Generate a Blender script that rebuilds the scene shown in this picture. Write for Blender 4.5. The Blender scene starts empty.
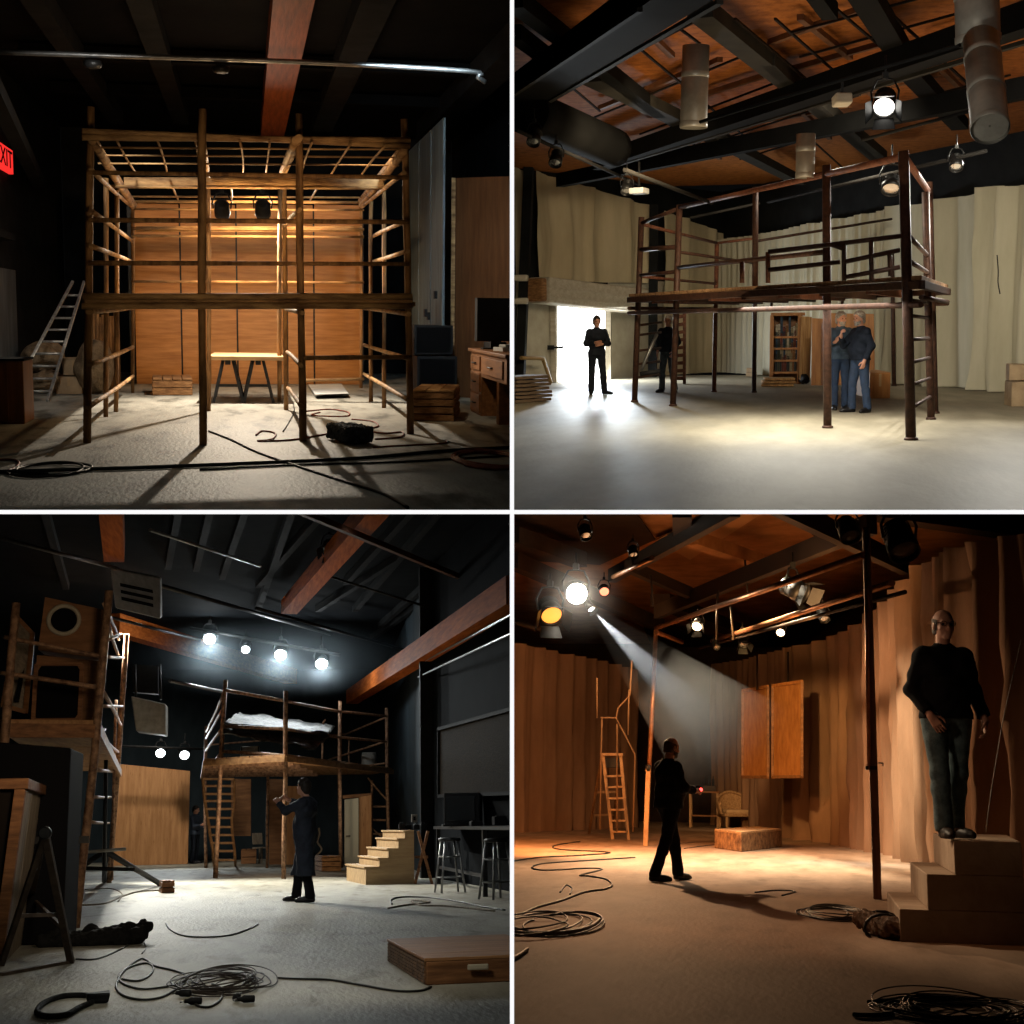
import bpy, bmesh, math, random
import numpy as np
from mathutils import Vector, Matrix, noise as mnoise
random.seed(7)
SC = bpy.context.scene
COL = SC.collection
FPX = 512 / math.tan(math.radians(20))      # focal length in pixels of the 1024 frame
V = Vector
sin, cos, pi = math.sin, math.cos, math.pi

# ------------------------------------------------------------------ materials
MATS = {}
def mat(name, col, rough=.7, metal=0., col2=None, nscale=6., stretch=(1, 1, 1), bump=0., bscale=None, emit=0., ecol=None,
        detail=6., spec=.25, contrast=(.35, .65), spots=None, wave=None):
    """procedural material: two colours mixed by stretched noise, bump, optional dark spots and wood-grain wave"""
    if name in MATS:
        return MATS[name]
    m = bpy.data.materials.new(name)
    m.use_nodes = True
    nt = m.node_tree
    N, L = nt.nodes, nt.links
    b = N['Principled BSDF']
    b.inputs['Roughness'].default_value = rough
    b.inputs['Metallic'].default_value = metal
    b.inputs['Specular IOR Level'].default_value = spec
    c4 = lambda c: (c[0], c[1], c[2], 1)
    b.inputs['Base Color'].default_value = c4(col)
    if col2 or bump:
        tc = N.new('ShaderNodeTexCoord'); mp = N.new('ShaderNodeMapping')
        mp.inputs['Scale'].default_value = stretch
        L.new(tc.outputs['Object'], mp.inputs['Vector'])
        nz = N.new('ShaderNodeTexNoise')
        nz.inputs['Scale'].default_value = nscale
        nz.inputs['Detail'].default_value = detail
        nz.inputs['Roughness'].default_value = .62
        L.new(mp.outputs['Vector'], nz.inputs['Vector'])
        fac = nz.outputs['Fac']
    if col2:
        r = N.new('ShaderNodeValToRGB')
        r.color_ramp.elements[0].position = contrast[0]; r.color_ramp.elements[1].position = contrast[1]
        r.color_ramp.elements[0].color = c4(col2); r.color_ramp.elements[1].color = c4(col)
        L.new(fac, r.inputs['Fac'])
        out = r.outputs['Color']
        if wave:
            w = N.new('ShaderNodeTexWave'); w.inputs['Scale'].default_value = wave[0]
            w.inputs['Distortion'].default_value = wave[1]; w.inputs['Detail'].default_value = 3
            L.new(mp.outputs['Vector'], w.inputs['Vector'])
            mx = N.new('ShaderNodeMix'); mx.data_type = 'RGBA'; mx.blend_type = 'MULTIPLY'
            mx.inputs[0].default_value = wave[2]
            L.new(out, mx.inputs[6]); L.new(w.outputs['Color'], mx.inputs[7]); out = mx.outputs[2]
        if spots:
            n2 = N.new('ShaderNodeTexNoise'); n2.inputs['Scale'].default_value = spots[0]; n2.inputs['Detail'].default_value = 8
            L.new(mp.outputs['Vector'], n2.inputs['Vector'])
            r2 = N.new('ShaderNodeValToRGB')
            r2.color_ramp.elements[0].position = spots[1]; r2.color_ramp.elements[1].position = spots[1] + .12
            r2.color_ramp.elements[0].color = c4(spots[2]); r2.color_ramp.elements[1].color = (1, 1, 1, 1)
            L.new(n2.outputs['Fac'], r2.inputs['Fac'])
            mx = N.new('ShaderNodeMix'); mx.data_type = 'RGBA'; mx.blend_type = 'MULTIPLY'; mx.inputs[0].default_value = 1
            L.new(out, mx.inputs[6]); L.new(r2.outputs['Color'], mx.inputs[7]); out = mx.outputs[2]
        L.new(out, b.inputs['Base Color'])
    if bump:
        bp = N.new('ShaderNodeBump'); bp.inputs['Strength'].default_value = bump; bp.inputs['Distance'].default_value = .03
        src = fac
        if bscale:
            n3 = N.new('ShaderNodeTexNoise'); n3.inputs['Scale'].default_value = bscale; n3.inputs['Detail'].default_value = 6
            L.new(mp.outputs['Vector'], n3.inputs['Vector']); src = n3.outputs['Fac']
        L.new(src, bp.inputs['Height']); L.new(bp.outputs['Normal'], b.inputs['Normal'])
    if emit:
        b.inputs['Emission Color'].default_value = c4(ecol or col)
        b.inputs['Emission Strength'].default_value = emit
    MATS[name] = m
    return m

def haze_mat(name, density, color=(1, 1, 1), g=.3, fade=None, scale=(1, 1, 1)):
    m = bpy.data.materials.new(name); m.use_nodes = True
    nt = m.node_tree; nt.nodes.clear()
    o = nt.nodes.new('ShaderNodeOutputMaterial'); s = nt.nodes.new('ShaderNodeVolumeScatter')
    s.inputs['Density'].default_value = density; s.inputs['Color'].default_value = (*color, 1); s.inputs['Anisotropy'].default_value = g
    if fade:                                  # thins out with distance from the haze's own origin
        tc = nt.nodes.new('ShaderNodeTexCoord'); mp = nt.nodes.new('ShaderNodeMapping'); mp.inputs['Scale'].default_value = scale
        ln = nt.nodes.new('ShaderNodeVectorMath'); ln.operation = 'LENGTH'; mr = nt.nodes.new('ShaderNodeMapRange'); mr.interpolation_type = 'SMOOTHSTEP'
        mr.inputs[1].default_value, mr.inputs[2].default_value, mr.inputs[3].default_value, mr.inputs[4].default_value = fade[0], fade[1], density, 0
        nt.links.new(tc.outputs['Object'], mp.inputs['Vector']); nt.links.new(mp.outputs['Vector'], ln.inputs[0]); nt.links.new(ln.outputs['Value'], mr.inputs[0]); nt.links.new(mr.outputs[0], s.inputs['Density'])
    nt.links.new(s.outputs['Volume'], o.inputs['Volume'])
    return m

# ------------------------------------------------------------------ rooms: four box sets in a 2x2 cabinet, each turned to the viewpoint
class Room:
    def __init__(s, cx, hy, eye, sx, sz):
        s.eye, s.sx, s.sz, s.cx, s.hy = eye, sx, sz, cx, hy
        fw = V(((cx - 512) / FPX, 1, -(hy - 512) / FPX)).normalized()
        u1 = V((1, 0, 0)).cross(fw).normalized()
        u2 = (V((0, 0, 1)) - fw * fw.z).normalized()
        up = (u1 + u2).normalized()
        rt = fw.cross(up).normalized()
        R = Matrix((rt, fw, up)).transposed().to_4x4()
        s.R = R
        s.M = R @ Matrix.Translation((0, 0, -eye))
        s.Ri = R.to_3x3().transposed()
    def ray(s, px, py):
        return s.Ri @ V(((px - 512) / FPX, 1, -(py - 512) / FPX))
CUR = None
def use(r):
    global CUR
    CUR = r
def F(px, py, z=0.):                          # the floor point (or the point at height z) seen at a pixel
    d = CUR.ray(px, py); t = (z - CUR.eye) / d.z
    return V((d.x * t, d.y * t, z))
def A(px, py, Y):                             # the point at depth Y seen at a pixel
    d = CUR.ray(px, py); t = Y / d.y
    return V((d.x * t, Y, d.z * t + CUR.eye))
def PL(px, py, p0, n):                        # the point on a plane seen at a pixel
    d = CUR.ray(px, py); o = V((0, 0, CUR.eye)); t = (p0 - o).dot(n) / d.dot(n)
    return o + d * t

# ------------------------------------------------------------------ mesh builder
LOCAL = {}
def rnd(a, b): return random.uniform(a, b)
class MB:
    def __init__(s): s.v, s.f, s.sm = [], [], []
    def add(s, vs, fs, smooth=False):
        b = len(s.v); s.v += [V(x) for x in vs]
        s.f += [tuple(b + i for i in f) for f in fs]; s.sm += [smooth] * len(fs)
        return s
    def box(s, c, size, rz=0., rx=0., ry=0., jit=0.):
        h = [x / 2 for x in size]
        Mx = Matrix.Translation(V(c)) @ Matrix.Rotation(rz, 4, 'Z') @ Matrix.Rotation(ry, 4, 'Y') @ Matrix.Rotation(rx, 4, 'X')
        vs = [Mx @ V((x * h[0] + rnd(-jit, jit), y * h[1] + rnd(-jit, jit), z * h[2] + rnd(-jit, jit))) for z in (-1, 1) for y in (-1, 1) for x in (-1, 1)]
        return s.add(vs, [(0, 2, 3, 1), (4, 5, 7, 6), (0, 1, 5, 4), (2, 6, 7, 3), (0, 4, 6, 2), (1, 3, 7, 5)])
    def hexa(s, lo, hi):                      # 4 bottom and 4 top corners, both in the same winding
        return s.add(list(lo) + list(hi), [(3, 2, 1, 0), (4, 5, 6, 7), (0, 1, 5, 4), (1, 2, 6, 5), (2, 3, 7, 6), (3, 0, 4, 7)])
    def beam(s, p0, p1, w, h, up=(0, 0, 1)):  # square bar
        p0, p1 = V(p0), V(p1); d = (p1 - p0).normalized(); u = V(up)
        if abs(d.dot(u)) > .95: u = V((0, 1, 0))
        x = d.cross(u).normalized(); z = x.cross(d).normalized()
        q = [(-1, -1), (1, -1), (1, 1), (-1, 1)]
        lo = [p0 + x * a * w / 2 + z * b * h / 2 for a, b in q]; hi = [p1 + x * a * w / 2 + z * b * h / 2 for a, b in q]
        return s.hexa(lo, hi)
    def tube(s, pts, r, n=8, cap=True, jit=0., closed=False):
        pts = [V(p) for p in pts]; k = len(pts)
        rs = r if isinstance(r, (list, tuple)) else [r] * k
        rings, x0 = [], None
        for i, p in enumerate(pts):
            a = pts[i - 1] if (i or closed) else p; b = pts[(i + 1) % k] if (i < k - 1 or closed) else p
            d = (b - a).normalized() if (b - a).length > 1e-9 else V((0, 0, 1))
            if x0 is None:
                x0 = d.cross(V((0, 0, 1)) if abs(d.z) < .9 else V((0, 1, 0))).normalized()
            x0 = (x0 - d * x0.dot(d)).normalized(); y0 = d.cross(x0)
            rr = rs[i] * (1 + rnd(-jit, jit))
            rings.append([p + (x0 * cos(2 * pi * j / n) + y0 * sin(2 * pi * j / n)) * rr for j in range(n)])
        vs = [q for g in rings for q in g]
        fs = []
        for i in range(k if closed else k - 1):
            i2 = (i + 1) % k
            fs += [(i * n + j, i * n + (j + 1) % n, i2 * n + (j + 1) % n, i2 * n + j) for j in range(n)]
        s.add(vs, fs, True)
        if cap and not closed:
            b = len(s.v) - len(vs)
            s.f += [tuple(b + j for j in reversed(range(n))), tuple(b + (k - 1) * n + j for j in range(n))]; s.sm += [False, False]
        return s
    def pole(s, p0, p1, r, n=8, seg=7, bow=.006, jit=.09):   # rough round timber
        p0, p1 = V(p0), V(p1); o = V((rnd(-1, 1), rnd(-1, 1), rnd(-.3, .3))) * bow
        return s.tube([p0.lerp(p1, i / seg) + o * sin(pi * i / seg) * 2 + V((rnd(-1, 1), rnd(-1, 1), 0)) * r * .12 for i in range(seg + 1)], r, n, True, jit)
    def lathe(s, prof, c=(0, 0, 0), axis=(0, 0, 1), n=20, cap0=True, cap1=True):
        z = V(axis).normalized(); x = z.cross(V((0, 0, 1)) if abs(z.z) < .9 else V((0, 1, 0))).normalized(); y = z.cross(x); c = V(c)
        vs = [c + z * h + (x * cos(2 * pi * j / n) + y * sin(2 * pi * j / n)) * r for r, h in prof for j in range(n)]
        k = len(prof)
        fs = [(i * n + j, i * n + (j + 1) % n, (i + 1) * n + (j + 1) % n, (i + 1) * n + j) for i in range(k - 1) for j in range(n)]
        b = len(s.v); s.add(vs, fs, True)
        if cap0: s.f.append(tuple(b + j for j in reversed(range(n)))); s.sm.append(False)
        if cap1: s.f.append(tuple(b + (k - 1) * n + j for j in range(n))); s.sm.append(False)
        return s
    def ball(s, c, r, n=10, m=7, nz=0., fr=3.):
        r = r if isinstance(r, (tuple, list)) else (r, r, r); c = V(c); vs = []
        for i in range(m + 1):
            a = pi * i / m
            for j in range(n):
                d = V((sin(a) * cos(2 * pi * j / n), sin(a) * sin(2 * pi * j / n), cos(a)))
                k = 1 + nz * mnoise.noise((d * fr + c * 7))
                vs.append(c + V((d.x * r[0] * k, d.y * r[1] * k, d.z * r[2] * k)))
        return s.add(vs, [(i * n + j, (i + 1) * n + j, (i + 1) * n + (j + 1) % n, i * n + (j + 1) % n) for i in range(m) for j in range(n)], True)
    def sheet(s, p, nu, nv, smooth=True):     # p(u,v) -> point
        vs = [p(i / nu, j / nv) for j in range(nv + 1) for i in range(nu + 1)]
        return s.add(vs, [(j * (nu + 1) + i, j * (nu + 1) + i + 1, (j + 1) * (nu + 1) + i + 1, (j + 1) * (nu + 1) + i) for j in range(nv) for i in range(nu)], smooth)
    def prism(s, poly, d):                    # polygon (list of points) extruded by vector d
        a = [V(p) for p in poly]; b = [p + V(d) for p in a]; n = len(a)
        return s.add(a + b, [tuple(reversed(range(n))), tuple(range(n, 2 * n))] + [(i, (i + 1) % n, n + (i + 1) % n, n + i) for i in range(n)])
    def build(s, name, m, parent=None, rel=False, clip=False, bevel=0., sub=0, solid=0., og=None, **props):
        me = bpy.data.meshes.new(name)
        o = bpy.data.objects.new(name, me); COL.objects.link(o)
        vs = s.v
        if parent is None:
            lo = V([min(v[i] for v in vs) for i in range(3)]); hi = V([max(v[i] for v in vs) for i in range(3)])
            og = V(og) if og is not None else V(((lo.x + hi.x) / 2, (lo.y + hi.y) / 2, lo.z)); T = Matrix.Translation(og)
            o.matrix_world = CUR.M @ T; LOCAL[o.name] = T
            vs = [v - og for v in vs]
        else:
            o.parent = parent; LOCAL[o.name] = LOCAL[parent.name]
            if not rel:
                inv = LOCAL[parent.name].inverted(); vs = [inv @ v for v in vs]
        me.from_pydata(vs, [], s.f)
        me.polygons.foreach_set('use_smooth', s.sm)
        if clip:
            bm = bmesh.new(); bm.from_mesh(me)
            W = (CUR.M @ LOCAL[o.name]).inverted()
            for n, sg in ((V((1, 0, 0)), CUR.sx), (V((0, 0, 1)), CUR.sz)):
                co = W @ (n * sg * .012); no = (W.to_3x3() @ (n * -sg)).normalized()
                g = bm.verts[:] + bm.edges[:] + bm.faces[:]
                bmesh.ops.bisect_plane(bm, geom=g, plane_co=co, plane_no=no, clear_outer=True)
            bm.to_mesh(me); bm.free()
        me.materials.append(m); me.update()
        if bevel:
            b = o.modifiers.new('bevel', 'BEVEL'); b.width = bevel; b.segments = 2; b.limit_method = 'ANGLE'
        if solid:
            b = o.modifiers.new('solid', 'SOLIDIFY'); b.thickness = solid
        if sub:
            b = o.modifiers.new('sub', 'SUBSURF'); b.levels = sub; b.render_levels = sub
        for k, x in props.items():
            if x: o[{'cat': 'category'}.get(k, k)] = x
        return o

def thing(name, label, cat, loc, rz=0., group=None):
    o = bpy.data.objects.new(name, None); COL.objects.link(o); o.empty_display_size = .1
    T = Matrix.Translation(V(loc)) @ Matrix.Rotation(rz, 4, 'Z')
    o.matrix_world = CUR.M @ T; LOCAL[o.name] = T
    o['label'] = label; o['category'] = cat
    if group: o['group'] = group
    return o
def dup(root, loc, rz, label, group=None):
    r = root.copy(); COL.objects.link(r)
    T = Matrix.Translation(V(loc)) @ Matrix.Rotation(rz, 4, 'Z')
    r.matrix_world = CUR.M @ T; LOCAL[r.name] = T; r['label'] = label
    if group: r['group'] = group
    for c in list(root.children):
        k = c.copy(); COL.objects.link(k); k.parent = r
        for g in c.children:
            q = g.copy(); COL.objects.link(q); q.parent = k
    return r
def struct(name, mb, m, clip=True, **kw):
    return mb.build(name, m, None, clip=clip, kind='structure', **kw)
def quad(*p): return MB().add(p, [tuple(range(len(p)))])
def spline(pts, k=6):
    pts = [V(p) for p in pts]; out = []
    for i in range(len(pts) - 1):
        a, b, c, d = pts[max(i - 1, 0)], pts[i], pts[i + 1], pts[min(i + 2, len(pts) - 1)]
        for j in range(k):
            t = j / k
            out.append(.5 * ((2 * b) + (c - a) * t + (2 * a - 5 * b + 4 * c - d) * t * t + (3 * b - a - 3 * c + d) * t ** 3))
    return out + [pts[-1]]
def cable(name, px, r, m, label, cat='cable', group=None, z=None, k=6, clip=False):
    """a cable lying on the floor through pixel points"""
    pts = spline([F(x, y) for x, y in px], k)
    z = r if z is None else z
    return MB().tube([p + V((0, 0, z)) for p in pts], r, 6).build(name, m, None, clip=clip, label=label, cat=cat, group=group)
def coil(name, cpx, rx, ry, turns, r, m, label, cat='cable', wob=.15, h=.05, tail=None, seed=1, clip=False, nseg=26):
    """a loose coil of cable on the floor round a pixel; rx along the room, ry in depth (m)"""
    rs = random.Random(seed); c = F(*cpx); pts = []
    ph = rs.uniform(0, 6)
    for i in range(int(turns * nseg)):
        a = 2 * pi * i / nseg + ph
        t = i / (turns * nseg)
        k = 1 + wob * mnoise.noise((t * turns * 1.7, seed * 3.1, 0)) * 1.6
        dx = wob * rx * mnoise.noise((t * turns * .9, seed, 5)); dy = wob * ry * mnoise.noise((t * turns * .9, seed, 9))
        pts.append(c + V((cos(a) * rx * k + dx, sin(a) * ry * k + dy, r + h * abs(mnoise.noise((i * .07, seed, 2))))))
    if tail: pts += [F(x, y) + V((0, 0, r)) for x, y in tail]
    return MB().tube(spline(pts, 2), r, 5).build(name, m, None, clip=clip, label=label, cat=cat)
def light(kind, name, loc, aim, power, col, size=.2, angle=60., blend=.5, sizey=None, spread=None):
    l = bpy.data.lights.new(name, kind); l.energy = power; l.color = col
    o = bpy.data.objects.new(name, l); COL.objects.link(o)
    d = (V(aim) - V(loc)).normalized()
    o.matrix_world = CUR.M @ Matrix.Translation(V(loc)) @ d.to_track_quat('-Z', 'Y').to_matrix().to_4x4()
    if kind == 'SPOT': l.spot_size = math.radians(angle); l.spot_blend = blend; l.shadow_soft_size = size
    elif kind == 'POINT': l.shadow_soft_size = size
    elif kind == 'AREA':
        l.size = size
        if sizey: l.shape = 'RECTANGLE'; l.size_y = sizey
        if spread: l.spread = math.radians(spread)
    return o
def curtain(name, base, top, m, label, amp=.08, pitch=.35, nv=10, seed=0, cat='curtain', clip=True, flare=1.4, group=None, fine=18):
    """hanging cloth: base = list of floor points, top = list of heights along it"""
    base = [V(p) for p in base]; L = [0.]
    for a, b in zip(base, base[1:]): L.append(L[-1] + (b - a).length)
    tot = L[-1]
    def at(u):
        s = u * tot
        for i in range(len(base) - 1):
            if s <= L[i + 1] or i == len(base) - 2:
                t = (s - L[i]) / (L[i + 1] - L[i]); d = (base[i + 1] - base[i]).normalized()
                return base[i].lerp(base[i + 1], t), V((-d.y, d.x, 0)), top[i] + (top[i + 1] - top[i]) * t
    nu = int(min(900, tot / pitch * 16))
    def p(u, v):
        q, n, z = at(u); s = u * tot
        ph = s / pitch * 2 * pi + 2.6 * mnoise.noise((s * .6, seed, 0)) + 1.1 * mnoise.noise((s * .9, v * 1.5, seed + 4))
        k = amp * (1 + (flare - 1) * (1 - v)) * (.55 + .65 * (mnoise.noise((s * .8, seed, 3)) + .5))
        off = k * (1.9 * abs(sin(ph * .5)) ** .75 - .9 + .22 * sin(1.7 * ph + 1) + .1 * sin(4.1 * ph)) + .05 * mnoise.noise((s * .5, v * 2, seed + 8))
        sc = .04 * (mnoise.noise((s * 1.5, seed, 2))) * (v > .99)
        return q + n * off + V((0, 0, z * v + sc))
    return MB().sheet(p, nu, nv).build(name, m, None, clip=clip, label=label, cat=cat, group=group)
def slab_img(pts, n, th):                     # flat panel from corner points, thickness th along n
    return MB().prism(pts, V(n).normalized() * th)

# ------------------------------------------------------------------ stage lamp
def stage_lamp(loc, aim, r, label, body, lensm, L=None, yoke=True, up=None, name='stage_lamp', doors=False, group=None):
    loc = V(loc); d = (V(aim) - loc).normalized(); L = L or r * 2.6
    t = thing(name, label, 'stage light', loc, 0, group)
    b = MB(); b.lathe([(r * .55, -L), (r * .8, -L * .92), (r * .86, -L * .45), (r * 1.0, -L * .4), (r * 1.02, 0), (r * .93, 0), (r * .9, -L * .1)], loc, d, 18, True, False)
    for i in range(4): b.lathe([(r * .9, -L * (.55 + i * .09)), (r * .97, -L * (.57 + i * .09)), (r * .9, -L * (.59 + i * .09))], loc, d, 18, False, False)
    b.build('housing', body, t)
    MB().lathe([(r * .9, -L * .14), (r * .6, -L * .09), (r * .25, -L * .06), (.001, -L * .055)], loc, d, 18, False, False).build('lens', lensm, t)
    x = d.cross(V((0, 0, 1))).normalized() if abs(d.z) < .95 else V((1, 0, 0))
    if yoke:
        c = loc - d * L * .5; z = V((0, 0, 1))
        MB().tube([c + x * r * 1.1, c + x * r * 1.2 + z * r * .9, c + x * r * .7 + z * r * 1.9, c + z * r * 2.0, c - x * r * .7 + z * r * 1.9, c - x * r * 1.2 + z * r * .9, c - x * r * 1.1], r * .1, 6).build('yoke', body, t)
        k = MB().box(c + z * r * 2.25, (r * .5, r * .7, r * .55)); k.tube([c + z * r * 1.9, c + z * r * (up or 2.9)], r * .09, 6); k.build('clamp', body, t)
    if doors:
        y = x.cross(d).normalized(); q = MB()
        for a, bb in ((x, y), (-x, y), (y, x), (-y, x)):
            e = loc + a * r; q.add([e - bb * r * .8, e + bb * r * .8, e + bb * r * 1.0 + d * r * 1.0 + a * r * .55, e - bb * r * 1.0 + d * r * 1.0 + a * r * .55], [(0, 1, 2, 3)])
        q.build('barn_door', body, t, solid=.004)
    return t

# ------------------------------------------------------------------ smooth implicit surfaces for people
class SDF:
    def __init__(s, lo, hi, h):
        s.lo, s.h = np.array(lo, float), h
        s.n = np.ceil((np.array(hi) - s.lo) / h).astype(int) + 1
        s.g = np.full(s.n, .12, np.float32)
    def _win(s, lo, hi):
        a = np.clip(np.floor((lo - s.lo) / s.h).astype(int), 0, s.n); b = np.clip(np.ceil((hi - s.lo) / s.h).astype(int) + 1, 0, s.n)
        if (b <= a).any(): return None, None
        ax = [(s.lo[i] + s.h * np.arange(a[i], b[i])).astype(np.float32) for i in range(3)]
        return tuple(slice(a[i], b[i]) for i in range(3)), (ax[0][:, None, None], ax[1][None, :, None], ax[2][None, None, :])
    def _mix(s, w, d, k, op):
        g = s.g[w]
        if op == '+':
            hh = np.maximum(k - np.abs(g - d), 0) / k; s.g[w] = np.minimum(g, d) - hh * hh * k * .25
        else:
            hh = np.maximum(k - np.abs(g + d), 0) / k; s.g[w] = np.maximum(g, -d) + hh * hh * k * .25
    def cap(s, a, b, ra, rb, k=.02, op='+', flat=None):
        a, b = np.array(a, float), np.array(b, float); R = max(ra, rb) + .1
        w, P = s._win(np.minimum(a, b) - R, np.maximum(a, b) + R)
        if w is None: return
        ab = b - a; l2 = max(float(ab @ ab), 1e-9)
        q = [P[i] - np.float32(a[i]) for i in range(3)]
        t = np.clip((q[0] * ab[0] + q[1] * ab[1] + q[2] * ab[2]) / l2, 0, 1)
        e = [q[i] - t * np.float32(ab[i]) for i in range(3)]
        if flat: e = [e[i] / flat[i] for i in range(3)]
        s._mix(w, np.sqrt(e[0] ** 2 + e[1] ** 2 + e[2] ** 2) - (ra + (rb - ra) * t), k, op)
    def ell(s, c, r, R=None, k=.02, op='+'):
        c = np.array(c, float); r = np.array(r, float); m = r.max() + .1
        w, P = s._win(c - m, c + m)
        if w is None: return
        q = [P[i] - np.float32(c[i]) for i in range(3)]
        if R is not None: q = [q[0] * R[0][i] + q[1] * R[1][i] + q[2] * R[2][i] for i in range(3)]
        l = np.sqrt((q[0] / r[0]) ** 2 + (q[1] / r[1]) ** 2 + (q[2] / r[2]) ** 2)
        g = np.sqrt((q[0] / r[0] ** 2) ** 2 + (q[1] / r[1] ** 2) ** 2 + (q[2] / r[2] ** 2) ** 2)
        s._mix(w, l * (l - 1) / np.maximum(g, 1e-4), k, op)
    def cut(s, p, n):                         # remove everything on the +n side of the plane
        P = [(s.lo[i] + s.h * np.arange(s.n[i])).astype(np.float32) for i in range(3)]
        d = (P[0][:, None, None] - p[0]) * n[0] + (P[1][None, :, None] - p[1]) * n[1] + (P[2][None, None, :] - p[2]) * n[2]
        s.g = np.maximum(s.g, d)
    def wrinkle(s, amp, fr, seed):
        rs = np.random.RandomState(seed)
        P = [(s.lo[i] + s.h * np.arange(s.n[i])).astype(np.float32) for i in range(3)]
        X, Y, Z = P[0][:, None, None], P[1][None, :, None], P[2][None, None, :]
        d = 0
        for i in range(5):
            k = rs.normal(size=3) * fr * np.array((1, 1, .8)); q = rs.normal(size=3) * fr * .35
            d = d + np.sin(X * k[0] + Y * k[1] + Z * k[2] + 1.8 * np.sin(X * q[0] + Y * q[1] + Z * q[2] + i) + rs.uniform(0, 6))
        s.g = s.g + (amp * d / 2.2).astype(np.float32)
    def mesh(s):                              # naive surface nets
        g = np.pad(s.g, 1, constant_values=.12); lo = s.lo - s.h; h = s.h
        ins = g < 0
        c = np.zeros(tuple(np.array(g.shape) - 1), np.int8)
        for dx in (0, 1):
            for dy in (0, 1):
                for dz in (0, 1):
                    c += ins[dx:g.shape[0] - 1 + dx, dy:g.shape[1] - 1 + dy, dz:g.shape[2] - 1 + dz]
        cell = np.argwhere((c > 0) & (c < 8))
        idx = np.full(c.shape, -1, np.int64); idx[tuple(cell.T)] = np.arange(len(cell))
        acc = np.zeros((len(cell), 3)); cnt = np.zeros(len(cell))
        offs = [np.array((x, y, z)) for x in (0, 1) for y in (0, 1) for z in (0, 1)]
        for a in offs:
            for ax in range(3):
                if a[ax]: continue
                b = a.copy(); b[ax] = 1
                va = g[tuple((cell + a).T)]; vb = g[tuple((cell + b).T)]
                m = (va < 0) != (vb < 0); t = va[m] / (va[m] - vb[m])
                p = np.repeat(a[None].astype(float), m.sum(), 0); p[:, ax] = t
                acc[m] += p; cnt[m] += 1
        vs = lo + (cell + acc / cnt[:, None]) * h
        fs = []
        for ax in range(3):
            u, w = (ax + 1) % 3, (ax + 2) % 3
            sl0 = [slice(None)] * 3; sl1 = [slice(None)] * 3; sl0[ax] = slice(0, -1); sl1[ax] = slice(1, None)
            A0, A1 = ins[tuple(sl0)], ins[tuple(sl1)]
            for flip, mk in ((False, A0 & ~A1), (True, ~A0 & A1)):
                e = np.argwhere(mk)
                q = []
                for du, dw in ((-1, -1), (0, -1), (0, 0), (-1, 0)):
                    o = e.copy(); o[:, u] += du; o[:, w] += dw; q.append(idx[tuple(o.T)])
                q = np.stack(q, 1)
                fs.append(q[:, ::-1] if flip else q)
        return vs, np.concatenate(fs)

def sdf_obj(name, s, m, parent):
    vs, fs = s.mesh()
    me = bpy.data.meshes.new(name)
    me.vertices.add(len(vs)); me.vertices.foreach_set('co', vs.astype(np.float32).ravel())
    me.loops.add(len(fs) * 4); me.loops.foreach_set('vertex_index', fs.astype(np.int32).ravel())
    me.polygons.add(len(fs)); me.polygons.foreach_set('loop_start', np.arange(0, len(fs) * 4, 4, dtype=np.int32))
    me.polygons.foreach_set('use_smooth', np.ones(len(fs), bool))
    me.update(calc_edges=True); me.validate()
    o = bpy.data.objects.new(name, me); COL.objects.link(o); o.parent = parent; LOCAL[o.name] = LOCAL[parent.name]
    me.materials.append(m)
    return o

SKIN = mat('skin', (.52, .27, .18), .55, col2=(.42, .2, .13), nscale=9)
EYE = mat('eye', (.02, .015, .012), .2)
def hand_pts(w, d, up, curl, side, spread=1.):
    """finger chains and thumb from wrist w, pointing along d; up = back of the hand"""
    d = V(d).normalized(); up = (V(up) - d * V(up).dot(d)).normalized(); x = d.cross(up).normalized() * side   # x: towards the thumb
    w = V(w); out = []
    for i, (off, ln) in enumerate(((.030, .072), (.010, .080), (-.010, .074), (-.028, .058))):
        a = w + d * .085 + x * off; pts = [w + d * .03 + x * off * .7, a]; q = a; c = 0
        for j, f in enumerate((.45, .32, .25)):
            c += curl[0] if j == 0 else curl[1]
            dd = (d * cos(c) - up * sin(c) + x * off * 2.2 * spread * (1 - j * .3)).normalized(); q = q + dd * ln * f; pts.append(q)
        out.append(pts)
    t0 = w + d * .02 + x * .022
    t1 = t0 + (d * .6 + x * .75 - up * .35).normalized() * .042
    t2 = t1 + (d * .85 + x * .3 - up * (.4 + curl[0] * .3)).normalized() * .032
    t3 = t2 + (d * .9 - x * .1 - up * (.3 + curl[0] * .4)).normalized() * .025
    return out, [t0, t1, t2, t3], (w, d, up, x)
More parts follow.
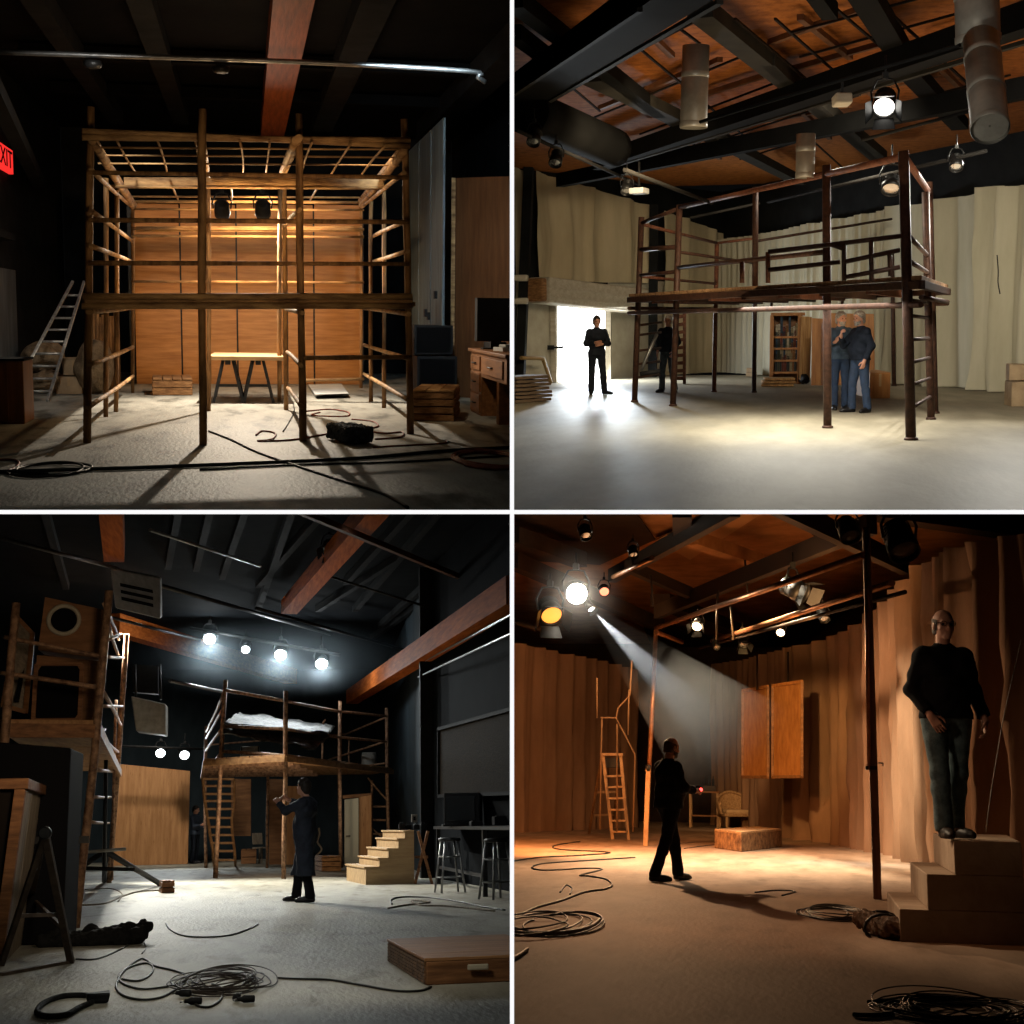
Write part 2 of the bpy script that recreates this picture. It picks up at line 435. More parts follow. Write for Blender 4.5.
def person(label, loc, rz, J, look=(0, -1, 0), up=(0, 0, 1), hands=None, top=None, bottom=None, shoes=None, hair=None, beard=None,
           h=.007, heavy=1., coat=None, collar=None, hem=.90, belt=None, glasses=False, bald=False, legw=1., topname='sweater', scale=1., seed=1, armw=1.):
    T0 = thing('person', label, 'person', loc, rz)
    T0.matrix_world = T0.matrix_world @ Matrix.Scale(scale, 4)
    LOCAL[T0.name] = LOCAL[T0.name] @ Matrix.Scale(scale, 4)
    j = dict(pelvis=(0, 0, .96), chest=(0, 0, 1.30), neck=(0, .01, 1.47), head=(0, -.02, 1.635),
             shR=(-.168, .005, 1.395), elR=(-.235, .02, 1.13), wrR=(-.235, -.06, .89), shL=(.168, .005, 1.395), elL=(.235, .02, 1.13), wrL=(.235, -.06, .89),
             hipR=(-.09, 0, .93), knR=(-.105, -.02, .50), anR=(-.115, .02, .09), hipL=(.09, 0, .93), knL=(.105, -.02, .50), anL=(.115, .02, .09),
             toeR=(-.15, -.15, .03), toeL=(.15, -.15, .03))
    j.update(J); j = {k: V(x) for k, x in j.items()}
    allp = list(j.values()); lo = [min(p[i] for p in allp) - .24 for i in range(3)]; hi = [max(p[i] for p in allp) + .24 for i in range(3)]; lo[2] = min(p.z for p in allp) - .07
    S = SDF(lo, hi, h)
    f = V(look).normalized(); u = (V(up) - f * V(up).dot(f)).normalized(); r = f.cross(u).normalized(); hc = j['head']
    HM = np.array([list(r), list(f), list(u)]).T  # columns
    HP = lambda x, y, z: hc + r * x + f * y + u * z
    # --- body
    def torso(S, inf, k=.05):
        p, c, n = j['pelvis'], j['chest'], j['neck']
        S.cap(p + V((-.075, 0, -.03)), p + V((.075, 0, -.03)), .105 * heavy ** .5 + inf, .105 * heavy ** .5 + inf, k)
        m = p.lerp(c, .42)
        ax = (j['shL'] - j['shR']).normalized()
        fr = V((0, 0, 1)).cross(ax).normalized() * -1
        S.cap(m - ax * .07, m + ax * .07, .10 * heavy + inf, .10 * heavy + inf, k)
        if heavy > 1.05:
            S.ell(m - fr * -.0 + (-fr if False else fr) * .05, (.15 * heavy + inf, .12 * heavy + inf, .17 + inf), None, k)
        S.cap(c - ax * .085, c + ax * .085, .115 * heavy ** .4 + inf, .115 * heavy ** .4 + inf, k)
        q = c.lerp(n, .72)
        S.cap(j['shR'] + ax * .02, q, .05 + inf * .8, .066 + inf * .6, k); S.cap(j['shL'] - ax * .02, q, .05 + inf * .8, .066 + inf * .6, k)
        for s_ in 'RL': S.ell(j['sh' + s_], (.058 + inf * .8,) * 3, None, k * .6)
    def arm(S, s_, inf, k=.03):
        S.cap(j['sh' + s_], j['el' + s_], .055 * armw + inf, .043 * armw + inf, k)
        S.cap(j['el' + s_], j['wr' + s_], .044 * armw + inf, .029 + inf * .8, k)
    def leg(S, s_, inf, k=.03, low=0.):
        S.cap(j['hip' + s_], j['kn' + s_], .088 * legw + inf, .056 + inf, k)
        c = j['kn' + s_].lerp(j['an' + s_], .3)
        S.cap(j['kn' + s_], c, .054 + inf, .056 + inf, k); S.cap(c, j['an' + s_], .055 + inf, .036 + inf + low, k)
    torso(S, -.014); arm(S, 'R', -.006); arm(S, 'L', -.006); leg(S, 'R', -.008); leg(S, 'L', -.008)
    for s_ in 'RL':
        S.cap(j['an' + s_] + V((0, 0, -.03)), j['toe' + s_], .032, .024, .02)
    S.cap(j['neck'] - u * .03, hc - u * .06 - f * .015, .058, .052, .03)
    S.ell(HP(0, -.012, .03), (.076, .096, .092), HM, .02)
    S.ell(HP(0, .022, -.045), (.058, .066, .078), HM, .03)
    S.ell(HP(0, .066, -.1), (.028, .022, .02), HM, .02)
    S.cap(HP(-.03, .076, .022), HP(.03, .076, .022), .012, .012, .02)
    for sx in (-1, 1):
        S.ell(HP(sx * .033, .095, .0), (.018, .014, .012), HM, .016, '-')
        S.ell(HP(sx * .038, .062, -.035), (.022, .02, .02), HM, .02)
        S.ell(HP(sx * .078, -.005, -.01), (.01, .02, .034), HM, .008)
    S.cap(HP(0, .09, .008), HP(0, .108, -.033), .007, .011, .012)
    S.ell(HP(0, .1, -.036), (.017, .012, .01), HM, .01)
    S.cap(HP(-.018, .082, -.066), HP(.018, .082, -.066), .0075, .0075, .006)
    S.cap(HP(-.016, .083, -.08), HP(.016, .083, -.08), .008, .008, .006)
    S.cap(HP(-.02, .095, -.073), HP(.02, .095, -.073), .003, .003, .004, '-')
    fr = .0085 if h < .0075 else .0098
    for s_, side in (('R', -1), ('L', 1)):
        if not hands or s_ not in hands: 
            dd = (j['wr' + s_] - j['el' + s_]).normalized(); hd = (dd, (-side * -1, 0, .2), (.25, .3))
        else: hd = hands[s_]
        if hd is None: continue
        fing, th, (w, d, up_, x) = hand_pts(j['wr' + s_], hd[0], hd[1], hd[2], hd[3] if len(hd) > 3 else side)
        S.cap(w, w + d * .02, .027, .026, .02)
        for o_ in (-.024, -.008, .008, .024): S.cap(w + d * .022 + x * o_ * .8, w + d * .082 + x * o_ * 1.1, .014, .0125, .012)
        for ch in fing:
            for a, b, q in zip(ch[1:], ch[2:], (1., .93, .86)): S.cap(a, b, fr * q, fr * q * .94, .003)
        for a, b in zip(th, th[1:]): S.cap(a, b, fr * 1.2, fr * 1.05, .004)
    sdf_obj('body', S, SKIN, T0)
    for sx in (-1, 1):
        MB().ball(HP(sx * .033, .0765, .001), .0095, 8, 6).build('eye', EYE, T0, rel=True)
    # --- hair, beard
    def shell(name, inf, cuts, m_, ext=0):
        Q = SDF([hc[i] - .2 for i in range(3)], [hc[i] + .2 for i in range(3)], min(h, .006))
        Q.ell(HP(0, -.012, .03), (.076 + inf, .096 + inf, .092 + inf), HM, .02)
        if ext: Q.ell(HP(0, -.035, -.035 - ext * .5), (.068 + inf, .07 + inf, .06 + ext), HM, .03)
        Q.wrinkle(inf * .25, 190, seed)
        for p_, n_ in cuts: Q.cut(HP(*p_), r * n_[0] + f * n_[1] + u * n_[2])
        sdf_obj(name, Q, m_, T0)
    if hair:
        nf = V((0, .75, -.66)) if not bald else V((0, .35, .94))
        if bald: shell('hair', .006, [((0, .0, .045), (0, .25, .97)), ((0, .035, .0), (0, .95, -.3)), ((0, 0, -.07), (0, 0, -1))], hair, .01)
        else: shell('hair', .014, [((0, .062, .05), (0, .72, -.69)), ((0, -.02, -.085), (0, .2, -.98))], hair, .02)
    if beard:
        Q = SDF([hc[i] - .2 for i in range(3)], [hc[i] + .2 for i in range(3)], min(h, .006))
        Q.ell(HP(0, .022, -.047), (.064, .07, .086), HM, .02); Q.ell(HP(0, .066, -.105), (.032, .026, .03), HM, .02)
        Q.cap(HP(-.028, .086, -.055), HP(.028, .086, -.055), .009, .009, .006)
        Q.cut(HP(0, .05, -.05), u * .93 + f * .1); Q.cut(HP(0, .0, 0), -f); Q.cap(HP(-.014, .1, -.073), HP(.014, .1, -.073), .007, .007, .004, '-')
        Q.wrinkle(.0015, 200, seed); sdf_obj('beard', Q, beard, T0)
    if glasses:
        q = MB()
        for sx in (-1, 1):
            q.tube([HP(sx * .035 + .024 * cos(a), .1, .002 + .019 * sin(a)) for a in [i * pi / 6 for i in range(12)]], .0028, 5, closed=True)
            q.tube([HP(sx * .06, .098, .008), HP(sx * .08, .05, .01), HP(sx * .083, -.01, .008)], .003, 5)
        q.tube([HP(-.012, .102, .006), HP(.012, .102, .006)], .003, 5); q.build('glasses', EYE, T0, rel=True)
    # --- clothes
    hc2 = max(h, .008)
    if bottom:
        B = SDF(lo, hi, hc2); p = j['pelvis']
        B.cap(p + V((-.07, 0, -.02)), p + V((.07, 0, -.02)), .112 * heavy ** .5, .112 * heavy ** .5, .05); B.cap(p + V((-.05, 0, .06)), p + V((.05, 0, .06)), .104 * heavy ** .5, .104 * heavy ** .5, .05)
        for s_ in 'RL': leg(B, s_, .014, .03, .022)
        B.wrinkle(.003, 26, seed + 3)
        B.cut(p + V((0, 0, .05)), V((0, 0, 1)))
        for s_ in 'RL':
            pass
        B.cut(V((0, 0, min(j['anR'].z, j['anL'].z) - .035)), V((0, 0, -1)))
        sdf_obj('trousers', B, bottom, T0)
    if top:
        C = SDF(lo, hi, hc2)
        torso(C, .014, .05); arm(C, 'R', .016); arm(C, 'L', .016)
        p = j['pelvis']
        if coat:
            w = coat[1]
            for s_ in 'RL': C.cap(V((j['hip' + s_].x * .9, j['hip' + s_].y, p.z)), V((j['kn' + s_].x * w, (j['kn' + s_].y + j['an' + s_].y) / 2, coat[0])), .125, .13, .09)
        else:
            C.cap(p + V((-.06, 0, -.06 + hem - .9)), p + V((.06, 0, -.06 + hem - .9)), .12 * heavy ** .7, .12 * heavy ** .7, .05)
        C.cap(j['neck'] - u * .045, j['neck'] - u * .005, .075, .068, .03)
        C.wrinkle(.0055, 27, seed)
        for s_ in 'RL':
            d = (j['wr' + s_] - j['el' + s_]).normalized()
            C.cap(j['wr' + s_] + d * .028, j['wr' + s_] + d * .3, .075, .075, .004, '-')
        # restore nothing below hem / above collar
        n = (j['neck'] - j['chest']).normalized()
        nk = j['neck'] + n * .02
        Q = SDF(lo, hi, hc2); Q.g[:] = .12
        C.ell(nk + n * .095 + f * .0, (.1, .1, .1), None, .004, '-')
        C.cut(V((0, 0, coat[0] if coat else hem - .02)), V((0, 0, -1)))
        sdf_obj(topname, C, top, T0)
    if collar:
        Q = SDF([j['neck'][i] - .2 for i in range(3)], [j['neck'][i] + .2 for i in range(3)], .006)
        Q.cap(j['neck'] - u * .03, j['neck'] + u * .012, .078, .068, .01); Q.cap(j['neck'] + u * .0, j['neck'] + u * .05, .058, .062, .004, '-')
        Q.cut(j['neck'] + u * .03, u); sdf_obj('collar', Q, collar, T0)
    if shoes:
        for s_ in 'RL':
            a, t = j['an' + s_], j['toe' + s_]; d = V((t.x - a.x, t.y - a.y, 0)).normalized(); dz = a.z - .09
            Q = SDF([min(a[i], t[i]) - .14 for i in range(3)], [max(a[i], t[i]) + .14 for i in range(3)], .007)
            he = V((a.x, a.y, dz)) - d * .03
            Q.cap(he + V((0, 0, .04)), V((a.x, a.y, dz)) + d * .15 + V((0, 0, .034)), .043, .04, .03)
            Q.cap(V((a.x, a.y, dz + .12)), V((a.x, a.y, dz + .06)) + d * .03, .046, .05, .03)
            Q.cap(V((a.x, a.y, dz)) + d * .1 + V((0, 0, .04)), V((a.x, a.y, dz)) + d * .2 + V((0, 0, .03)), .04, .03, .03)
            Q.cut(V((0, 0, dz + .004)), V((0, 0, -1))); sdf_obj('shoe', Q, shoes, T0)
    return T0
# ------------------------------------------------------------------ camera, world, cabinet
SC.view_settings.view_transform = 'Standard'; SC.view_settings.look = 'None'
SC.cycles.max_bounces = 5; SC.cycles.diffuse_bounces = 3; SC.cycles.glossy_bounces = 3; SC.cycles.volume_bounces = 0
SC.cycles.caustics_reflective = False; SC.cycles.caustics_refractive = False
SC.cycles.sample_clamp_indirect = 4; SC.cycles.sample_clamp_direct = 60
cd = bpy.data.cameras.new('camera'); cam = bpy.data.objects.new('camera', cd); COL.objects.link(cam)
cd.sensor_width = 36; cd.lens = 18 / math.tan(math.radians(20)); cd.clip_end = 200
cam.rotation_euler = (pi / 2, 0, 0); SC.camera = cam
w = bpy.data.worlds.new('world'); SC.world = w; w.use_nodes = True
w.node_tree.nodes['Background'].inputs[0].default_value = (.002, .002, .002, 1)

UL = Room(245, 310, 1.60, -1, 1)
UR = Room(768, 320, 1.62, 1, 1)
LL = Room(256, 826, 1.10, -1, -1)
LR = Room(768, 790, 1.13, 1, -1)

class Plain: M = Matrix.Identity(4); sx = sz = 0
use(Plain)
PART = mat('partition_black', (.006, .006, .006), .9, spec=.05)
EDGE = mat('partition_edge_glow', (.9, .9, .9), .6, emit=1.0, ecol=(1, 1, 1))  # glows by itself, though no lamp, to keep the divider pure white
YF, YB, TH = 6.5, 46., .0194
MB().box((0, (YF + YB) / 2, 0), (TH * .7, YB - YF, 30)).build('light_partition', PART, kind='structure')  # added slabs, hidden edge-on, stop lamp light passing between the rooms
MB().box((0, (YF + YB) / 2, 0), (34, YB - YF, TH * .7)).build('light_partition', PART, kind='structure')
e = MB().box((0, YF, 0), (TH, .01, 14)); e.box((-3.51, YF, 0), (7.0, .01, TH)); e.box((3.51, YF, 0), (7.0, .01, TH))
e.build('trim_1', EDGE, kind='structure')
# ================================================================== upper left room: timber scaffold before plywood
use(UL)
CONC = mat('concrete_grey', (.34, .33, .29), .62, col2=(.16, .155, .135), nscale=2.2, stretch=(1, .3, 1), bump=.3, bscale=24, detail=10, spots=(2.2, .34, (.45, .44, .42)), contrast=(.3, .62))
BLK = mat('black_painted_wall', (.012, .013, .014), .85, spec=.06, col2=(.005, .0055, .006), nscale=2, bump=.1)
BLKC = mat('black_ceiling', (.005, .005, .0055), .9, spec=.04, col2=(.0025, .0025, .0025), nscale=3)
GREY = mat('grey_blue_panel', (.13, .17, .19), .6, col2=(.06, .08, .09), nscale=3, stretch=(3, 3, .3))
TIM = mat('scaffold_timber', (.38, .205, .08), .65, col2=(.11, .055, .024), nscale=9, stretch=(1, 1, .25), bump=.5, bscale=40)
TIMH = mat('scaffold_rail_timber', (.55, .33, .14), .65, col2=(.15, .075, .033), nscale=9, stretch=(.25, .25, 1), bump=.5, bscale=40)
PLY = mat('plywood_orange', (.50, .235, .075), .5, col2=(.30, .125, .036), nscale=2.0, stretch=(.5, .5, 6), detail=9, bump=.08)
PLYD = mat('plywood_dark', (.26, .11, .04), .55, col2=(.14, .06, .022), nscale=2.2, stretch=(4, 4, .5), detail=8)
BEAMO = mat('beam_red_wood', (.30, .07, .018), .6, col2=(.14, .03, .008), nscale=3, stretch=(5, .3, 5), bump=.2)
CRATE = mat('crate_wood', (.36, .185, .075), .7, col2=(.15, .07, .028), nscale=6, stretch=(1, 1, 4), bump=.4, bscale=25)
STEEL = mat('steel_grey', (.3, .3, .3), .4, .8, col2=(.18, .18, .18), nscale=5)
DARKM = mat('dark_metal', (.03, .03, .03), .45, .6, col2=(.015, .015, .015), nscale=8)
BLACKP = mat('black_plastic', (.01, .01, .011), .6, spec=.1, col2=(.014, .014, .015), nscale=12)
ALU = mat('worn_aluminium', (.42, .42, .4), .45, .6, col2=(.22, .21, .2), nscale=14)
SACK = mat('burlap', (.33, .235, .14), .9, col2=(.17, .115, .065), nscale=7, bump=.7, bscale=30)
CARD = mat('cardboard_tan', (.42, .30, .18), .8, col2=(.28, .19, .11), nscale=3)
REDC = mat('cable_red', (.28, .06, .035), .6, col2=(.14, .03, .02), nscale=9)
BLKCAB = mat('cable_black', (.012, .011, .01), .55)
FOAM = mat('charcoal_foam', (.13, .145, .17), .95, col2=(.03, .034, .042), nscale=18, bump=1., bscale=60)
WHITEB = mat('dusty_white_board', (.55, .56, .55), .6, col2=(.34, .35, .35), nscale=2)
EXITR = mat('exit_sign_red', (.45, .01, .01), .5, emit=1.1, ecol=(.9, .03, .025))
EXITL = mat('exit_sign_letters', (.03, .0, .0), .6)

xl, xr, yb, zc, y0 = -4.4, 5.3, 37., 5.95, 9.5
struct('floor', MB().sheet(lambda u, v: V((xl - 1 + (xr - xl + 2) * u, y0 + (yb - y0) * v, 0)), 8, 16, False), CONC)
struct('wall_left', MB().box((xl - .06, (y0 + yb) / 2, 3), (.1, yb - y0, 6.6)), BLK)
struct('wall_right', MB().box((xr + .06, (y0 + yb) / 2, 3), (.1, yb - y0, 6.6)), BLK)
struct('wall_back', MB().box(((xl + xr) / 2, yb + .06, 3), (xr - xl, .1, 6.6)), BLK)
struct('ceiling', MB().box(((xl + xr) / 2, (y0 + yb) / 2, zc + .1), (xr - xl, yb - y0, .1)), BLKC)
# ceiling beams, ducts and pipe
struct('ceiling_beam', MB().box((.66, 23, 5.7), (.52, 20.5, .42)), BEAMO)
for x, ww, hh in ((1.78, .45, .3), (-1.35, .34, .25), (4.2, .5, .4), (-2.75, .3, .3)):
    struct('ceiling_beam', MB().box((x, 23, zc - hh / 2), (ww, 20.5, hh)), BLK)
for yy in (25.5, 29.5):
    struct('ceiling_beam', MB().box((.6, yy, zc - .1), (8.5, .3, .2)), BLKC)
pp = spline([A(-6, 52, 20.3), A(120, 56, 20.3), A(300, 62, 20.3), A(467, 71, 20.3), A(478, 77, 20.3), A(485, 82, 20.4)], 4)
pt = thing('ceiling_pipe', 'long thin grey pipe running across under the black ceiling above the timber scaffold', 'pipe', pp[6])
MB().tube(pp, .035, 8).build('pipe', STEEL, pt)
for x, y in ((93, 57), (221, 62)):
    q = A(x, y, 20.3); MB().lathe([(.11, 0), (.12, .05), (.1, .09), (.06, .1)], q - V((0, 0, .05)), (0, 0, -1), 14).build('junction_box', DARKM, pt)
# ledge on the left wall, raised conduit, exit sign, grey door panel
q = MB(); q.beam(V((xl + .12, 20.5, 2.86)), V((xl + .12, 27.5, 2.86)), .3, .12); q.build('wall_ledge', BLK, None, label='dark ledge fixed to the left wall under the red exit sign', cat='ledge')
q = MB(); q.beam(A(-10, 82, 19.6), V((xl + .25, 31, 4.15)), .22, .22); q.build('cable_trunking', BLK, None, label='dark square trunking sloping along the upper left wall of the scaffold room', cat='trunking')
ec = PL(2, 157, V((xl + .05, 0, 0)), V((1, 0, 0)))
ex = thing('exit_sign', 'red lit exit sign on the dark left wall', 'exit sign', ec)
MB().box(ec, (.08, 2.0, .44)).build('sign_face', EXITR, ex)
def words_on(body, size, m, parent, M):
    tx = bpy.data.curves.new('lettering', 'FONT'); tx.body = body; tx.size = size; tx.align_x = 'CENTER'; tx.align_y = 'CENTER'; tx.extrude = .004
    to = bpy.data.objects.new('lettering_source', tx); COL.objects.link(to)
    me = bpy.data.meshes.new_from_object(to.evaluated_get(bpy.context.evaluated_depsgraph_get())); bpy.data.objects.remove(to)
    me.transform(M); o = bpy.data.objects.new('lettering', me); COL.objects.link(o); o.parent = parent; LOCAL[o.name] = LOCAL[parent.name]
    me.materials.clear(); me.materials.append(m)
words_on('EXIT', .46, EXITL, ex, Matrix.Translation((.045, 0, 0)) @ Matrix.Rotation(pi / 2, 4, 'Z') @ Matrix.Rotation(pi / 2, 4, 'X') @ Matrix.Diagonal((1.9, 1, 1, 1)))
struct('door_1', MB().box(V((xl + .03, 26.5, 1.15)), (.06, 4.6, 2.3)), mat('door_slate', (.075, .09, .1), .6, col2=(.03, .038, .042), nscale=2, stretch=(2, 2, .4)))
# plywood backing: five upright sheets
xs = [134, 181, 237, 287, 314, 362]; yp = 31.3
for i in range(5):
    a, b = A(xs[i], 300, yp).x, A(xs[i + 1], 300, yp).x
    zt = A(200, 205, yp).z + .02 * i
    w_ = ['widest plywood sheet at the far left of the lit wall behind the scaffold', 'second plywood sheet from the left in the lit wall, behind the low crate and table',
          'middle plywood sheet of the lit wall, brightest one above the trestle table', 'narrow plywood sheet right of the middle of the lit wall', 'plywood sheet at the right end of the lit wall behind the scaffold'][i]
    MB().box(((a + b) / 2, yp + .02 * (i % 2), zt / 2), (b - a - .035, .04, zt)).build('plywood_sheet', PLY, None, label=w_, cat='plywood sheet', group='plywood sheets behind the scaffold', bevel=.006)
MB().box((A(248, 300, yp).x, yp + .09, 1.9), (5.0, .06, 3.7)).build('backing_frame', DARKM, None, label='dark backing frame behind the plywood sheets', cat='frame')

# ---- the scaffold
sc = thing('scaffold', 'large timber pole scaffold with a mid height deck standing before the lit plywood wall', 'scaffold', F(248, 420))
rows = {1: 17.0, 2: 21.3, 3: 24.2, 4: 27.2}
def post(px0, py0, px1, py1, r=.042):
    a = F(px0, py0); b = A(px1, py1, a.y); MB().pole(a, b, r).build('post', TIM, sc); return a
for p in ((87.5, 443, 91, 107), (203.5, 445, 202.3, 109), (303, 441, 299, 114), (410.5, 434, 404.5, 119)): post(*p, r=.046)
for p in ((105.5, 417, 106, 178), (116, 412, 117, 190), (132.5, 393, 132.5, 203), (208.5, 411, 208, 176), (286, 410, 284, 168), (279.5, 401.8, 280, 185), (384, 408, 384, 186), (371, 402, 371, 198), (361, 388, 361, 203)):
    post(*p, r=.036 if p[1] > 400 else .033)
def rail(p, Y, q, Y2=None, r=.03, m=TIMH, name='rail'):
    MB().pole(A(p[0], p[1], Y), A(q[0], q[1], Y2 or Y), r, 7, 6, .01).build(name, m, sc)
y1 = 17.1
# front rails
for a, b in (((82, 131), (410, 146)), ((82, 137.5), (410, 140))): rail((a[0], a[1]), y1 - .1, (b[0], b[1]), 17.9, .036)
rail((88, 172.5), y1, (408, 177.5), 17.9, .026, TIM); rail((88, 220), y1, (409, 222), 17.9, .028, TIM); rail((88, 263), y1, (409, 264), 17.9, .028, TIM)
rail((303, 358), y1 + .2, (411, 357), 17.9, .03, TIM)
# long rails further back
for py, Y, r in ((209, 27.2, .022), (228.5, 27.2, .024), (236, 27, .024), (281.5, 27.2, .024), (196.5, 26, .018), (201.5, 27.1, .03)): rail((131, py), Y, (364, py + 1), Y, r)
rail((300, 380.5), 27.3, (364, 379), 27.3, .03)
rail((107, 186.5), 21.4, (384, 188), 21.4, .026)
# side rails
Rr = [((90, 134), (135, 205)), ((92, 141), (133, 207)), ((91, 170), (131, 206)), ((91, 211), (132, 241)), ((91, 246), (133, 262)), ((88, 407), (133, 376)), ((90, 365), (133, 347)), ((88, 312), (132, 308))]
for i, (a, b) in enumerate(Rr): rail(a, 17.1, b, 27.1, .05 if i < 2 else .032)
Rr = [((405, 146), (360, 201)), ((403, 152), (361, 205)), ((404, 173), (362, 207)), ((407, 221), (370, 238)), ((408, 251), (372, 262)), ((409, 400), (364, 374)), ((409, 359), (364, 345)), ((409, 314), (364, 308))]
for i, (a, b) in enumerate(Rr): rail(a, 18, b, 27.1, .05 if i < 2 else .032)
Rr = [((299, 138), (281, 180)), ((296, 140), (279, 182)), ((300, 209), (284, 226)), ((301, 366), (287, 352)), ((302, 407), (288, 388)), ((203, 138), (208, 178)), ((303, 313), (286, 309))]
for i, (a, b) in enumerate(Rr): rail(a, 17.1, b, 23, .045 if i < 2 else .03)
# roof slats and golden cross boards
for a, b in (((116, 139), (135, 172)), ((157, 139), (167, 172)), ((195, 139), (200, 172)), ((312, 143), (302, 174)), ((351, 144), (331, 175)), ((385, 146), (361, 176)), ((240, 141), (243, 172)), ((270, 141), (266, 172))): rail(a, 17.3, b, 21.2, .014)
for a, b in (((171, 179), (178, 199)), ((321, 183), (310, 201)), ((230, 181), (232, 199))): rail(a, 21.5, b, 25.5, .016)
for py, Y in ((147.5, 18.0), (155.5, 18.9), (163.5, 19.9)): rail((98, py), Y, (399, py + 2), Y, .012)
for px0, px1, py, Y, hh in ((124, 384, 182, 21.5, .13), (136, 362, 229, 27.35, .1)):
    a, b = A(px0, py, Y), A(px1, py, Y); MB().beam(a, b, .05, hh).build('cross_board', TIMH, sc, bevel=.008)
# deck: planks along the front and sides, edge-on to the viewer
zd = A(200, 300.5, 17).z
a, b = A(83, 301, 16.85), A(411, 301, 17.6)
for i in range(5):
    o = V((0, .02 + i * .27, 0)); MB().beam(a + o, b + o + V((0, .1, 0)), .25, .085, ).build('deck_plank', TIMH, sc, bevel=.01)
for i in range(3):
    for x0, x1 in ((A(93, 301, 18.5).x + i * .27, A(135, 301, 27).x + i * .27), (A(405, 301, 18.5).x - i * .27, A(362, 301, 27).x - i * .27)):
        MB().beam(V((x0, 18.4, zd)), V((x1, 27.1, zd)), .25, .06).build('deck_plank', TIMH, sc, bevel=.008)
for p in ((82, 296.5, 412, 296.5), (82, 306, 412, 306)):
    rail((p[0], p[1]), 16.75, (p[2], p[3]), 17.45, .04)
# ---- the two hung lamps
LENSW = mat('lens_dark', (.05, .05, .05), .15)
for px, lb in ((222.5, 'left one of the two small black lamps hung under the scaffold roof'), (263, 'right one of the two small black lamps hung under the scaffold roof')):
    c = A(px, 214, 24.5); stage_lamp(c, c + V((.1, 2.5, -1.5)), .13, lb, BLACKP, LENSW, .3, up=4.2)
# ---- trestle table
t = thing('trestle_table', 'trestle table with a pale wooden top standing under the scaffold deck', 'table', F(246, 398))
Y = 25.4
a, b = A(209, 355, Y), A(283, 353.5, Y)
q = MB(); q.add([V((a.x, Y - .55, a.z)), V((b.x, Y - .6, a.z)), V((b.x, Y + 1.6, a.z)), V((a.x + .05, Y + 1.7, a.z)), V((a.x, Y - .55, a.z - .07)), V((b.x, Y - .6, a.z - .07)), V((b.x, Y + 1.6, a.z - .07)), V((a.x + .05, Y + 1.7, a.z - .07))], [(0, 1, 2, 3), (7, 6, 5, 4), (0, 4, 5, 1), (1, 5, 6, 2), (2, 6, 7, 3), (3, 7, 4, 0)])
q.build('table_top', mat('table_top_pine', (.55, .36, .18), .5, col2=(.4, .24, .11), nscale=3, stretch=(.5, 5, 5)), t, bevel=.01)
for x0 in (228, 258):
    tr = MB(); zt = a.z - .08
    for dx0, dx1 in ((-5, -14), (5, 15)):
        for yy in (Y - .35, Y + 1.2):
            tr.beam(A(x0 + dx0, 358, yy) * 1 if False else V((A(x0 + dx0, 358, Y).x, yy, zt)), V((A(x0 + dx1, 398, Y).x, yy + (.12 if yy > Y else -.12), .0)), .05, .07)
        tr.beam(V((A(x0 + (dx0 + dx1) / 2, 380, Y).x, Y - .4, zt * .5)), V((A(x0 + (dx0 + dx1) / 2, 380, Y).x, Y + 1.25, zt * .5)), .035, .06)
    tr.beam(V((A(x0, 358, Y).x, Y - .5, zt - .02)), V((A(x0, 358, Y).x, Y + 1.4, zt - .02)), .09, .1)
    tr.beam(V((A(x0 - 9, 385, Y).x, Y - .42, .3)), V((A(x0 + 10, 385, Y).x, Y - .42, .3)), .03, .05)
    tr.build('trestle', DARKM, t)
# ---- crates
def slat_crate(name, label, c, size, rz, nsl, m, cat='crate', lidm=None, group=None, gap=.02):
    """wooden crate: corner posts, slatted sides, planked lid"""
    t = thing(name, label, cat, c, rz, group); sx, sy, sz = size
    T = Matrix.Translation(V(c)) @ Matrix.Rotation(rz, 4, 'Z')
    def bx(mb, cc, s_): mb.box(cc, s_, jit=.006)
    core = MB(); bx(core, (0, 0, sz * .5 - .01), (sx - .05, sy - .05, sz - .04)); core.build('shade_core', mat('crate_shadow', (.05, .025, .012), .9), t, rel=True)  # dark core paints the shade seen between the slats
    hs = sz / nsl
    for i in range(nsl):
        z = hs * (i + .5)
        for sgn in (-1, 1):
            q = MB(); bx(q, (0, sgn * (sy / 2 - .012), z), (sx, .03, hs - gap)); q.build('side_board', m, t, rel=True, bevel=.006)
            q = MB(); bx(q, (sgn * (sx / 2 - .012), 0, z), (.03, sy, hs - gap)); q.build('side_board', m, t, rel=True, bevel=.006)
    n = max(3, int(sx / .16))
    for i in range(n):
        q = MB(); bx(q, (-sx / 2 + sx * (i + .5) / n, 0, sz + .012), (sx / n - .012, sy + .03, .028)); q.build('lid_board', lidm or m, t, rel=True, bevel=.005)
    return t
def box_px(pxl, pxr, pbase, ptop, dep):       # centre, width, height of a box whose front face fills these pixels
    a, b = F(pxl, pbase), F(pxr, pbase); c = (a + b) / 2; h = A((pxl + pxr) / 2, ptop, c.y).z
    return V((c.x, c.y + dep / 2, 0)), (b.x - a.x, dep, h)
c, s_ = box_px(150, 190, 395.5, 380, 1.6); slat_crate('low_crate', 'low wooden crate on the floor before the plywood wall, left of the trestle table', c, s_, .06, 2, CRATE)
c, s_ = box_px(428, 465, 421, 392, 1.5)
slat_crate('plank_crate', 'stacked plank crate on the floor between the black speakers and the wooden desk', c + V((-.05, 0, 0)), (.62, 1.7, s_[2] * 1.02), -.2, 4, CRATE, lidm=TIMH)
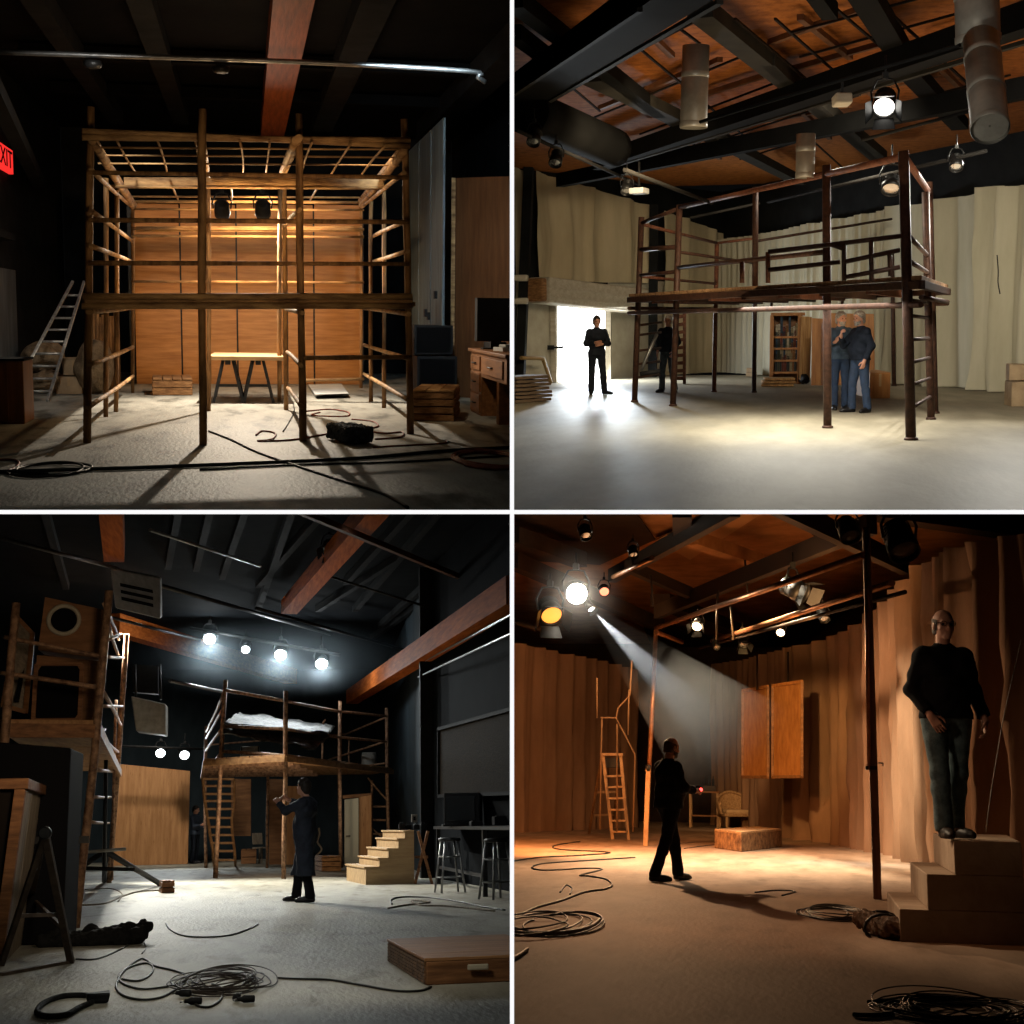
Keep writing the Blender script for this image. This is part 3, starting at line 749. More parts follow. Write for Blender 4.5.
# ---- mattress board
t = F(310, 396); q = MB()
q.hexa([F(315, 397), F(349, 396), F(342, 385), F(308, 386)], [F(315, 394.5, .09), F(349, 393.5, .09), F(342, 383.5, .09), F(308, 384.5, .09)])
q.build('white_board', WHITEB, None, label='flat dusty white board lying on the floor right of the trestle table', cat='board', bevel=.02)
# ---- foam block
c, s_ = box_px(333, 373, 446, 429, .9)
q = MB(); q.ball((c.x, c.y, .14), (.26, .55, .15), 26, 18, .12, 5)
q2 = MB().box((c.x, c.y + .1, .115), (.37, .8, .19), rz=.25)
o = q2.build('foam_block', FOAM, None, label='charcoal block of shaggy foam lying on the concrete before the scaffold', cat='foam block', bevel=.04)
md = o.modifiers.new('sub', 'SUBSURF'); md.subdivision_type = 'SIMPLE'; md.levels = md.render_levels = 5
tx_ = bpy.data.textures.new('foam_noise', 'CLOUDS'); tx_.noise_scale = .06
md = o.modifiers.new('disp', 'DISPLACE'); md.texture = tx_; md.strength = .06; md.mid_level = .5
# ---- left: orange cabinet, ladder, sacks
c, s_ = box_px(-8, 25, 424, 361, .9)
t = thing('plywood_cabinet', 'plain red-brown plywood cabinet at the left edge of the scaffold room', 'cabinet', c)
MB().box((c.x, c.y, s_[2] / 2), s_).build('carcass', PLYD, t, clip=False, bevel=.012)
MB().box((c.x, c.y, s_[2] + .015), (s_[0] + .03, s_[1] + .03, .03)).build('top_board', BLK, t, bevel=.005)
MB().box((c.x - .1, c.y - s_[1] / 2 - .008, s_[2] / 2), (s_[0] * .5, .016, s_[2] * .94)).build('door', PLYD, t, bevel=.004)
t = thing('ladder', 'worn aluminium ladder leaning over the sacks on the left of the scaffold', 'ladder', F(42, 396))
La, Lb = F(33, 392), F(49, 401); Lb.y = La.y = 25.2; Ta, Tb = A(72.5, 282, 27.6), A(84, 282, 27.6)
for a, b in ((La, Ta), (Lb, Tb)): MB().beam(a, b, .05, .08, (0, 1, 0)).build('stile', ALU, t, bevel=.008)
for i in range(9):
    k = .08 + i * .1; MB().tube([La.lerp(Ta, k), Lb.lerp(Tb, k)], .022, 8).build('rung', ALU, t)
c, s_ = box_px(56, 82, 394, 377, .9)
def carton(label, c, s_, rz=0, m=CARD, name='cardboard_box', group=None):
    t = thing(name, label, 'box', c, rz, group); sx, sy, sz = s_
    MB().box((0, 0, sz / 2), s_).build('carton', m, t, rel=True, bevel=.01)
    MB().box((-sx * .25, 0, sz + .006), (sx * .49, sy, .008), ry=.03).build('flap', m, t, rel=True); MB().box((sx * .25, 0, sz + .006), (sx * .49, sy, .008), ry=-.03).build('flap', m, t, rel=True)
    MB().box((0, -sy / 2 - .002, sz * .72), (.05, .004, sz * .5)).build('tape', mat('packing_tape', (.4, .26, .13), .3), t, rel=True)
    return t
carton('pale carton on the floor beneath another, beside the leaning ladder', c, s_)
c2 = V((c.x + .02, c.y + .06, s_[2] + .03)); carton('pale carton stacked on top of another beside the leaning ladder', c2, (.36, .8, .3), .15)
def sack(label, c, r, seed, m=SACK, name='sack', group=None, cat='sack'):
    q = MB(); random.seed(seed); c = V(c); q.ball((c.x, c.y, c.z + r[2]), r, 22, 14, .3, 2.2 + seed * .1)
    q.v = [V((v.x, v.y, max(v.z, c.z))) for v in q.v]
    b = q.build(name, m, None, label=label, cat=cat, group=group, sub=1); return b
sack('slumped brown sack at the foot of the leaning ladder', F(47, 393), (.32, .5, .22), 1)
sack('dark burlap sack lying on top behind the leaning ladder', F(50, 391) + V((-.05, .4, .42)), (.3, .4, .25), 2)
sack('big tan bundle of cloth bulging beside the left post of the scaffold', F(84, 392) + V((.26, -.5, .0)), (.36, .5, .5), 3, SACK, 'cloth_bundle', cat='bundle')
sack('heap of brown netting on the wall side of the ladder', F(31, 392) + V((.12, .6, .35)), (.38, .5, .3), 4, name='netting_bundle', cat='bundle')
for i in range(3): pass
q = MB(); c = F(99, 394) + V((0, .5, 0))
for i in range(8): q.tube([V((c.x - .25 + i * .07, c.y + .9, 0)), V((c.x - .2 + i * .06, c.y + 1.0, 1.5 + .1 * sin(i * 2)))], .05, 6, jit=.2)
q.build('reed_screen', TIM, None, label='rough upright brown reed screen standing inside the left bay of the scaffold', cat='screen')
# ---- right side: panels, speakers, desk
for i, (yy, ln) in enumerate(((26.0, 1.7), (27.75, 1.9), (29.7, 2.3))):
    zt = 5.1
    MB().box((3.6, yy + ln / 2, zt / 2), (.05, ln - .06, zt)).build('metal_panel', GREY, None, label=['nearest tall grey panel right of the scaffold, its front edge lit', 'second tall grey panel right of the scaffold', 'farthest tall grey panel right of the scaffold'][i], cat='panel', group='tall grey panels', bevel=.01)
for px, py in ((437, 295), (427, 313), (430, 316)):
    MB().box(A(px, py, 26.2) + V((-.03, 0, 0)), (.05, .16, .14)).build('socket_box', BLACKP, None, label='small dark switch box on the tall grey panel', cat='switch box', group='switch boxes on the grey panel')
def speaker(label, pxl, pxr, pb, pt_, Y, z0, dep=.9, fold=True):
    a, b = A(pxl, pb, Y), A(pxr, pb, Y); h = A(pxl, pt_, Y).z - a.z; c = V(((a.x + b.x) / 2, Y + dep / 2, a.z))
    t = thing('speaker_cabinet', label, 'speaker', c); w_ = b.x - a.x
    MB().box((0, 0, h / 2), (w_, dep, h)).build('cabinet', BLACKP, t, rel=True, bevel=.015)
    MB().box((0, -dep / 2 - .006, h * .5), (w_ * .88, .012, h * .86)).build('grille', mat('speaker_grille', (.005, .005, .006), .9, spec=.03, col2=(.003, .003, .003), nscale=60), t, rel=True, bevel=.004)
    MB().tube([V((w_ / 2 + .005, -.08, h * .6)), V((w_ / 2 + .03, -.04, h * .62)), V((w_ / 2 + .03, .08, h * .62)), V((w_ / 2 + .005, .12, h * .6))], .014, 6).build('handle', STEEL, t, rel=True)
    return t
speaker('lower black speaker cabinet beside the grey panels', 417, 457, 397, 356, 25.9, 0)
speaker('upper black speaker cabinet stacked on another beside the grey panels', 414, 453, 354.5, 325, 25.9, 0, 1.0)
t = thing('desk', 'old brown wooden desk with drawers at the right edge of the scaffold room', 'desk', F(500, 424))
DESK = mat('desk_wood', (.27, .115, .04), .5, col2=(.15, .06, .02), nscale=3, stretch=(5, .6, 5))
fl = F(471, 411); nr = F(497, 424); dx = V((nr.x - fl.x, nr.y - fl.y, 0)); zt = A(471, 351, fl.y).z
n_ = V((dx.y, -dx.x, 0)).normalized()
n_ = n_ if n_.x > 0 else -n_
far = n_ * 1.0
def dk(u, z, o=0.): return fl + dx * u + V((0, 0, z)) - n_ * o
def panel(u0, u1, z0, z1, o, nm, m):
    q = MB(); q.hexa([dk(u0, z0, o), dk(u1, z0, o), dk(u1, z0, -.03), dk(u0, z0, -.03)], [dk(u0, z1, o), dk(u1, z1, o), dk(u1, z1, -.03), dk(u0, z1, -.03)]); return q.build(nm, m, t, bevel=.005)
MB().prism([dk(-.03, zt, .05), dk(1.35, zt, .05), dk(1.35, zt, -1.3), dk(-.03, zt, -1.3)], (0, 0, .05)).build('desk_top', DESK, t, clip=True, bevel=.008)
MB().prism([dk(0, 0), dk(.42, 0), dk(.42, 0, -1.1), dk(0, 0, -1.1)], (0, 0, zt)).build('pedestal', DESK, t, clip=True)
MB().prism([dk(.42, zt * .62), dk(1.3, zt * .62), dk(1.3, zt * .62, -1.1), dk(.42, zt * .62, -1.1)], (0, 0, zt * .38)).build('apron', DESK, t, clip=True)
MB().prism([dk(.98, 0), dk(1.06, 0), dk(1.06, 0, -.9), dk(.98, 0, -.9)], (0, 0, zt)).build('leg', DESK, t, clip=True)
for u0, u1, z0, z1 in ((.03, .39, .72, .94), (.03, .39, .38, .68), (.03, .39, .04, .34), (.46, 1.2, .68, .94)):
    d_ = panel(u0, u1, zt * z0, zt * z1, .025, 'drawer', DESK)
    MB().tube([dk((u0 + u1) / 2 - .06, zt * (z0 + z1) / 2, .03), dk((u0 + u1) / 2 - .05, zt * (z0 + z1) / 2, .06), dk((u0 + u1) / 2 + .05, zt * (z0 + z1) / 2, .06), dk((u0 + u1) / 2 + .06, zt * (z0 + z1) / 2, .03)], .012, 6).build('handle', DARKM, d_)
c = A(494, 349, 21.6); c.z = zt + .06; t = thing('monitor', 'black computer monitor standing on the wooden desk', 'monitor', c)
MB().box(c + V((0, 0, .46)), (.62, .1, .66), rz=.25).build('screen', BLACKP, t, clip=True, bevel=.012); MB().box(c + V((0, .06, .08)), (.1, .1, .14)).build('stand', BLACKP, t, clip=True); MB().box(c + V((0, .06, .016)), (.36, .26, .024)).build('base', BLACKP, t, clip=True)
for u, o, nm, lb, sz in ((.2, -.3, 'tool_case', 'small dark tool case on the corner of the wooden desk', (.26, .3, .1)), (.85, -.2, 'paper_stack', 'pale stack of papers on the wooden desk', (.3, .3, .06))):
    c = dk(u, zt + .062, o); tt = thing(nm, lb, 'case' if 'case' in nm else 'papers', c)
    m_ = BLACKP if 'case' in nm else WHITEB
    MB().box(c + V((0, 0, sz[2] / 2)), sz, rz=.3).build('body', m_, tt, clip=True, bevel=.01); MB().box(c + V((0, 0, sz[2] + .02)), (sz[0] * .6, sz[1] * .5, .04), rz=.5).build('top_piece', m_, tt, clip=True, bevel=.008)
a, b = A(456, 178, 26.8), A(512, 176, 25.8)
q = MB(); q.prism([V((a.x, a.y, 0)), V((b.x, b.y, 0)), b, a], (.03, .05, 0)); q.build('brown_flat', mat('brown_flat_ply', (.15, .06, .022), .6, col2=(.09, .035, .012), nscale=2, stretch=(4, 4, .4)), None, clip=True, label='tall dark brown plywood flat standing behind the desk', cat='scenery flat')
MB().beam(V((a.x - .05, a.y - .03, 0)), V((a.x - .05, a.y - .03, a.z)), .07, .07).build('pine_batten', TIMH, None, label='upright pine batten along the edge of the dark brown flat', cat='batten')
# ---- cables
cable('cable', [(0, 474), (60, 472), (130, 470), (256, 465), (360, 460), (440, 453), (512, 449)], .022, BLKCAB, 'long black cable running right across the floor before the scaffold', clip=True)
cable('cable', [(200, 471), (300, 466), (400, 463), (520, 456)], .013, BLKCAB, 'thin black cable running beside the long one toward the wooden desk', clip=True)
coil('cable_coil', (50, 471), .36, .55, 2.6, .014, BLKCAB, 'small black cable coil on the floor at lower left before the scaffold', 'cable coil', seed=3)
cable('cable', [(-6, 461), (12, 461), (19, 464), (14, 470), (-6, 475)], .014, REDC, 'reddish cable looping in from the left edge of the scaffold room')
coil('cable_coil', (487, 461), .36, .85, 4.6, .017, REDC, 'red brown cable coil on the floor at right below the desk', 'cable coil', seed=5, clip=True)
cable('cable', [(256, 436), (262, 432), (275, 434), (272, 440), (258, 442), (290, 441), (320, 436), (332, 434)], .013, REDC, 'red cable snaking from the middle posts to the foam block')
cable('cable', [(306, 412), (330, 410), (348, 413), (345, 417), (312, 416), (320, 413)], .012, REDC, 'flat red cable loop on the floor near the white board')
cable('cable', [(352, 420), (372, 422), (378, 427), (365, 431), (385, 434), (402, 433), (400, 438), (375, 440)], .012, REDC, 'red cable squiggle on the floor behind the foam block')
cable('cable', [(373, 448), (410, 446), (444, 444), (446, 441)], .011, REDC, 'red cable end trailing right from the foam block')
cable('cable', [(209, 432), (232, 441), (262, 455), (330, 478), (380, 494), (408, 509)], .013, BLKCAB, 'black cable slanting from the second post down to the front edge of the floor')
cable('cable', [(293, 403), (294, 412), (288, 424), (283, 432)], .01, BLKCAB, 'short dark cable dangling by the middle post onto the floor')
# ---- lights
warm = (1, .74, .46)
light('SPOT', 'scaffold_flood', V((.1, 25.3, 3.45)), V((.05, 23.5, 0)), 1900, (1, .86, .68), .05, 150, .8)
light('SPOT', 'wall_wash', V((.3, 25.2, 3.2)), V((.55, 31.3, 1.75)), 1000, (1, .62, .3), .12, 95, 1)
light('AREA', 'low_wash', V((.3, 28.8, 3.5)), V((.3, 26, 0)), 60, (1, .85, .66), 1.2)
light('SPOT', 'panel_cold', V((2.3, 18.5, 5.3)), V((3.5, 28.5, 2.4)), 1300, (.72, .9, 1), .2, 55, .8)
light('SPOT', 'front_fill', V((.2, 10.0, 1.7)), V((.1, 17.2, 3.2)), 340, (1, .74, .45), .5, 50, 1)  # added fill from the front, brightens the near faces of the scaffold
light('SPOT', 'beam_warm', V((.66, 14.5, 1.5)), V((.66, 22.5, 5.6)), 120, (1, .6, .3), .2, 45, 1)
light('SPOT', 'left_cold', V((-1.5, 17.5, 4.8)), V((-3.3, 26, 1.2)), 800, (.98, .95, .88), .2, 60, .8)
light('SPOT', 'right_warm', V((1.2, 19, 4.6)), V((3.7, 22.5, .6)), 330, (1, .8, .55), .2, 60, .8)
light('POINT', 'scaffold_fill', V((.1, 21.2, 2.75)), V((0, 0, 0)), 95, (1, .66, .32), .1)  # added unseen lamp, gilds the inner sides of posts and roof
light('SPOT', 'pool_grey', V((0, 13.6, 5.3)), V((0, 13.2, 0)), 45, (.95, 1, .88), .6, 100, 1)
# ================================================================== upper right room: pale drapes, steel scaffold platform, four people
use(UR)
CONC2 = mat('concrete_sheen', (.27, .237, .17), .55, col2=(.18, .156, .11), nscale=1.6, stretch=(1, .3, 1), bump=.12, bscale=14, detail=9, spec=.13)
DRAPE = mat('drape_cream', (.5, .42, .28), .9, spec=.05, col2=(.38, .315, .2), nscale=1.2, stretch=(1, 1, .25))
DRAPE2 = mat('drape_pale_grey', (.5, .465, .36), .9, spec=.05, col2=(.39, .36, .265), nscale=1.0, stretch=(1, 1, .25))
OSB = mat('ceiling_board_orange', (.40, .135, .03), .7, spec=.1, col2=(.2, .06, .012), nscale=5, detail=10, bump=.25, bscale=22)
BEAMB = mat('ceiling_beam_black', (.004, .004, .004), .8, col2=(.002, .002, .002), nscale=2, spec=.06)
BEAMG = mat('ceiling_beam_grey', (.03, .027, .022), .7, spec=.06, col2=(.018, .017, .015), nscale=2)
RUST = mat('rust_brown_steel', (.07, .032, .02), .55, .2, col2=(.028, .013, .009), nscale=12)
RUSTL = mat('rust_red_steel', (.2, .075, .04), .55, .2, col2=(.08, .03, .017), nscale=12)
DECKW = mat('deck_ply', (.42, .25, .13), .6, col2=(.16, .085, .04), nscale=3, stretch=(.5, 4, 4))
GALV = mat('galvanised_duct', (.5, .47, .4), .35, .45, col2=(.33, .31, .26), nscale=3)
PAINTW = mat('painted_header', (.5, .45, .36), .6, col2=(.38, .33, .25), nscale=3, stretch=(.5, 3, 3))
DAY = mat('daylight_door', (.95, .97, 1), .9, emit=3.2, ecol=(.93, .97, 1))
DENIM = mat('denim_blue', (.022, .032, .055), .85, col2=(.022, .04, .08), nscale=14, bump=.2, bscale=120)
NAVY = mat('navy_cloth', (.014, .018, .028), .85, col2=(.008, .01, .016), nscale=10, bump=.15, bscale=80)
BLACKCL = mat('black_cloth', (.008, .008, .009), .9, col2=(.004, .004, .0045), nscale=9, spec=.1)
SHOE = mat('shoe_black', (.008, .007, .007), .45)
HAIRG = mat('hair_grey', (.32, .3, .28), .7, col2=(.14, .13, .12), nscale=40)
HAIRD = mat('hair_dark', (.02, .014, .01), .6, col2=(.01, .007, .005), nscale=40)
HAIRW = mat('hair_white', (.55, .53, .5), .7, col2=(.33, .31, .29), nscale=40)
WHITECL = mat('white_collar', (.7, .68, .64), .8)

# -- walls run along measured base lines; corner at the back
cor = F(720, 372); lw = F(553, 382.5); lw2 = F(608, 380); rw = F(985, 389)
dl = V((lw.x - cor.x, lw.y - cor.y, 0)).normalized(); dr = V((rw.x - cor.x, rw.y - cor.y, 0)).normalized()
nl = V((-dl.y, dl.x, 0)); nl = nl if nl.x < 0 else -nl           # outward of left wall
nr_ = V((-dr.y, dr.x, 0)); nr_ = nr_ if nr_.x > 0 else -nr_
ZC = 5.55
struct('floor', MB().sheet(lambda u, v: V((-12 + 26 * u, 8.8 + 34 * v, 0)), 8, 12, False), CONC2)
L0, R0 = cor + dl * 22, cor + dr * 22
la, lb = PL(553.5, 350, cor, nl), PL(608, 350, cor, nl)          # door jambs
zdoor = PL(580, 303, cor, nl).z; DJ = (la.copy(), lb.copy())
BKW = mat('black_upper_wall', (.012, .0125, .0125), .8, col2=(.007, .007, .007), nscale=2, spec=.08)
def wallseg(nm, a, b, z0, z1, n, m):
    a, b = V((a.x, a.y, z0)), V((b.x, b.y, z0)); d = (b - a).normalized() * 0
    struct(nm, MB().prism([a, b, b + n * .1, a + n * .1], (0, 0, z1 - z0)), m)
LOWW = mat('plaster_cream', (.42, .38, .3), .8, col2=(.33, .29, .22), nscale=2)
for a, b, z0, z1, m_ in ((L0, la, 0, 2.8, LOWW), (L0, la, 2.8, 5.6, BKW), (la, lb, zdoor, 5.6, BKW), (lb, cor + dl * -.4, 0, 2.8, LOWW), (lb, cor + dl * -.4, 2.8, 5.6, BKW)): wallseg('wall_left', a, b, z0, z1, nl, m_)
wallseg('wall_back', cor - dr * .4, R0, 0, 5.6, nr_, BKW)
# ceiling: orange boards above two crossing layers of dark beams
struct('ceiling', MB().box((1, 25, ZC + .1), (34, 36, .1)), OSB)
def cbeam(p, q, z, wd, hh, m):
    wd *= .62; hh *= .42
    a, b = F(p[0], p[1], z), F(q[0], q[1], z); d = (b - a); o = d.normalized() * 3
    struct('ceiling_beam', MB().beam(a - V((0, 0, -hh / 2)) , b + V((0, 0, hh / 2)), wd, hh), m)
zb = 4.85
# deep main beams rising to the right in view
for p, q, wd, m in (((520, 106), (700, -12), 1.0, BEAMB), ((600, 170), (1040, 28), .55, BEAMB), ((560, 187), (1040, 96), .35, BEAMB)): cbeam(p, q, zb, wd, .75, m)
cbeam((540, 108), (720, 4), zb - .02, .12, .1, BEAMG); cbeam((618, 166), (1040, 40), zb - .02, .14, .12, BEAMG)
cbeam((514, 96), (640, 12), zb - .05, .1, .12, BEAMG)
# joists crossing the other way
zj = 5.15
for p, q, wd, m in (((514, 8), (660, 118), .35, BEAMB), ((590, 82), (690, 130), .55, BEAMG), ((700, 18), (880, 160), .5, BEAMG), ((706, 138), (800, 185), .5, BEAMG), ((768, 66), (800, 96), .3, BEAMG), ((806, 102), (876, 162), .3, BEAMG), ((860, -4), (900, 60), .5, BEAMB), ((905, 72), (960, 130), .5, BEAMB), ((514, 40), (560, 74), .3, BEAMB), ((800, -20), (830, 20), .3, BEAMB)):
    cbeam(p, q, zj, wd, .45, m)
zs = 5.42
THINB = mat('ceiling_batten', (.13, .05, .018), .6, col2=(.07, .026, .01), nscale=4)
for p, q in (((560, 60), (640, 20)), ((600, 110), (700, 70)), ((650, 95), (720, 62)), ((650, 150), (720, 128)), ((700, 98), (790, 70)), ((770, 45), (880, 5)), ((790, 72), (890, 44)), ((850, 98), (940, 76)), ((770, 122), (850, 108)), ((880, 128), (950, 112)), ((930, 40), (1024, 14)), ((640, 28), (672, 58)), ((745, 52), (772, 82)), ((800, 20), (850, 60)), ((850, 80), (905, 120)), ((930, 60), (990, 120)), ((620, 95), (650, 118)), ((690, 140), (720, 160)), ((800, 112), (830, 140))):
    cbeam(p, q, zs, .14, .18, THINB)
LINE = mat('ceiling_cable_black', (.012, .008, .006), .8, spec=.05)
for p, q in (((560, 92), (700, 20)), ((590, 120), (760, 50)), ((640, 135), (780, 82)), ((690, 150), (860, 96)), ((740, 160), (900, 112)), ((790, 34), (940, -6)), ((800, 58), (960, 14)), ((870, 112), (1010, 76)), ((600, 70), (700, 150)), ((640, 50), (760, 150)), ((680, 30), (700, 45)), ((735, 20), (830, 100)), ((775, 20), (860, 95)), ((830, 5), (925, 85)), ((880, 5), (985, 100)), ((700, 110), (770, 172)), ((800, 130), (850, 175)), ((550, 70), (600, 112))):
    cbeam(p, q, zs - .12, .05, .07, LINE)
# curtains
def wallpt(px, py, n, off=0.): return PL(px, py, cor - n * off, n)
def drape(name, label, pts, n, m, zt, off=.0, **kw):
    base = []
    for px in pts:
        p = wallpt(px, 340, n); p.z = .02; base.append(p - n * (off + .2))
    tops = [wallpt(px, t, n).z for px, t in zip(pts, zt)]
    return curtain(name, base, tops, m, label, **kw)
zh = PL(580, 282, cor, nl).z
q = []
def header_drape(label, pxs, tops, seed, zlo):
    base = []
    for px in pxs:
        p = wallpt(px, 340, nl); p.z = zlo; base.append(p - nl * .22)
    o = curtain('curtain', base, [wallpt(px, t, nl).z - zlo for px, t in zip(pxs, tops)], DRAPE, label, amp=.13, pitch=1.3, seed=seed, flare=1.15, group='cream drapes on the left wall')
header_drape('narrow cream drape at the far left edge, left of the black column', [508, 516, 522], [164, 168, 171], 1, .3)
header_drape('wide cream drape hanging above the bright doorway', [531, 560, 600, 648], [171, 180, 192, 207], 2, zh)
header_drape('cream drape hanging to the floor between the black column and the back corner', [657, 690, 722], [211, 222, 235], 3, .02)
drape('curtain', 'pale gathered drape along the back wall behind the scaffold platform', [722, 768, 826, 880, 900], nr_, DRAPE2, [241, 235, 223, 214, 209], .1, amp=.09, pitch=.34, seed=5, flare=1.2)
drape('curtain', 'broad pale drape along the back wall to the right of the scaffold platform', [900, 930, 985, 1010], nr_, DRAPE2, [208, 204, 195, 189], .22, amp=.2, pitch=2.0, seed=6, flare=1.7)
drape('curtain', 'tied pale drape at the right edge of the pale room', [999, 1016, 1075], nr_, DRAPE2, [190, 188, 186], .5, amp=.2, pitch=.9, seed=7, flare=1.3)
# doorway: daylight plane in the opening, frame, header
MB().prism([la + nl * .05 - V((0, 0, la.z)), lb + nl * .05 - V((0, 0, lb.z)), lb + nl * .06 - V((0, 0, lb.z)), la + nl * .06 - V((0, 0, la.z))], (0, 0, zdoor)).build('door_2', DAY, None, kind='structure')
for p in (la, lb):
    struct('trim_2', MB().beam(V((p.x, p.y, 0)) - nl * .02, V((p.x, p.y, zdoor)) - nl * .02, .16, .3), PAINTW)
struct('trim_3', MB().beam(V((la.x, la.y, zdoor)) - nl * .02, V((lb.x, lb.y, zdoor)) - nl * .02, .3, .14), PAINTW)
q = wallpt(551, 347.5, nl, .25)
t = thing('door_latch', 'dark latch on the left jamb of the bright doorway', 'latch', q); MB().box(q, (.18, .1, .12)).build('plate', BLACKP, t); MB().tube([q, q + V((.3, -.1, .0)), q + V((.35, -.1, .02))], .03, 6).build('lever', BLACKP, t)
ha, hb = wallpt(539, 290, nl, .7), wallpt(638, 301.5, nl, .7)
hz0, hz1 = wallpt(590, 307, nl), wallpt(590, 283, nl); hh = abs(hz1.z - hz0.z)
t = thing('header_beam', 'long cream boxed beam across the top of the bright doorway', 'beam', V((ha.x, ha.y, ha.z - hh / 2)))
q = MB().beam(ha, hb, .7, hh); q.build('beam_box', PAINTW, t, bevel=.04)
MB().beam(ha + dl * .02, ha + dl * .22, .6, hh * .9).build('end_cap', CRATE, t, bevel=.05)
for k in (-.25, .1): MB().beam(ha + V((0, 0, hh * k)) - nl * .37, hb + V((0, 0, hh * k)) - nl * .37, .02, .03).build('seam_strip', PAINTW, t)
# black columns
for pxb, pxt, pt_, lb_ in ((519.5, 529, 168, 'black square column at the far left between two cream drapes'), (652.5, 654, 205, 'black square column behind the left end of the scaffold platform')):
    p = wallpt(pxb, 374, nl, .4); q = wallpt(pxt, pt_, nl, .4); p.z = 0
    MB().beam(p, q, .24, .3).build('column', BKW, None, label=lb_, cat='column')
for py in (278, 301):
    q = wallpt(521, py, nl, .6); MB().box(q, (.35, .3, .16)).build('wall_bracket', PAINTW, None, label='%s pale wooden peg on the far left black column' % ('upper' if py < 290 else 'lower'), cat='peg', bevel=.03)
# hoop rail and lumber stack on the left
a = [wallpt(521, 358, nl, .8), wallpt(541, 358.5, nl, .8), wallpt(544, 362, nl, .8), wallpt(551, 383, nl, .8)]
MB().tube(spline(a, 4), .05, 8).build('handrail', mat('yellow_ochre_rail', (.3, .19, .07), .5), None, clip=True, label='thin ochre handrail on the left beside the bright doorway', cat='handrail')
LUM = mat('lumber_end', (.17, .115, .07), .8, col2=(.07, .045, .028), nscale=5, stretch=(.4, .4, 5), bump=.5, bscale=20)
a, b = F(500, 405), F(535, 402); zt = A(540, 375, b.y).z; n = 7; random.seed(5)
for i in range(n):
    z = zt * (i + .5) / n; o = V((0, .4 * rnd(-1, 1) * .2, 0))
    MB().beam(V((a.x, a.y, z)) + V((0, .5, 0)) + o, V((b.x + rnd(-.05, .05), b.y, z)) + V((0, .5, 0)) + o, .6, zt / n - .02).build('timber_plank', LUM, None, clip=True, label='weathered plank in the stack at the left edge, %s' % ['lowest of all', 'second from the floor', 'third from the floor', 'in the middle of the stack', 'third from the top', 'second from the top', 'topmost of all'][i], cat='plank', group='planks stacked by the bright doorway', bevel=.012)

# -- scaffold platform
sp = thing('scaffold_platform', 'rust brown steel scaffold platform with a plywood deck and guard rails', 'scaffold', F(790, 415))
def sbar(a, b, r=.05, m=RUST, name='rail'): MB().tube([a, b], r, 8).build(name, m, sp)
PB = {}
def spost(k, b, t_, r=.06, m=RUST):
    p = F(*b); q = A(t_[0], t_[1], p.y); PB[k] = (p, q); MB().tube([p, p.lerp(q, .5), q], r, 10).build('post', m, sp)
    MB().lathe([(r * 1.35, 0), (r * 1.35, .025), (r * 1.05, .04)], p, (0, 0, 1), 12).build('foot_plate', m, sp)
spost(1, (634.5, 402), (641.5, 217)); spost(2, (673, 406), (679.5, 205)); spost(3, (827.5, 428), (826.5, 165), .062); spost(4, (911, 440), (903.5, 151), .07)
spost(5, (931, 419.5), (925.5, 192)); spost(6, (935, 413.5), (929, 182)); spost(7, (714, 392), (717, 242), .05, RUSTL); spost(8, (754, 392.5), (755.5, 243), .05); spost(9, (894, 386), (892, 250), .05)
def at(k, py):                                # point on post k at an image row
    p, q = PB[k]; lo, hi = p, q
    f = lambda P: 0
    y = A(768, py, p.y).z; s_ = y / q.z; return p.lerp(q, s_)
def rail2(k0, y0_, k1, y1_, r=.045, m=RUST): sbar(at(k0, y0_), at(k1, y1_), r, m)
pf = PB[2][0].lerp(PB[3][0], .56); pq_ = A(755, 296, pf.y); sbar(pq_, A(755.5, 187, pf.y), .05, RUST, 'post')
# top rails
rail2(2, 205, 3, 176, .045, RUSTL); rail2(3, 176, 4, 161, .05, RUSTL); rail2(1, 220, 2, 206, .04); rail2(1, 221, 7, 242, .035, RUSTL); rail2(4, 160, 6, 197, .05, RUSTL); rail2(7, 242, 8, 238, .03, RUSTL); rail2(8, 241, 9, 222, .03)
# guard rails
rail2(1, 273, 2, 270, .035); rail2(2, 266, 3, 253, .04); rail2(1, 247, 2, 245); rail2(2, 250, 8, 263, .03); rail2(1, 274, 7, 283, .03, RUSTL)
rail2(3, 251, 4, 236, .0) if False else None
a, b = at(3, 244), at(4, 252)
# guard rail frame over the right bay: set behind the front edge
Y5 = (PB[3][0].y + PB[5][0].y) / 2
def gp(px, py): return A(px, py, 18.2)
for p, q in (((844, 243), (901, 236)), ((844, 262), (900, 250)), ((844, 281), (844, 243)), ((871.5, 281), (871, 240)), ((890.5, 276), (889.5, 252)), ((830, 244), (844, 249)), ((846, 277), (900, 267)), ((768, 252), (844, 243)), ((768, 270), (840, 262))): sbar(gp(*p), gp(*q), .03)
for p, q in (((768, 252), (768, 283)), ((742, 283), (742, 262))): sbar(A(*p, 21), A(*q, 21), .035, RUSTL)
for y0_, y1_ in ((236, 258), (262, 275)): rail2(4, y0_, 5, y1_, .035)
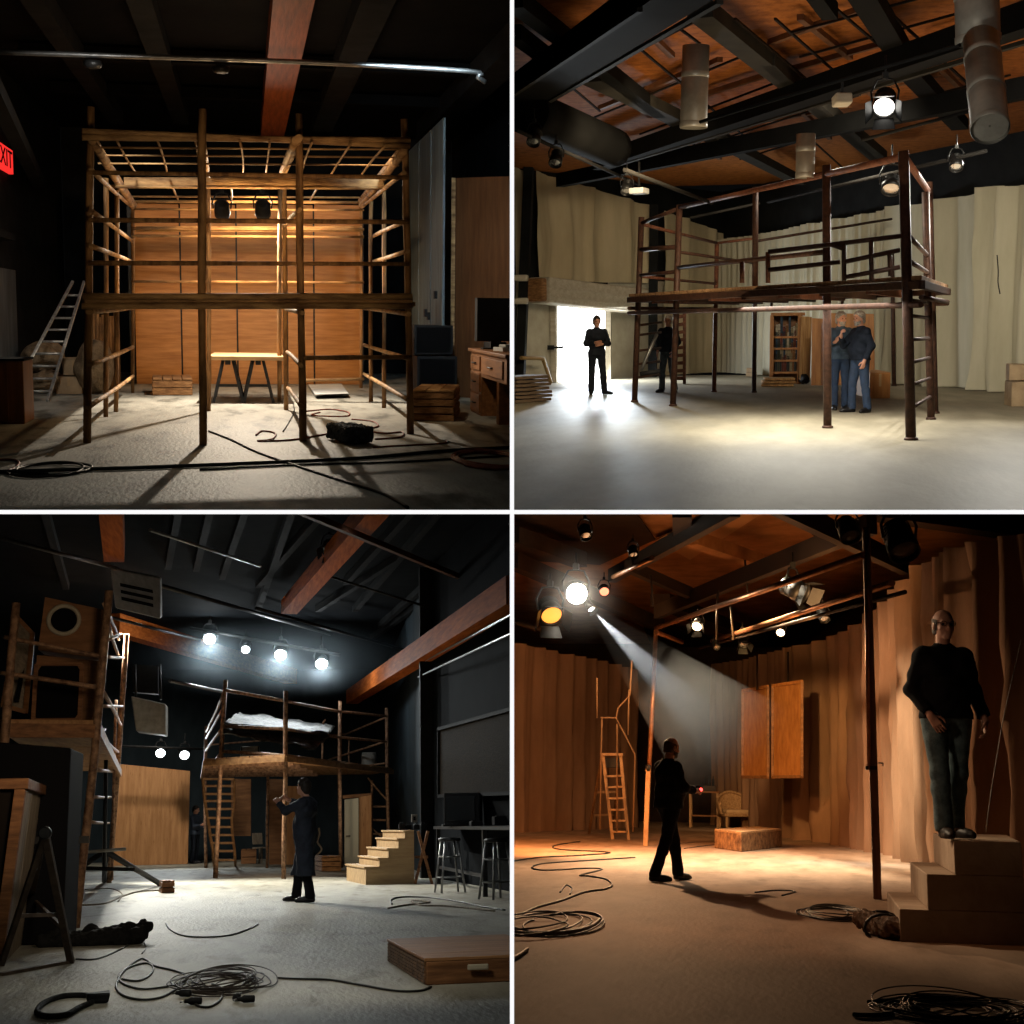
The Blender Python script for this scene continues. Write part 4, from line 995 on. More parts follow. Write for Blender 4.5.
# deck: thick plywood platform with edge beams
dz = at(4, 283).z
def dk_(k, off=0.): p = PB[k][0]; return V((p.x, p.y, dz + off))
c1, c4, c6, c7 = dk_(1), dk_(4), dk_(6), dk_(7); far = dk_(9)
out = (c4 - c1).normalized(); bk = (c7 - c1).normalized()
c1, c4b, c6b, c7b = c1 - out * .2 - bk * .1, c4 + out * .2 - bk * .1, c6 + out * .2 + bk * .2, c7 + bk * .3 - out * .2
for i in range(8):
    a0, a1 = c1.lerp(c7b, i / 8), c1.lerp(c7b, (i + .94) / 8); b0, b1 = c4b.lerp(c6b, i / 8), c4b.lerp(c6b, (i + .94) / 8)
    MB().prism([a0, b0, b1, a1], (0, 0, .06)).build('deck_board', DECKW, sp, bevel=.006)
for a, b, hh in ((c1, c4b, .11), (c4b, c6b, .11), (c1, c7b, .1), (c7b, c6b, .1)):
    MB().beam(a - V((0, 0, .06)), b - V((0, 0, .06)), .09, hh).build('edge_beam', RUST, sp, bevel=.008)
for i in range(1, 8):
    a, b = c1.lerp(c4b, i / 8), c7b.lerp(c6b, i / 8); MB().beam(a - V((0, 0, .09)), b - V((0, 0, .09)), .07, .12).build('joist', RUSTL if i % 2 else RUST, sp)
lo = V((0, 0, -.32)); sbar(c1 + lo, c4b + lo, .04); sbar(c7b + lo * .8, c6b + lo * .8, .035); sbar(c1 + lo * .7, c7b + lo * .7, .035); sbar(c4b + lo * .7, c6b + lo * .7, .035)
for u in (.3, .62, .85):
    p = c7b.lerp(c6b, u); MB().tube([p + lo * .8, p], .03, 8).build('hanger', RUST, sp); MB().lathe([(.09, -.05), (.09, .05)], p + lo * .8, (0, 0, 1), 10).build('joint_clamp', RUST, sp)
# end ladders
for y0_, y1_ in ((317, 320), (341, 340), (364, 359), (386, 379), (409, 397), (302, 305)): rail2(4, y0_, 5, y1_, .028)
for py in (324, 334, 350, 363.5, 377): sbar(at(1, py), at(1, py) + (at(7, py) - at(1, py)) * .28 + V((0, 0, .06)), .025)
p1, p2 = at(7, 392), 0
q = at(1, 380)
# lit under-deck strip light
t = A(742, 312.5, 21.5)
# -- ladder standing behind the platform's left end
lt = thing('ladder', 'brown wooden ladder standing behind the man beside the left posts', 'ladder', F(680, 385))
a, b = F(673, 384), F(683, 385); Y = a.y; b.y = Y
for p, q in ((a, A(675, 315, Y)), (b, A(684.5, 313, Y))): MB().beam(p, q, .08, .1).build('stile', RUSTL, lt)
for i in range(9): k = .08 + i * .11; MB().beam(a.lerp(A(675, 315, Y), k), b.lerp(A(684.5, 313, Y), k), .04, .09).build('rung', RUSTL, lt)
hr = spline([F(640, 371) + V((0, 0, .0)), A(640, 369, 28), A(656, 334, 28)], 5)
MB().tube([A(641, 371, 28.6), A(645, 361, 28.6), A(657, 334, 28.6)], .035, 6).build('prop_pole', STEEL, None, label='thin pale prop pole leaning by the man at the left posts', cat='pole')
MB().tube([A(640, 374, 27.4), A(660, 371, 27.4)], .05, 6).build('low_bar', BLACKP, None, label='low dark bar on the floor line behind the left scaffold posts', cat='bar')

# -- background furniture
def back(px, py, off=0.): p = F(px, py); return p
WOODP = mat('panel_orange_wood', (.40, .18, .055), .5, col2=(.26, .105, .03), nscale=2, stretch=(5, 5, .5))
# bookshelf with books
a, b = F(776, 384), F(798, 384); Y = a.y; w_ = b.x - a.x; zt = A(787, 315, Y).z; cx_ = (a.x + b.x) / 2
bs = thing('bookshelf', 'tall wooden bookshelf full of books behind the platform', 'bookshelf', V((cx_, Y + .3, 0)))
for x in (a.x - .12, b.x + .02): MB().box((x, Y + .3, zt / 2), (.1, .7, zt)).build('side_panel', WOODP, bs, bevel=.008)
MB().box((cx_, Y + .63, zt / 2), (w_ + .2, .04, zt)).build('back_panel', PLYD, bs); MB().box((cx_, Y + .3, zt + .02), (w_ + .3, .75, .08)).build('top_panel', WOODP, bs, bevel=.01)
shz = [A(787, y, Y).z for y in (371.5, 359.5, 347.5, 336)]
for z in shz: MB().box((cx_ - .05, Y + .3, z - .03), (w_ + .1, .66, .05)).build('shelf', WOODP, bs)
random.seed(11); bc = [(.12, .03, .02), (.03, .05, .08), (.25, .2, .12), (.05, .06, .04), (.2, .09, .03), (.4, .36, .28), (.03, .03, .03)]
names = ['lowest', 'second lowest', 'third', 'top']
for si, z in enumerate(shz):
    x = a.x - .03; i = 0
    while x < b.x - .07:
        bw = rnd(.045, .085); hh = rnd(.36, .5) if si < 3 else rnd(.2, .5); cidx = random.randrange(7); t = thing('book', 'book standing on the %s shelf of the tall bookshelf, %s from its left end' % (names[si], ['first', 'second', 'third', 'fourth', 'fifth', 'sixth', 'seventh', 'eighth', 'ninth', 'tenth', 'eleventh', 'twelfth'][i]), 'book', V((x + bw / 2, Y + .25, z)), 0, 'books on the bookshelf')
        MB().box((0, 0, hh / 2), (bw - .006, .4, hh)).build('cover', mat('book_cloth_%d' % cidx, bc[cidx], .7, col2=tuple(v * .6 for v in bc[cidx]), nscale=20), t, rel=True)
        MB().box((0, .012, hh / 2 + .006), (bw - .024, .38, hh)).build('pages', WHITEB, t, rel=True)
        x += bw; i += 1
# curtain-like timber slabs and plywood flats
def flat(label, pts, y_, m, th=.08, name='scenery_flat', cat='scenery flat', **kw):
    q = [A(x, y, y_) for x, y in pts]; 
    for i in (0, 1): q[i].z = max(0.0, q[i].z) if q[i].z < .4 else q[i].z
    return MB().prism(q, (0, th, 0)).build(name, m, None, label=label, cat=cat, bevel=.01, **kw)
SLAB = mat('slab_pine', (.46, .27, .11), .6, col2=(.24, .115, .035), nscale=3, stretch=(7, 7, .4), bump=.3)
flat('pale wavy grained timber slab leaning right of the bookshelf', [(799, 380), (810, 380), (812, 317), (801, 316)], 36.2, SLAB)
flat('orange brown cupboard front standing between the slab and the scaffold post', [(811, 385.5), (826, 385.5), (826, 319), (812, 318)], 34.3, WOODP)
flat('wide orange plywood flat behind the two talking men', [(829, 385), (875, 386), (874, 314), (828, 313)], 33.6, WOODP)
flat('upright brown door leaf in front of the wide plywood flat', [(822, 385.5), (836, 386), (836, 322), (822, 322)], 34.0, PLYD)
c, s_ = box_px(864.5, 885.5, 398.5, 373, 1.6); carton('plain orange cardboard box standing on the floor behind the two talking men', c, s_, .12, WOODP)
c, s_ = box_px(1010, 1050, 406.5, 382, .6); t = carton('closed brown carton on the floor at the right edge of the pale room', c, s_, .05, CARD)
c.z = s_[2] + .03; carton('brown carton resting on top of the right edge carton', c + V((-.03, 0, 0)), (s_[0] * .96, .55, .28), -.05, CARD)
MB().box(A(1017, 386, 24.1) + V((0, 0, 0)), (.3, .02, .14)).build('black_label', BLACKP, None, label='black label strip on the front of the right edge carton', cat='label strip') if False else None
c, s_ = box_px(762, 796, 384.5, 376, .8); random.seed(3)
for i in range(3): 
    MB().box((c.x + rnd(-.06, .02), c.y - 1.3, s_[2] * (i + .5) / 3), (s_[0] * rnd(.85, 1), .7, s_[2] / 3 - .015), rz=rnd(-.06, .06)).build('timber_offcut', SLAB, None, label='pale timber offcut in the low pile before the bookshelf, %s' % ['bottom', 'middle', 'top'][i] , cat='timber', group='timber offcuts before the bookshelf', bevel=.015)
c, s_ = box_px(799, 809, 384, 375, .5)
sack('small dark bag on the floor below the leaning pale slab', V((c.x, c.y - .4, 0)), (.15, .3, .16), 6, BLACKP, 'bag', cat='bag')
c, s_ = box_px(746, 757, 376.5, 368, .6); 
for i in range(2): MB().box((c.x - .02 * i, c.y - .2, s_[2] * (i * .5 + .25)), (s_[0] * (1 - .2 * i), .5, s_[2] * .47)).build('small_carton', CARD, None, label='small brown carton far back near the corner, %s' % ['lower of two', 'upper of two'][i], cat='box', bevel=.01)

# -- hanging ducts and lights
def duct(px, pyt, pxb, pyb, Y, r, label, rings=2, Yb=None):
    a, b = A(px, pyt, Y), A(pxb, pyb, Yb or Y); t = thing('hanging_duct', label, 'duct', b); d = (a - b)
    L_ = d.length
    MB().lathe([(r * .98, 0), (r, .03), (r, L_)], b, d, 28, False, True).build('tube', GALV, t)
    MB().lathe([(r * .97, .02), (.01, .03)], b, d, 28, False, False).build('end_disc', GALV, t)
    for i in range(rings + 1): MB().lathe([(r * 1.0, -.04), (r * 1.035, -.03), (r * 1.035, .03), (r * 1.0, .04)], b + d * (.015 + i / (rings + .6)), d, 28, False, False).build('seam_ring', GALV, t)
    return t
duct(696, 46, 693.5, 126, 19, 13 / FPX * 19, 'silver hanging duct tube at upper left, in front of the dark ceiling beams', 1)
duct(806, 134, 805, 176, 22, 9 / FPX * 22, 'small silver hanging duct tube above the middle of the scaffold platform', 1)
duct(976, -30, 978, 40, 15.4, 20 / FPX * 15.4, 'widest silver duct segment at the top right', 1)
duct(981, 40, 990, 128, 15.2, 16.5 / FPX * 15, 'long silver duct segment hanging below the widest one at the top right', 2, 14.2)
# long dark duct on the left
a, b = A(528, 112, 21), A(614, 148, 25); MB().tube(spline([a, a.lerp(b, .5), b], 4), .33, 16).build('ceiling_duct', BEAMB, None, clip=True, label='thick dark round duct under the ceiling at the upper left', cat='duct')
BARG = mat('bar_grey', (.014, .013, .012), .8, spec=.08)
def pipe(p, q, Y0, Y1, r, label, m=BARG, sag=0): 
    a, b = A(p[0], p[1], Y0), A(q[0], q[1], Y1); return MB().tube([a, a.lerp(b, .5) - V((0, 0, sag)), b], r * .6, 8).build('lighting_bar', m, None, clip=True, label=label, cat='lighting bar')
pipe((516, 130), (640, 185), 20, 27, .05, 'dim lighting bar at the left carrying small lamps')
pipe((625, 170), (712, 203), 22, 26, .06, 'dark lighting bar running back behind the first silver duct')
pipe((768, 202), (986, 151), 27, 22, .05, 'long grey lighting bar crossing behind the top rail of the scaffold platform')
pipe((690, 218), (760, 203), 27, 27, .04, 'short grey bar near the back corner above the drapes')
pipe((862, 140), (1000, 103), 18.5, 17, .035, 'thin grey bar under the ceiling right of the lit lamp')
pipe((700, 122), (960, 45), 17.5, 15.4, .035, 'thin grey conduit under the long dark main beam')
for i, (p, q) in enumerate((((568, 8), (556, 52)), ((997, 255), (1000, 294)))):
    a, b = A(p[0], p[1], 20 if i == 0 else 25), A(q[0], q[1], 20 if i == 0 else 25); o = V((.03, 0, 0))
    MB().tube(spline([a, a.lerp(b, .4) + o * (1 - i), a.lerp(b, .7) - o * .6, b], 5), .01, 5).build('dangling_rope', BLACKP, None, label=['thin dark rope dangling from the ceiling at the upper left of the pale room', 'thin dark rope dangling against the right hand drape'][i], cat='rope')
LENSON = mat('lens_white_on', (1, .97, .9), .3, emit=9, ecol=(1, .95, .85))
LENSM = mat('lens_mirror', (.6, .6, .6), .15, .8)
c = A(884, 108, 17.2); stage_lamp(c, c + V((-.15, -1.2, -.75)), .13, 'lit white stage lamp hanging from the ceiling at the upper right', DARKM, LENSON, .36, up=4, doors=True)
for px, py, Y, lb in ((891, 190, 23, 'dim silver stage lamp hung below the long bar by the right scaffold post'), (555, 164, 21.5, 'small white stage lamp hanging from the left lighting bar'), (626, 192, 25, 'wire caged lamp on the bar left of the first scaffold posts'), (533, 143, 20.7, 'tiny dark lamp on the left lighting bar'), (956, 168, 22.5, 'small dark lamp hung from the right end of the long grey bar')):
    c = A(px, py, Y); stage_lamp(c, c + V((-.1, -.8, -1.0)), .1 if px != 891 else .15, lb, DARKM, LENSM, .26, up=4)
q = A(842, 100, 18.5); t = thing('ceiling_speaker', 'small beige box speaker fixed under the dark main beam', 'speaker', q)
MB().box(q, (.21, .2, .13), rz=.3, rx=-.2).build('housing', PAINTW, t, bevel=.02); MB().box(q + V((0, 0, .12)), (.03, .04, .2)).build('bracket', DARKM, t)
q = A(639, 191, 25); t = thing('projector', 'small pale projector under the bar at the left', 'projector', q); MB().box(q, (.27, .3, .1), rz=-.3).build('housing', WHITEB, t, bevel=.02); MB().tube([q, q + V((0, 0, .5))], .02, 6).build('bracket', DARKM, t)

# -- people
b = F(597, 394.5)
person('man in dark overalls with folded arms standing before the bright doorway', b, .25,
       dict(elR=(-.25, .0, 1.14), wrR=(-.04, -.2, 1.17), elL=(.26, -.02, 1.14), wrL=(.08, -.23, 1.13), hipR=(-.1, 0, .93), anR=(-.13, .02, .09), knR=(-.12, -.02, .5), anL=(.17, .0, .09), knL=(.13, -.03, .5), toeR=(-.16, -.16, .03), toeL=(.3, -.1, .03)),
       look=(.1, -1, -.12), hands={'R': (V((1, .1, .1)), (0, -1, .2), (.3, .4), 1), 'L': (V((-1, .1, -.1)), (0, -1, .2), (.3, .4), 1)}, top=NAVY, bottom=NAVY, shoes=SHOE, hair=HAIRD, collar=WHITECL, h=.009, heavy=1.02, topname='overall_top', seed=2)
b = F(668, 392.5)
person('grey haired man in dark jacket half hidden by a scaffold post on the left', b, -.35,
       dict(elR=(-.25, .02, 1.14), wrR=(-.22, -.1, .92), elL=(.25, .0, 1.14), wrL=(.2, -.14, .93), anR=(-.16, .02, .09), knR=(-.13, -.03, .5), anL=(.15, .05, .09), toeR=(-.2, -.16, .03), toeL=(.24, -.11, .03)),
       look=(.15, -1, -.1), top=NAVY, bottom=mat('denim_grey_blue', (.06, .075, .085), .85, col2=(.03, .04, .045), nscale=14), shoes=SHOE, hair=HAIRW, h=.009, heavy=1.06, topname='jacket', seed=3, hem=.95)
b = F(859, 412.5)
person('heavy man in dark denim jacket with white collar raising a hand to his chin', b, -1.05,
       dict(elR=(-.27, -.17, 1.16), wrR=(-.1, -.33, 1.33), elL=(.28, .04, 1.16), wrL=(.22, -.06, .9), anR=(-.15, -.05, .09), knR=(-.13, -.06, .5), anL=(.14, .08, .09), knL=(.13, .02, .5), toeR=(-.18, -.22, .03), toeL=(.2, -.08, .03), head=(0, -.04, 1.635)),
       look=(.1, -1, -.05), hands={'R': (V((.5, -.2, .8)), (-.3, -.9, .2), (.7, .7)), 'L': (V((-.1, -.2, -1)), (1, 0, 0), (.3, .4))}, top=mat('denim_dark_jacket', (.013, .017, .028), .85, spec=.15, col2=(.006, .009, .015), nscale=14, bump=.2, bscale=90), bottom=DENIM, shoes=SHOE, hair=HAIRG, collar=WHITECL, beard=HAIRG, h=.0085, heavy=1.18, topname='jacket', seed=4, hem=.93, legw=1.12)
b = F(840, 411)
person('man in a light blue denim shirt and jeans talking behind the heavy man', b + V((0, .35, 0)), .3,
       dict(elR=(-.26, .0, 1.16), wrR=(-.17, -.22, 1.22), elL=(.24, .03, 1.14), wrL=(.2, -.1, .92), anR=(-.1, .0, .09), toeR=(-.14, -.18, .03), head=(0, -.03, 1.63)),
       look=(.35, -1, -.02), hands={'R': (V((.4, -.5, .7)), (-.3, -.6, .6), (.4, .5))}, top=mat('denim_light_shirt', (.06, .085, .12), .85, col2=(.03, .048, .07), nscale=12), bottom=DENIM, shoes=SHOE, hair=HAIRG, beard=HAIRG, h=.009, heavy=1.05, topname='shirt', seed=5, hem=.93)

# -- lights
def spu(*a, **k):
    o = light(*a, **k); o.data.specular_factor = .08; return o
dcen = (DJ[0] + DJ[1]) / 2; dcen.z = zdoor * .5
light('AREA', 'door_daylight', dcen - nl * .5, dcen - nl * 6 - V((0, 0, 3.2)), 420, (.86, .94, 1), 1.5, sizey=2.4)
light('SPOT', 'door_sheen_fill', dcen - nl * .6 + V((0, 0, .6)), V((-3.7, 19.5, 0)), 5200, (.82, .92, 1), .35, 34, 1)  # added spot, stands in for the doorway's reflection on the floor
spu('SPOT', 'house_flood', V((.8, 24.5, 4.7)), V((1.0, 22, 0)), 480, (1, .93, .76), .25, 115, 1)
spu('SPOT', 'back_key', V((4.4, 25.5, 4.4)), V((1.2, 19.5, .4)), 1300, (1, .96, .86), .06, 75, .7)
spu('AREA', 'under_deck', V((.4, 21.5, 1.85)), V((.4, 21.5, 0)), 420, (1, .95, .82), 2.4, sizey=5)
spu('SPOT', 'left_drape_wash', V((-1.4, 21, 4.6)), V((-4.6, 29, 2.2)), 2000, (1, .78, .48), .4, 85, 1)
spu('SPOT', 'back_drape_wash', V((1.5, 23, 4.7)), V((1.0, 32, 2.2)), 1600, (1, .88, .66), .4, 90, 1)
spu('SPOT', 'right_drape_wash', V((3.0, 18.5, 4.4)), V((5.0, 26, 1.8)), 1900, (1, .92, .74), .4, 80, 1)
spu('AREA', 'ceiling_warm', V((1, 22, 2.6)), V((1, 23, 6)), 135, (1, .74, .45), 6, sizey=9)
spu('AREA', 'front_soft', V((1.2, 11.5, 4.6)), V((.8, 19, 1)), 14, (1, .93, .82), 2.5)
spu('SPOT', 'talkers_key', V((3.4, 15.5, 3.2)), V((1.2, 19, 1.3)), 420, (1, .93, .82), .06, 24, .7)
spu('SPOT', 'duct_fill', V((-.2, 12.0, 2.2)), V((1.4, 17, 4.8)), 260, (1, .95, .85), .3, 70, 1)  # added unseen lamp, only brightens the hanging ducts
# ================================================================== lower left room: dark studio, cold lamps, two scaffolds
use(LL)
CONC3 = mat('concrete_pale', (.4, .375, .31), .65, spec=.12, col2=(.25, .232, .185), nscale=2.4, stretch=(1, .3, 1), bump=.35, bscale=26, detail=11, spots=(3.0, .33, (.55, .54, .5)), contrast=(.3, .65))
SLATE = mat('slate_wall', (.03, .042, .05), .8, spec=.08, col2=(.017, .024, .029), nscale=1.3, stretch=(1, 1, .4))
SLATEC = mat('slate_ceiling', (.006, .007, .008), .9, spec=.02, col2=(.0035, .004, .0048), nscale=2)
JOIST = mat('dark_joist', (.01, .01, .01), .8, spec=.05, col2=(.006, .006, .006), nscale=4)
BEAMO2 = mat('orange_beam', (.5, .13, .025), .8, spec=.04, col2=(.28, .065, .012), nscale=3, stretch=(5, .4, 5), bump=.2)
PALEU = mat('pale_unit', (.3, .29, .26), .6, col2=(.2, .19, .17), nscale=6)
COLDON = mat('lens_cold_on', (1, 1, 1), .3, emit=14, ecol=(.86, .97, 1))
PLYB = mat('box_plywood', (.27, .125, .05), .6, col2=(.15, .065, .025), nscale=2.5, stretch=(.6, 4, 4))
PAPER = mat('pale_ring', (.42, .37, .28), .8)
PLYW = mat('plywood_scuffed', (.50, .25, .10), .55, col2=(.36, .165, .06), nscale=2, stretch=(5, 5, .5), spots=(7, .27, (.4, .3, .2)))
GREYW = mat('weathered_plank', (.33, .27, .2), .8, col2=(.17, .135, .1), nscale=3, stretch=(6, 6, .5), bump=.4)
CRATED = mat('crate_brown', (.28, .125, .05), .65, col2=(.13, .055, .022), nscale=4, stretch=(.6, 5, 5), bump=.3)
STAIRW = mat('stair_ply', (.43, .29, .15), .65, col2=(.29, .185, .09), nscale=2.2, stretch=(.6, 4, 4))
FOIL = mat('pale_sheeting', (.13, .13, .125), .7, spec=.1, col2=(.02, .021, .02), nscale=7, bump=.8, bscale=12)
DOORW = mat('cream_door', (.62, .58, .46), .5)
SCAF3 = mat('scaffold_pole_rust', (.36, .21, .12), .6, .1, col2=(.1, .05, .03), nscale=12, bump=.2)
YB3 = 50.
struct('floor', MB().sheet(lambda u, v: V((-9 + 22 * u, 5.5 + (YB3 + .5 - 5.5) * v, 0)), 8, 14, False), CONC3)
struct('ceiling', MB().box((1, 29, 6.5), (26, 46, .1)), SLATEC)
struct('wall_back', MB().box((0, YB3 + .1, 3.2), (30, .1, 6.8)), SLATE)
a, b = A(515, 826, 22.5), A(432, 826, 29.5); dw = (b - a).normalized(); a = a - dw * 6; a.z = b.z = 0; nw = V((dw.y, -dw.x, 0))
struct('wall_right', MB().prism([a, b, b + nw * .1, a + nw * .1], (0, 0, 6.6)), SLATEC)
c = A(388, 826, 47); c.z = 0
struct('wall_right', MB().prism([b, c, c + V((.1, 0, 0)), b + V((.1, 0, 0))], (0, 0, 6.6)), SLATE)
struct('wall_left', MB().prism([V((-7.5, 6, 0)), V((-7.0, YB3, 0)), V((-7.1, YB3, 0)), V((-7.6, 6, 0))], (0, 0, 6.6)), SLATEC)
MB().beam(b + V((-.12, -.1, 0)), b + V((-.12, -.1, 6.4)), .26, .2).build('column', JOIST, None, label='dark square column on the right hand wall left of the framed dark board', cat='column')
struct('door_3', MB().prism([A(342.5, 867, YB3 - 9.5) * 1, A(344, 867, YB3 - 9.5), A(344, 797, YB3 - 9.5), A(342.5, 797, YB3 - 9.5)], (0, .1, 0)), PLYB) if False else None
# ceiling beams and joists
def zbeam(p, q, z, wd, hh, m, nm='ceiling_beam', st=True, **kw):
    a, b = F(p[0], p[1], z), F(q[0], q[1], z); mb = MB().beam(a + V((0, 0, hh / 2)), b + V((0, 0, hh / 2)), wd, hh)
    return struct(nm, mb, m) if st else mb.build(nm, m, None, clip=True, **kw)
zbeam((386, 506), (289, 614), 5.85, .36, .32, BEAMO2)
struct('ceiling_beam', MB().beam(A(518, 590, 20.0), A(352, 697, 44), .36, .42), BEAMO2)
zbeam((110, 505), (114, 562), 5.9, .36, .4, BEAMO2)
zbeam((112, 633), (352, 701), 5.95, .4, .5, BEAMO2)
for p, q in (((295, 505), (258, 612)), ((330, 508), (258, 588)), ((445, 508), (355, 612)), ((505, 520), (380, 628)), ((248, 505), (222, 580)), ((180, 505), (168, 570)), ((212, 505), (196, 572)), ((488, 560), (372, 640)), ((400, 560), (318, 612)), ((42, 505), (66, 590)), ((420, 505), (346, 585))):
    zbeam(p, q, 6.3, .13, .16, JOIST)
zbeam((280, 506), (490, 592), 5.7, .09, .1, mat('rail_red_brown', (.13, .055, .03), .6, col2=(.07, .03, .016), nscale=5), 'ceiling_rail', False, label='long red brown rail slanting across under the ceiling below the middle beam', cat='rail')
def lbar(p, q, Y0, Y1, r, label, m=STEEL):
    return MB().tube([A(*p, Y0), A(*q, Y1)], r, 8).build('lighting_bar', m, None, clip=True, label=label, cat='lighting bar')
lbar((0, 538), (116, 568), 22, 26, .035, 'thin dim bar at upper left above the plywood boxes', DARKM)
lbar((150, 530), (260, 566), 24, 28, .03, 'thin pale bar left of the middle orange beam')
lbar((155, 584), (330, 634), 30, 38, .05, 'grey bar running from the ceiling unit behind the row of bright lamps', DARKM)
lbar((256, 608), (405, 650), 33, 38, .04, 'dark bar above the right pair of bright lamps', DARKM)
lbar((113, 618), (200, 640), 30, 34, .035, 'dark bar below the pale ceiling unit', DARKM)
lbar((170, 681), (224, 692), 34, 36, .04, 'short grey bar left of the platform top')
lbar((402, 673), (514, 613), 33, 20.4, .02, 'upper pale conduit along the right wall under the orange beam')
lbar((418, 677), (514, 632), 30, 20.4, .018, 'lower pale conduit along the right wall under the orange beam')
lbar((325, 575), (424, 606), 28, 28, .025, 'thin wire bar slanting under the joists on the right', DARKM)
# ceiling unit, hanging unit
def slanted_unit(label, pts, Y, dy, m, slats=3):
    q = [A(x, y, Y + k) for (x, y), k in zip(pts, (0, 1.2, .6, -.4))]
    t = thing('ventilation_unit', label, 'ventilation unit', (q[0] + q[2]) / 2)
    MB().prism(q, (0, dy, .1)).build('casing', m, t, bevel=.03)
    for i in range(slats):
        v = .34 + i * .17; a = q[0].lerp(q[3], v).lerp(q[1].lerp(q[2], v), .16); b = q[0].lerp(q[3], v).lerp(q[1].lerp(q[2], v), .84); h_ = (q[3] - q[0]) * .085
        MB().prism([a + V((0, -.03, 0)), b + V((0, -.03, 0)), b + h_ + V((0, -.03, 0)), a + h_ + V((0, -.03, 0))], (0, .02, 0)).build('slot', JOIST, t)
    return t
slanted_unit('pale slotted ventilation unit fixed under the ceiling above the left scaffold', [(110.5, 568), (160, 578), (160.5, 619), (115, 608)], 26, .5, PALEU)
q = [A(131, 696, 36), A(166, 704, 36), A(166, 735, 36), A(136, 731, 36)]
t = thing('hanging_unit', 'pale box unit hanging below the red beam right of the left scaffold', 'ventilation unit', q[3]); MB().prism(q, (0, .8, 0)).build('casing', PALEU, t, bevel=.03); 
for x in (135, 160): MB().tube([A(x, 664, 36.3), A(x + 1, 700, 36.3)], .03, 6).build('hanger', DARKM, t)
MB().prism([A(131, 664, 36.5), A(158, 666, 36.5), A(158, 694, 36.5), A(133, 692, 36.5)], (0, .3, 0)).build('dark_box', BLACKP, t)
# -- stage lamps: four in the upper row, two lower
lampY = 37
LL_L = []
for px, py, r, lb in ((209.5, 639.5, .17, 'bright cold lamp at the left end of the upper row'), (245.5, 650, .12, 'small dimmer lamp second from the left in the upper row'), (280.5, 655.5, .17, 'bright cold lamp third from the left in the upper row'), (321.5, 664.5, .17, 'bright cold lamp at the right end of the upper row')):
    c = A(px, py, lampY); LL_L.append(c); stage_lamp(c, c + V((-.1 * (px - 230) / 60, -4, -2.3)), r, lb, DARKM, COLDON, r * 2.2, up=4, group='cold stage lamps')
for px, py, lb in ((160.5, 753.5, 'left one of the two low lamps above the plywood board'), (184.5, 755.5, 'right one of the two low lamps above the plywood board')):
    c = A(px, py, 43.5); LL_L.append(c); stage_lamp(c, c + V((.3, -4, -1.6)), .15, lb, DARKM, COLDON, .33, up=4, group='cold stage lamps')
c = A(328, 551, 26); stage_lamp(c, c + V((-.2, -1, -.9)), .12, 'unlit wire caged lamp hanging by the middle orange beam', DARKM, LENSM, .3, up=3.5, doors=True)
lbar((120, 746), (205, 749), 43.6, 43.6, .035, 'thin bar carrying the two low lamps above the plywood board', DARKM)
lbar((190, 628), (340, 655), 37.1, 37.1, .04, 'bar carrying the upper row of four lamps', DARKM)
HZ = haze_mat('thin_haze', .03, (.75, .9, 1), .35, (.35, 1.0), (1 / 4.4, 1 / 2.6, 1 / 1.1))
a, b = A(150, 700, 37), A(390, 620, 37)
hc_ = V(((a.x + b.x) / 2, 36.8, 5.3))
o = MB().ball(hc_, (4.4, 2.6, 1.1), 24, 14).build('haze', HZ, None, og=hc_, kind='stuff', label='thin cold haze drifting around the upper row of lamps', cat='haze')

# -- plywood board at the back, scuffed
pb = [A(113.5, 859.5, 45.5), A(188, 858, 45.5), A(190, 771, 45.5), A(119, 764, 45.5)]; pb[0].z = pb[1].z = .0
MB().prism(pb, (0, .06, 0)).build('plywood_board', PLYW, None, label='big scuffed orange plywood board standing at the back beneath the two low lamps', cat='plywood board', bevel=.01)
random.seed(4)
# -- central scaffold
cs = thing('scaffold_platform', 'pole scaffold platform with pale sheeting on its deck in the dark studio', 'scaffold', F(285, 872))
def cpost(b, t_, Y=None, r=.05, nm='post'):
    p = F(*b) if Y is None else A(b[0], b[1], Y)
    if Y is not None: p.z = max(p.z, 0)
    q = A(t_[0], t_[1], p.y); MB().pole(p, q, r, 8, 6, .01, .05).build(nm, SCAF3, cs); return p, q
pa = cpost((215.5, 878), (225.5, 680)); pb_ = cpost((283.5, 879), (285.5, 691)); pc = cpost((341, 868), (340, 701)); pd = cpost((389, 865), (386.5, 708)); pe = cpost((206, 868), (206, 726), r=.045)
pf = cpost((267, 868), (268, 775), r=.035)
def on(P, py):
    p, q = P; z = A(256, py, p.y).z; return p.lerp(q, z / q.z)
def cr(P, y0_, Q, y1_, r=.035): MB().pole(on(P, y0_), on(Q, y1_), r, 7, 5, .008, .05).build('rail', SCAF3, cs)
for y0_, y1_, y2_, y3_ in ((690, 701, 712, 717), (726, 729, 738, 743), (751, 756, 765, 770)):
    cr(pa, y0_, pb_, y1_, .038); cr(pb_, y1_, pc, y2_, .036); cr(pc, y2_, pd, y3_, .034)
for y0_, y1_ in ((690, 732), (727, 750), (751, 772), (706, 738)): cr(pa, y0_, pe, y1_, .035)
def fr(p, q, Y0, Y1, r=.028): MB().pole(A(*p, Y0), A(*q, Y1), r, 7, 5, .008, .05).build('rail', SCAF3, cs)
Yd = pd[0].y
fr((387, 717), (344, 735), Yd, 42); fr((387, 741), (328, 760), Yd, 42); fr((387, 763), (352, 768), Yd, 42); fr((206, 745), (345, 734), pe[0].y, 42, .024); fr((322, 735), (322, 762), 40, 40); fr((349, 740), (349, 765), 41, 41, .024); fr((325, 720), (318, 735), 37, 40, .022)
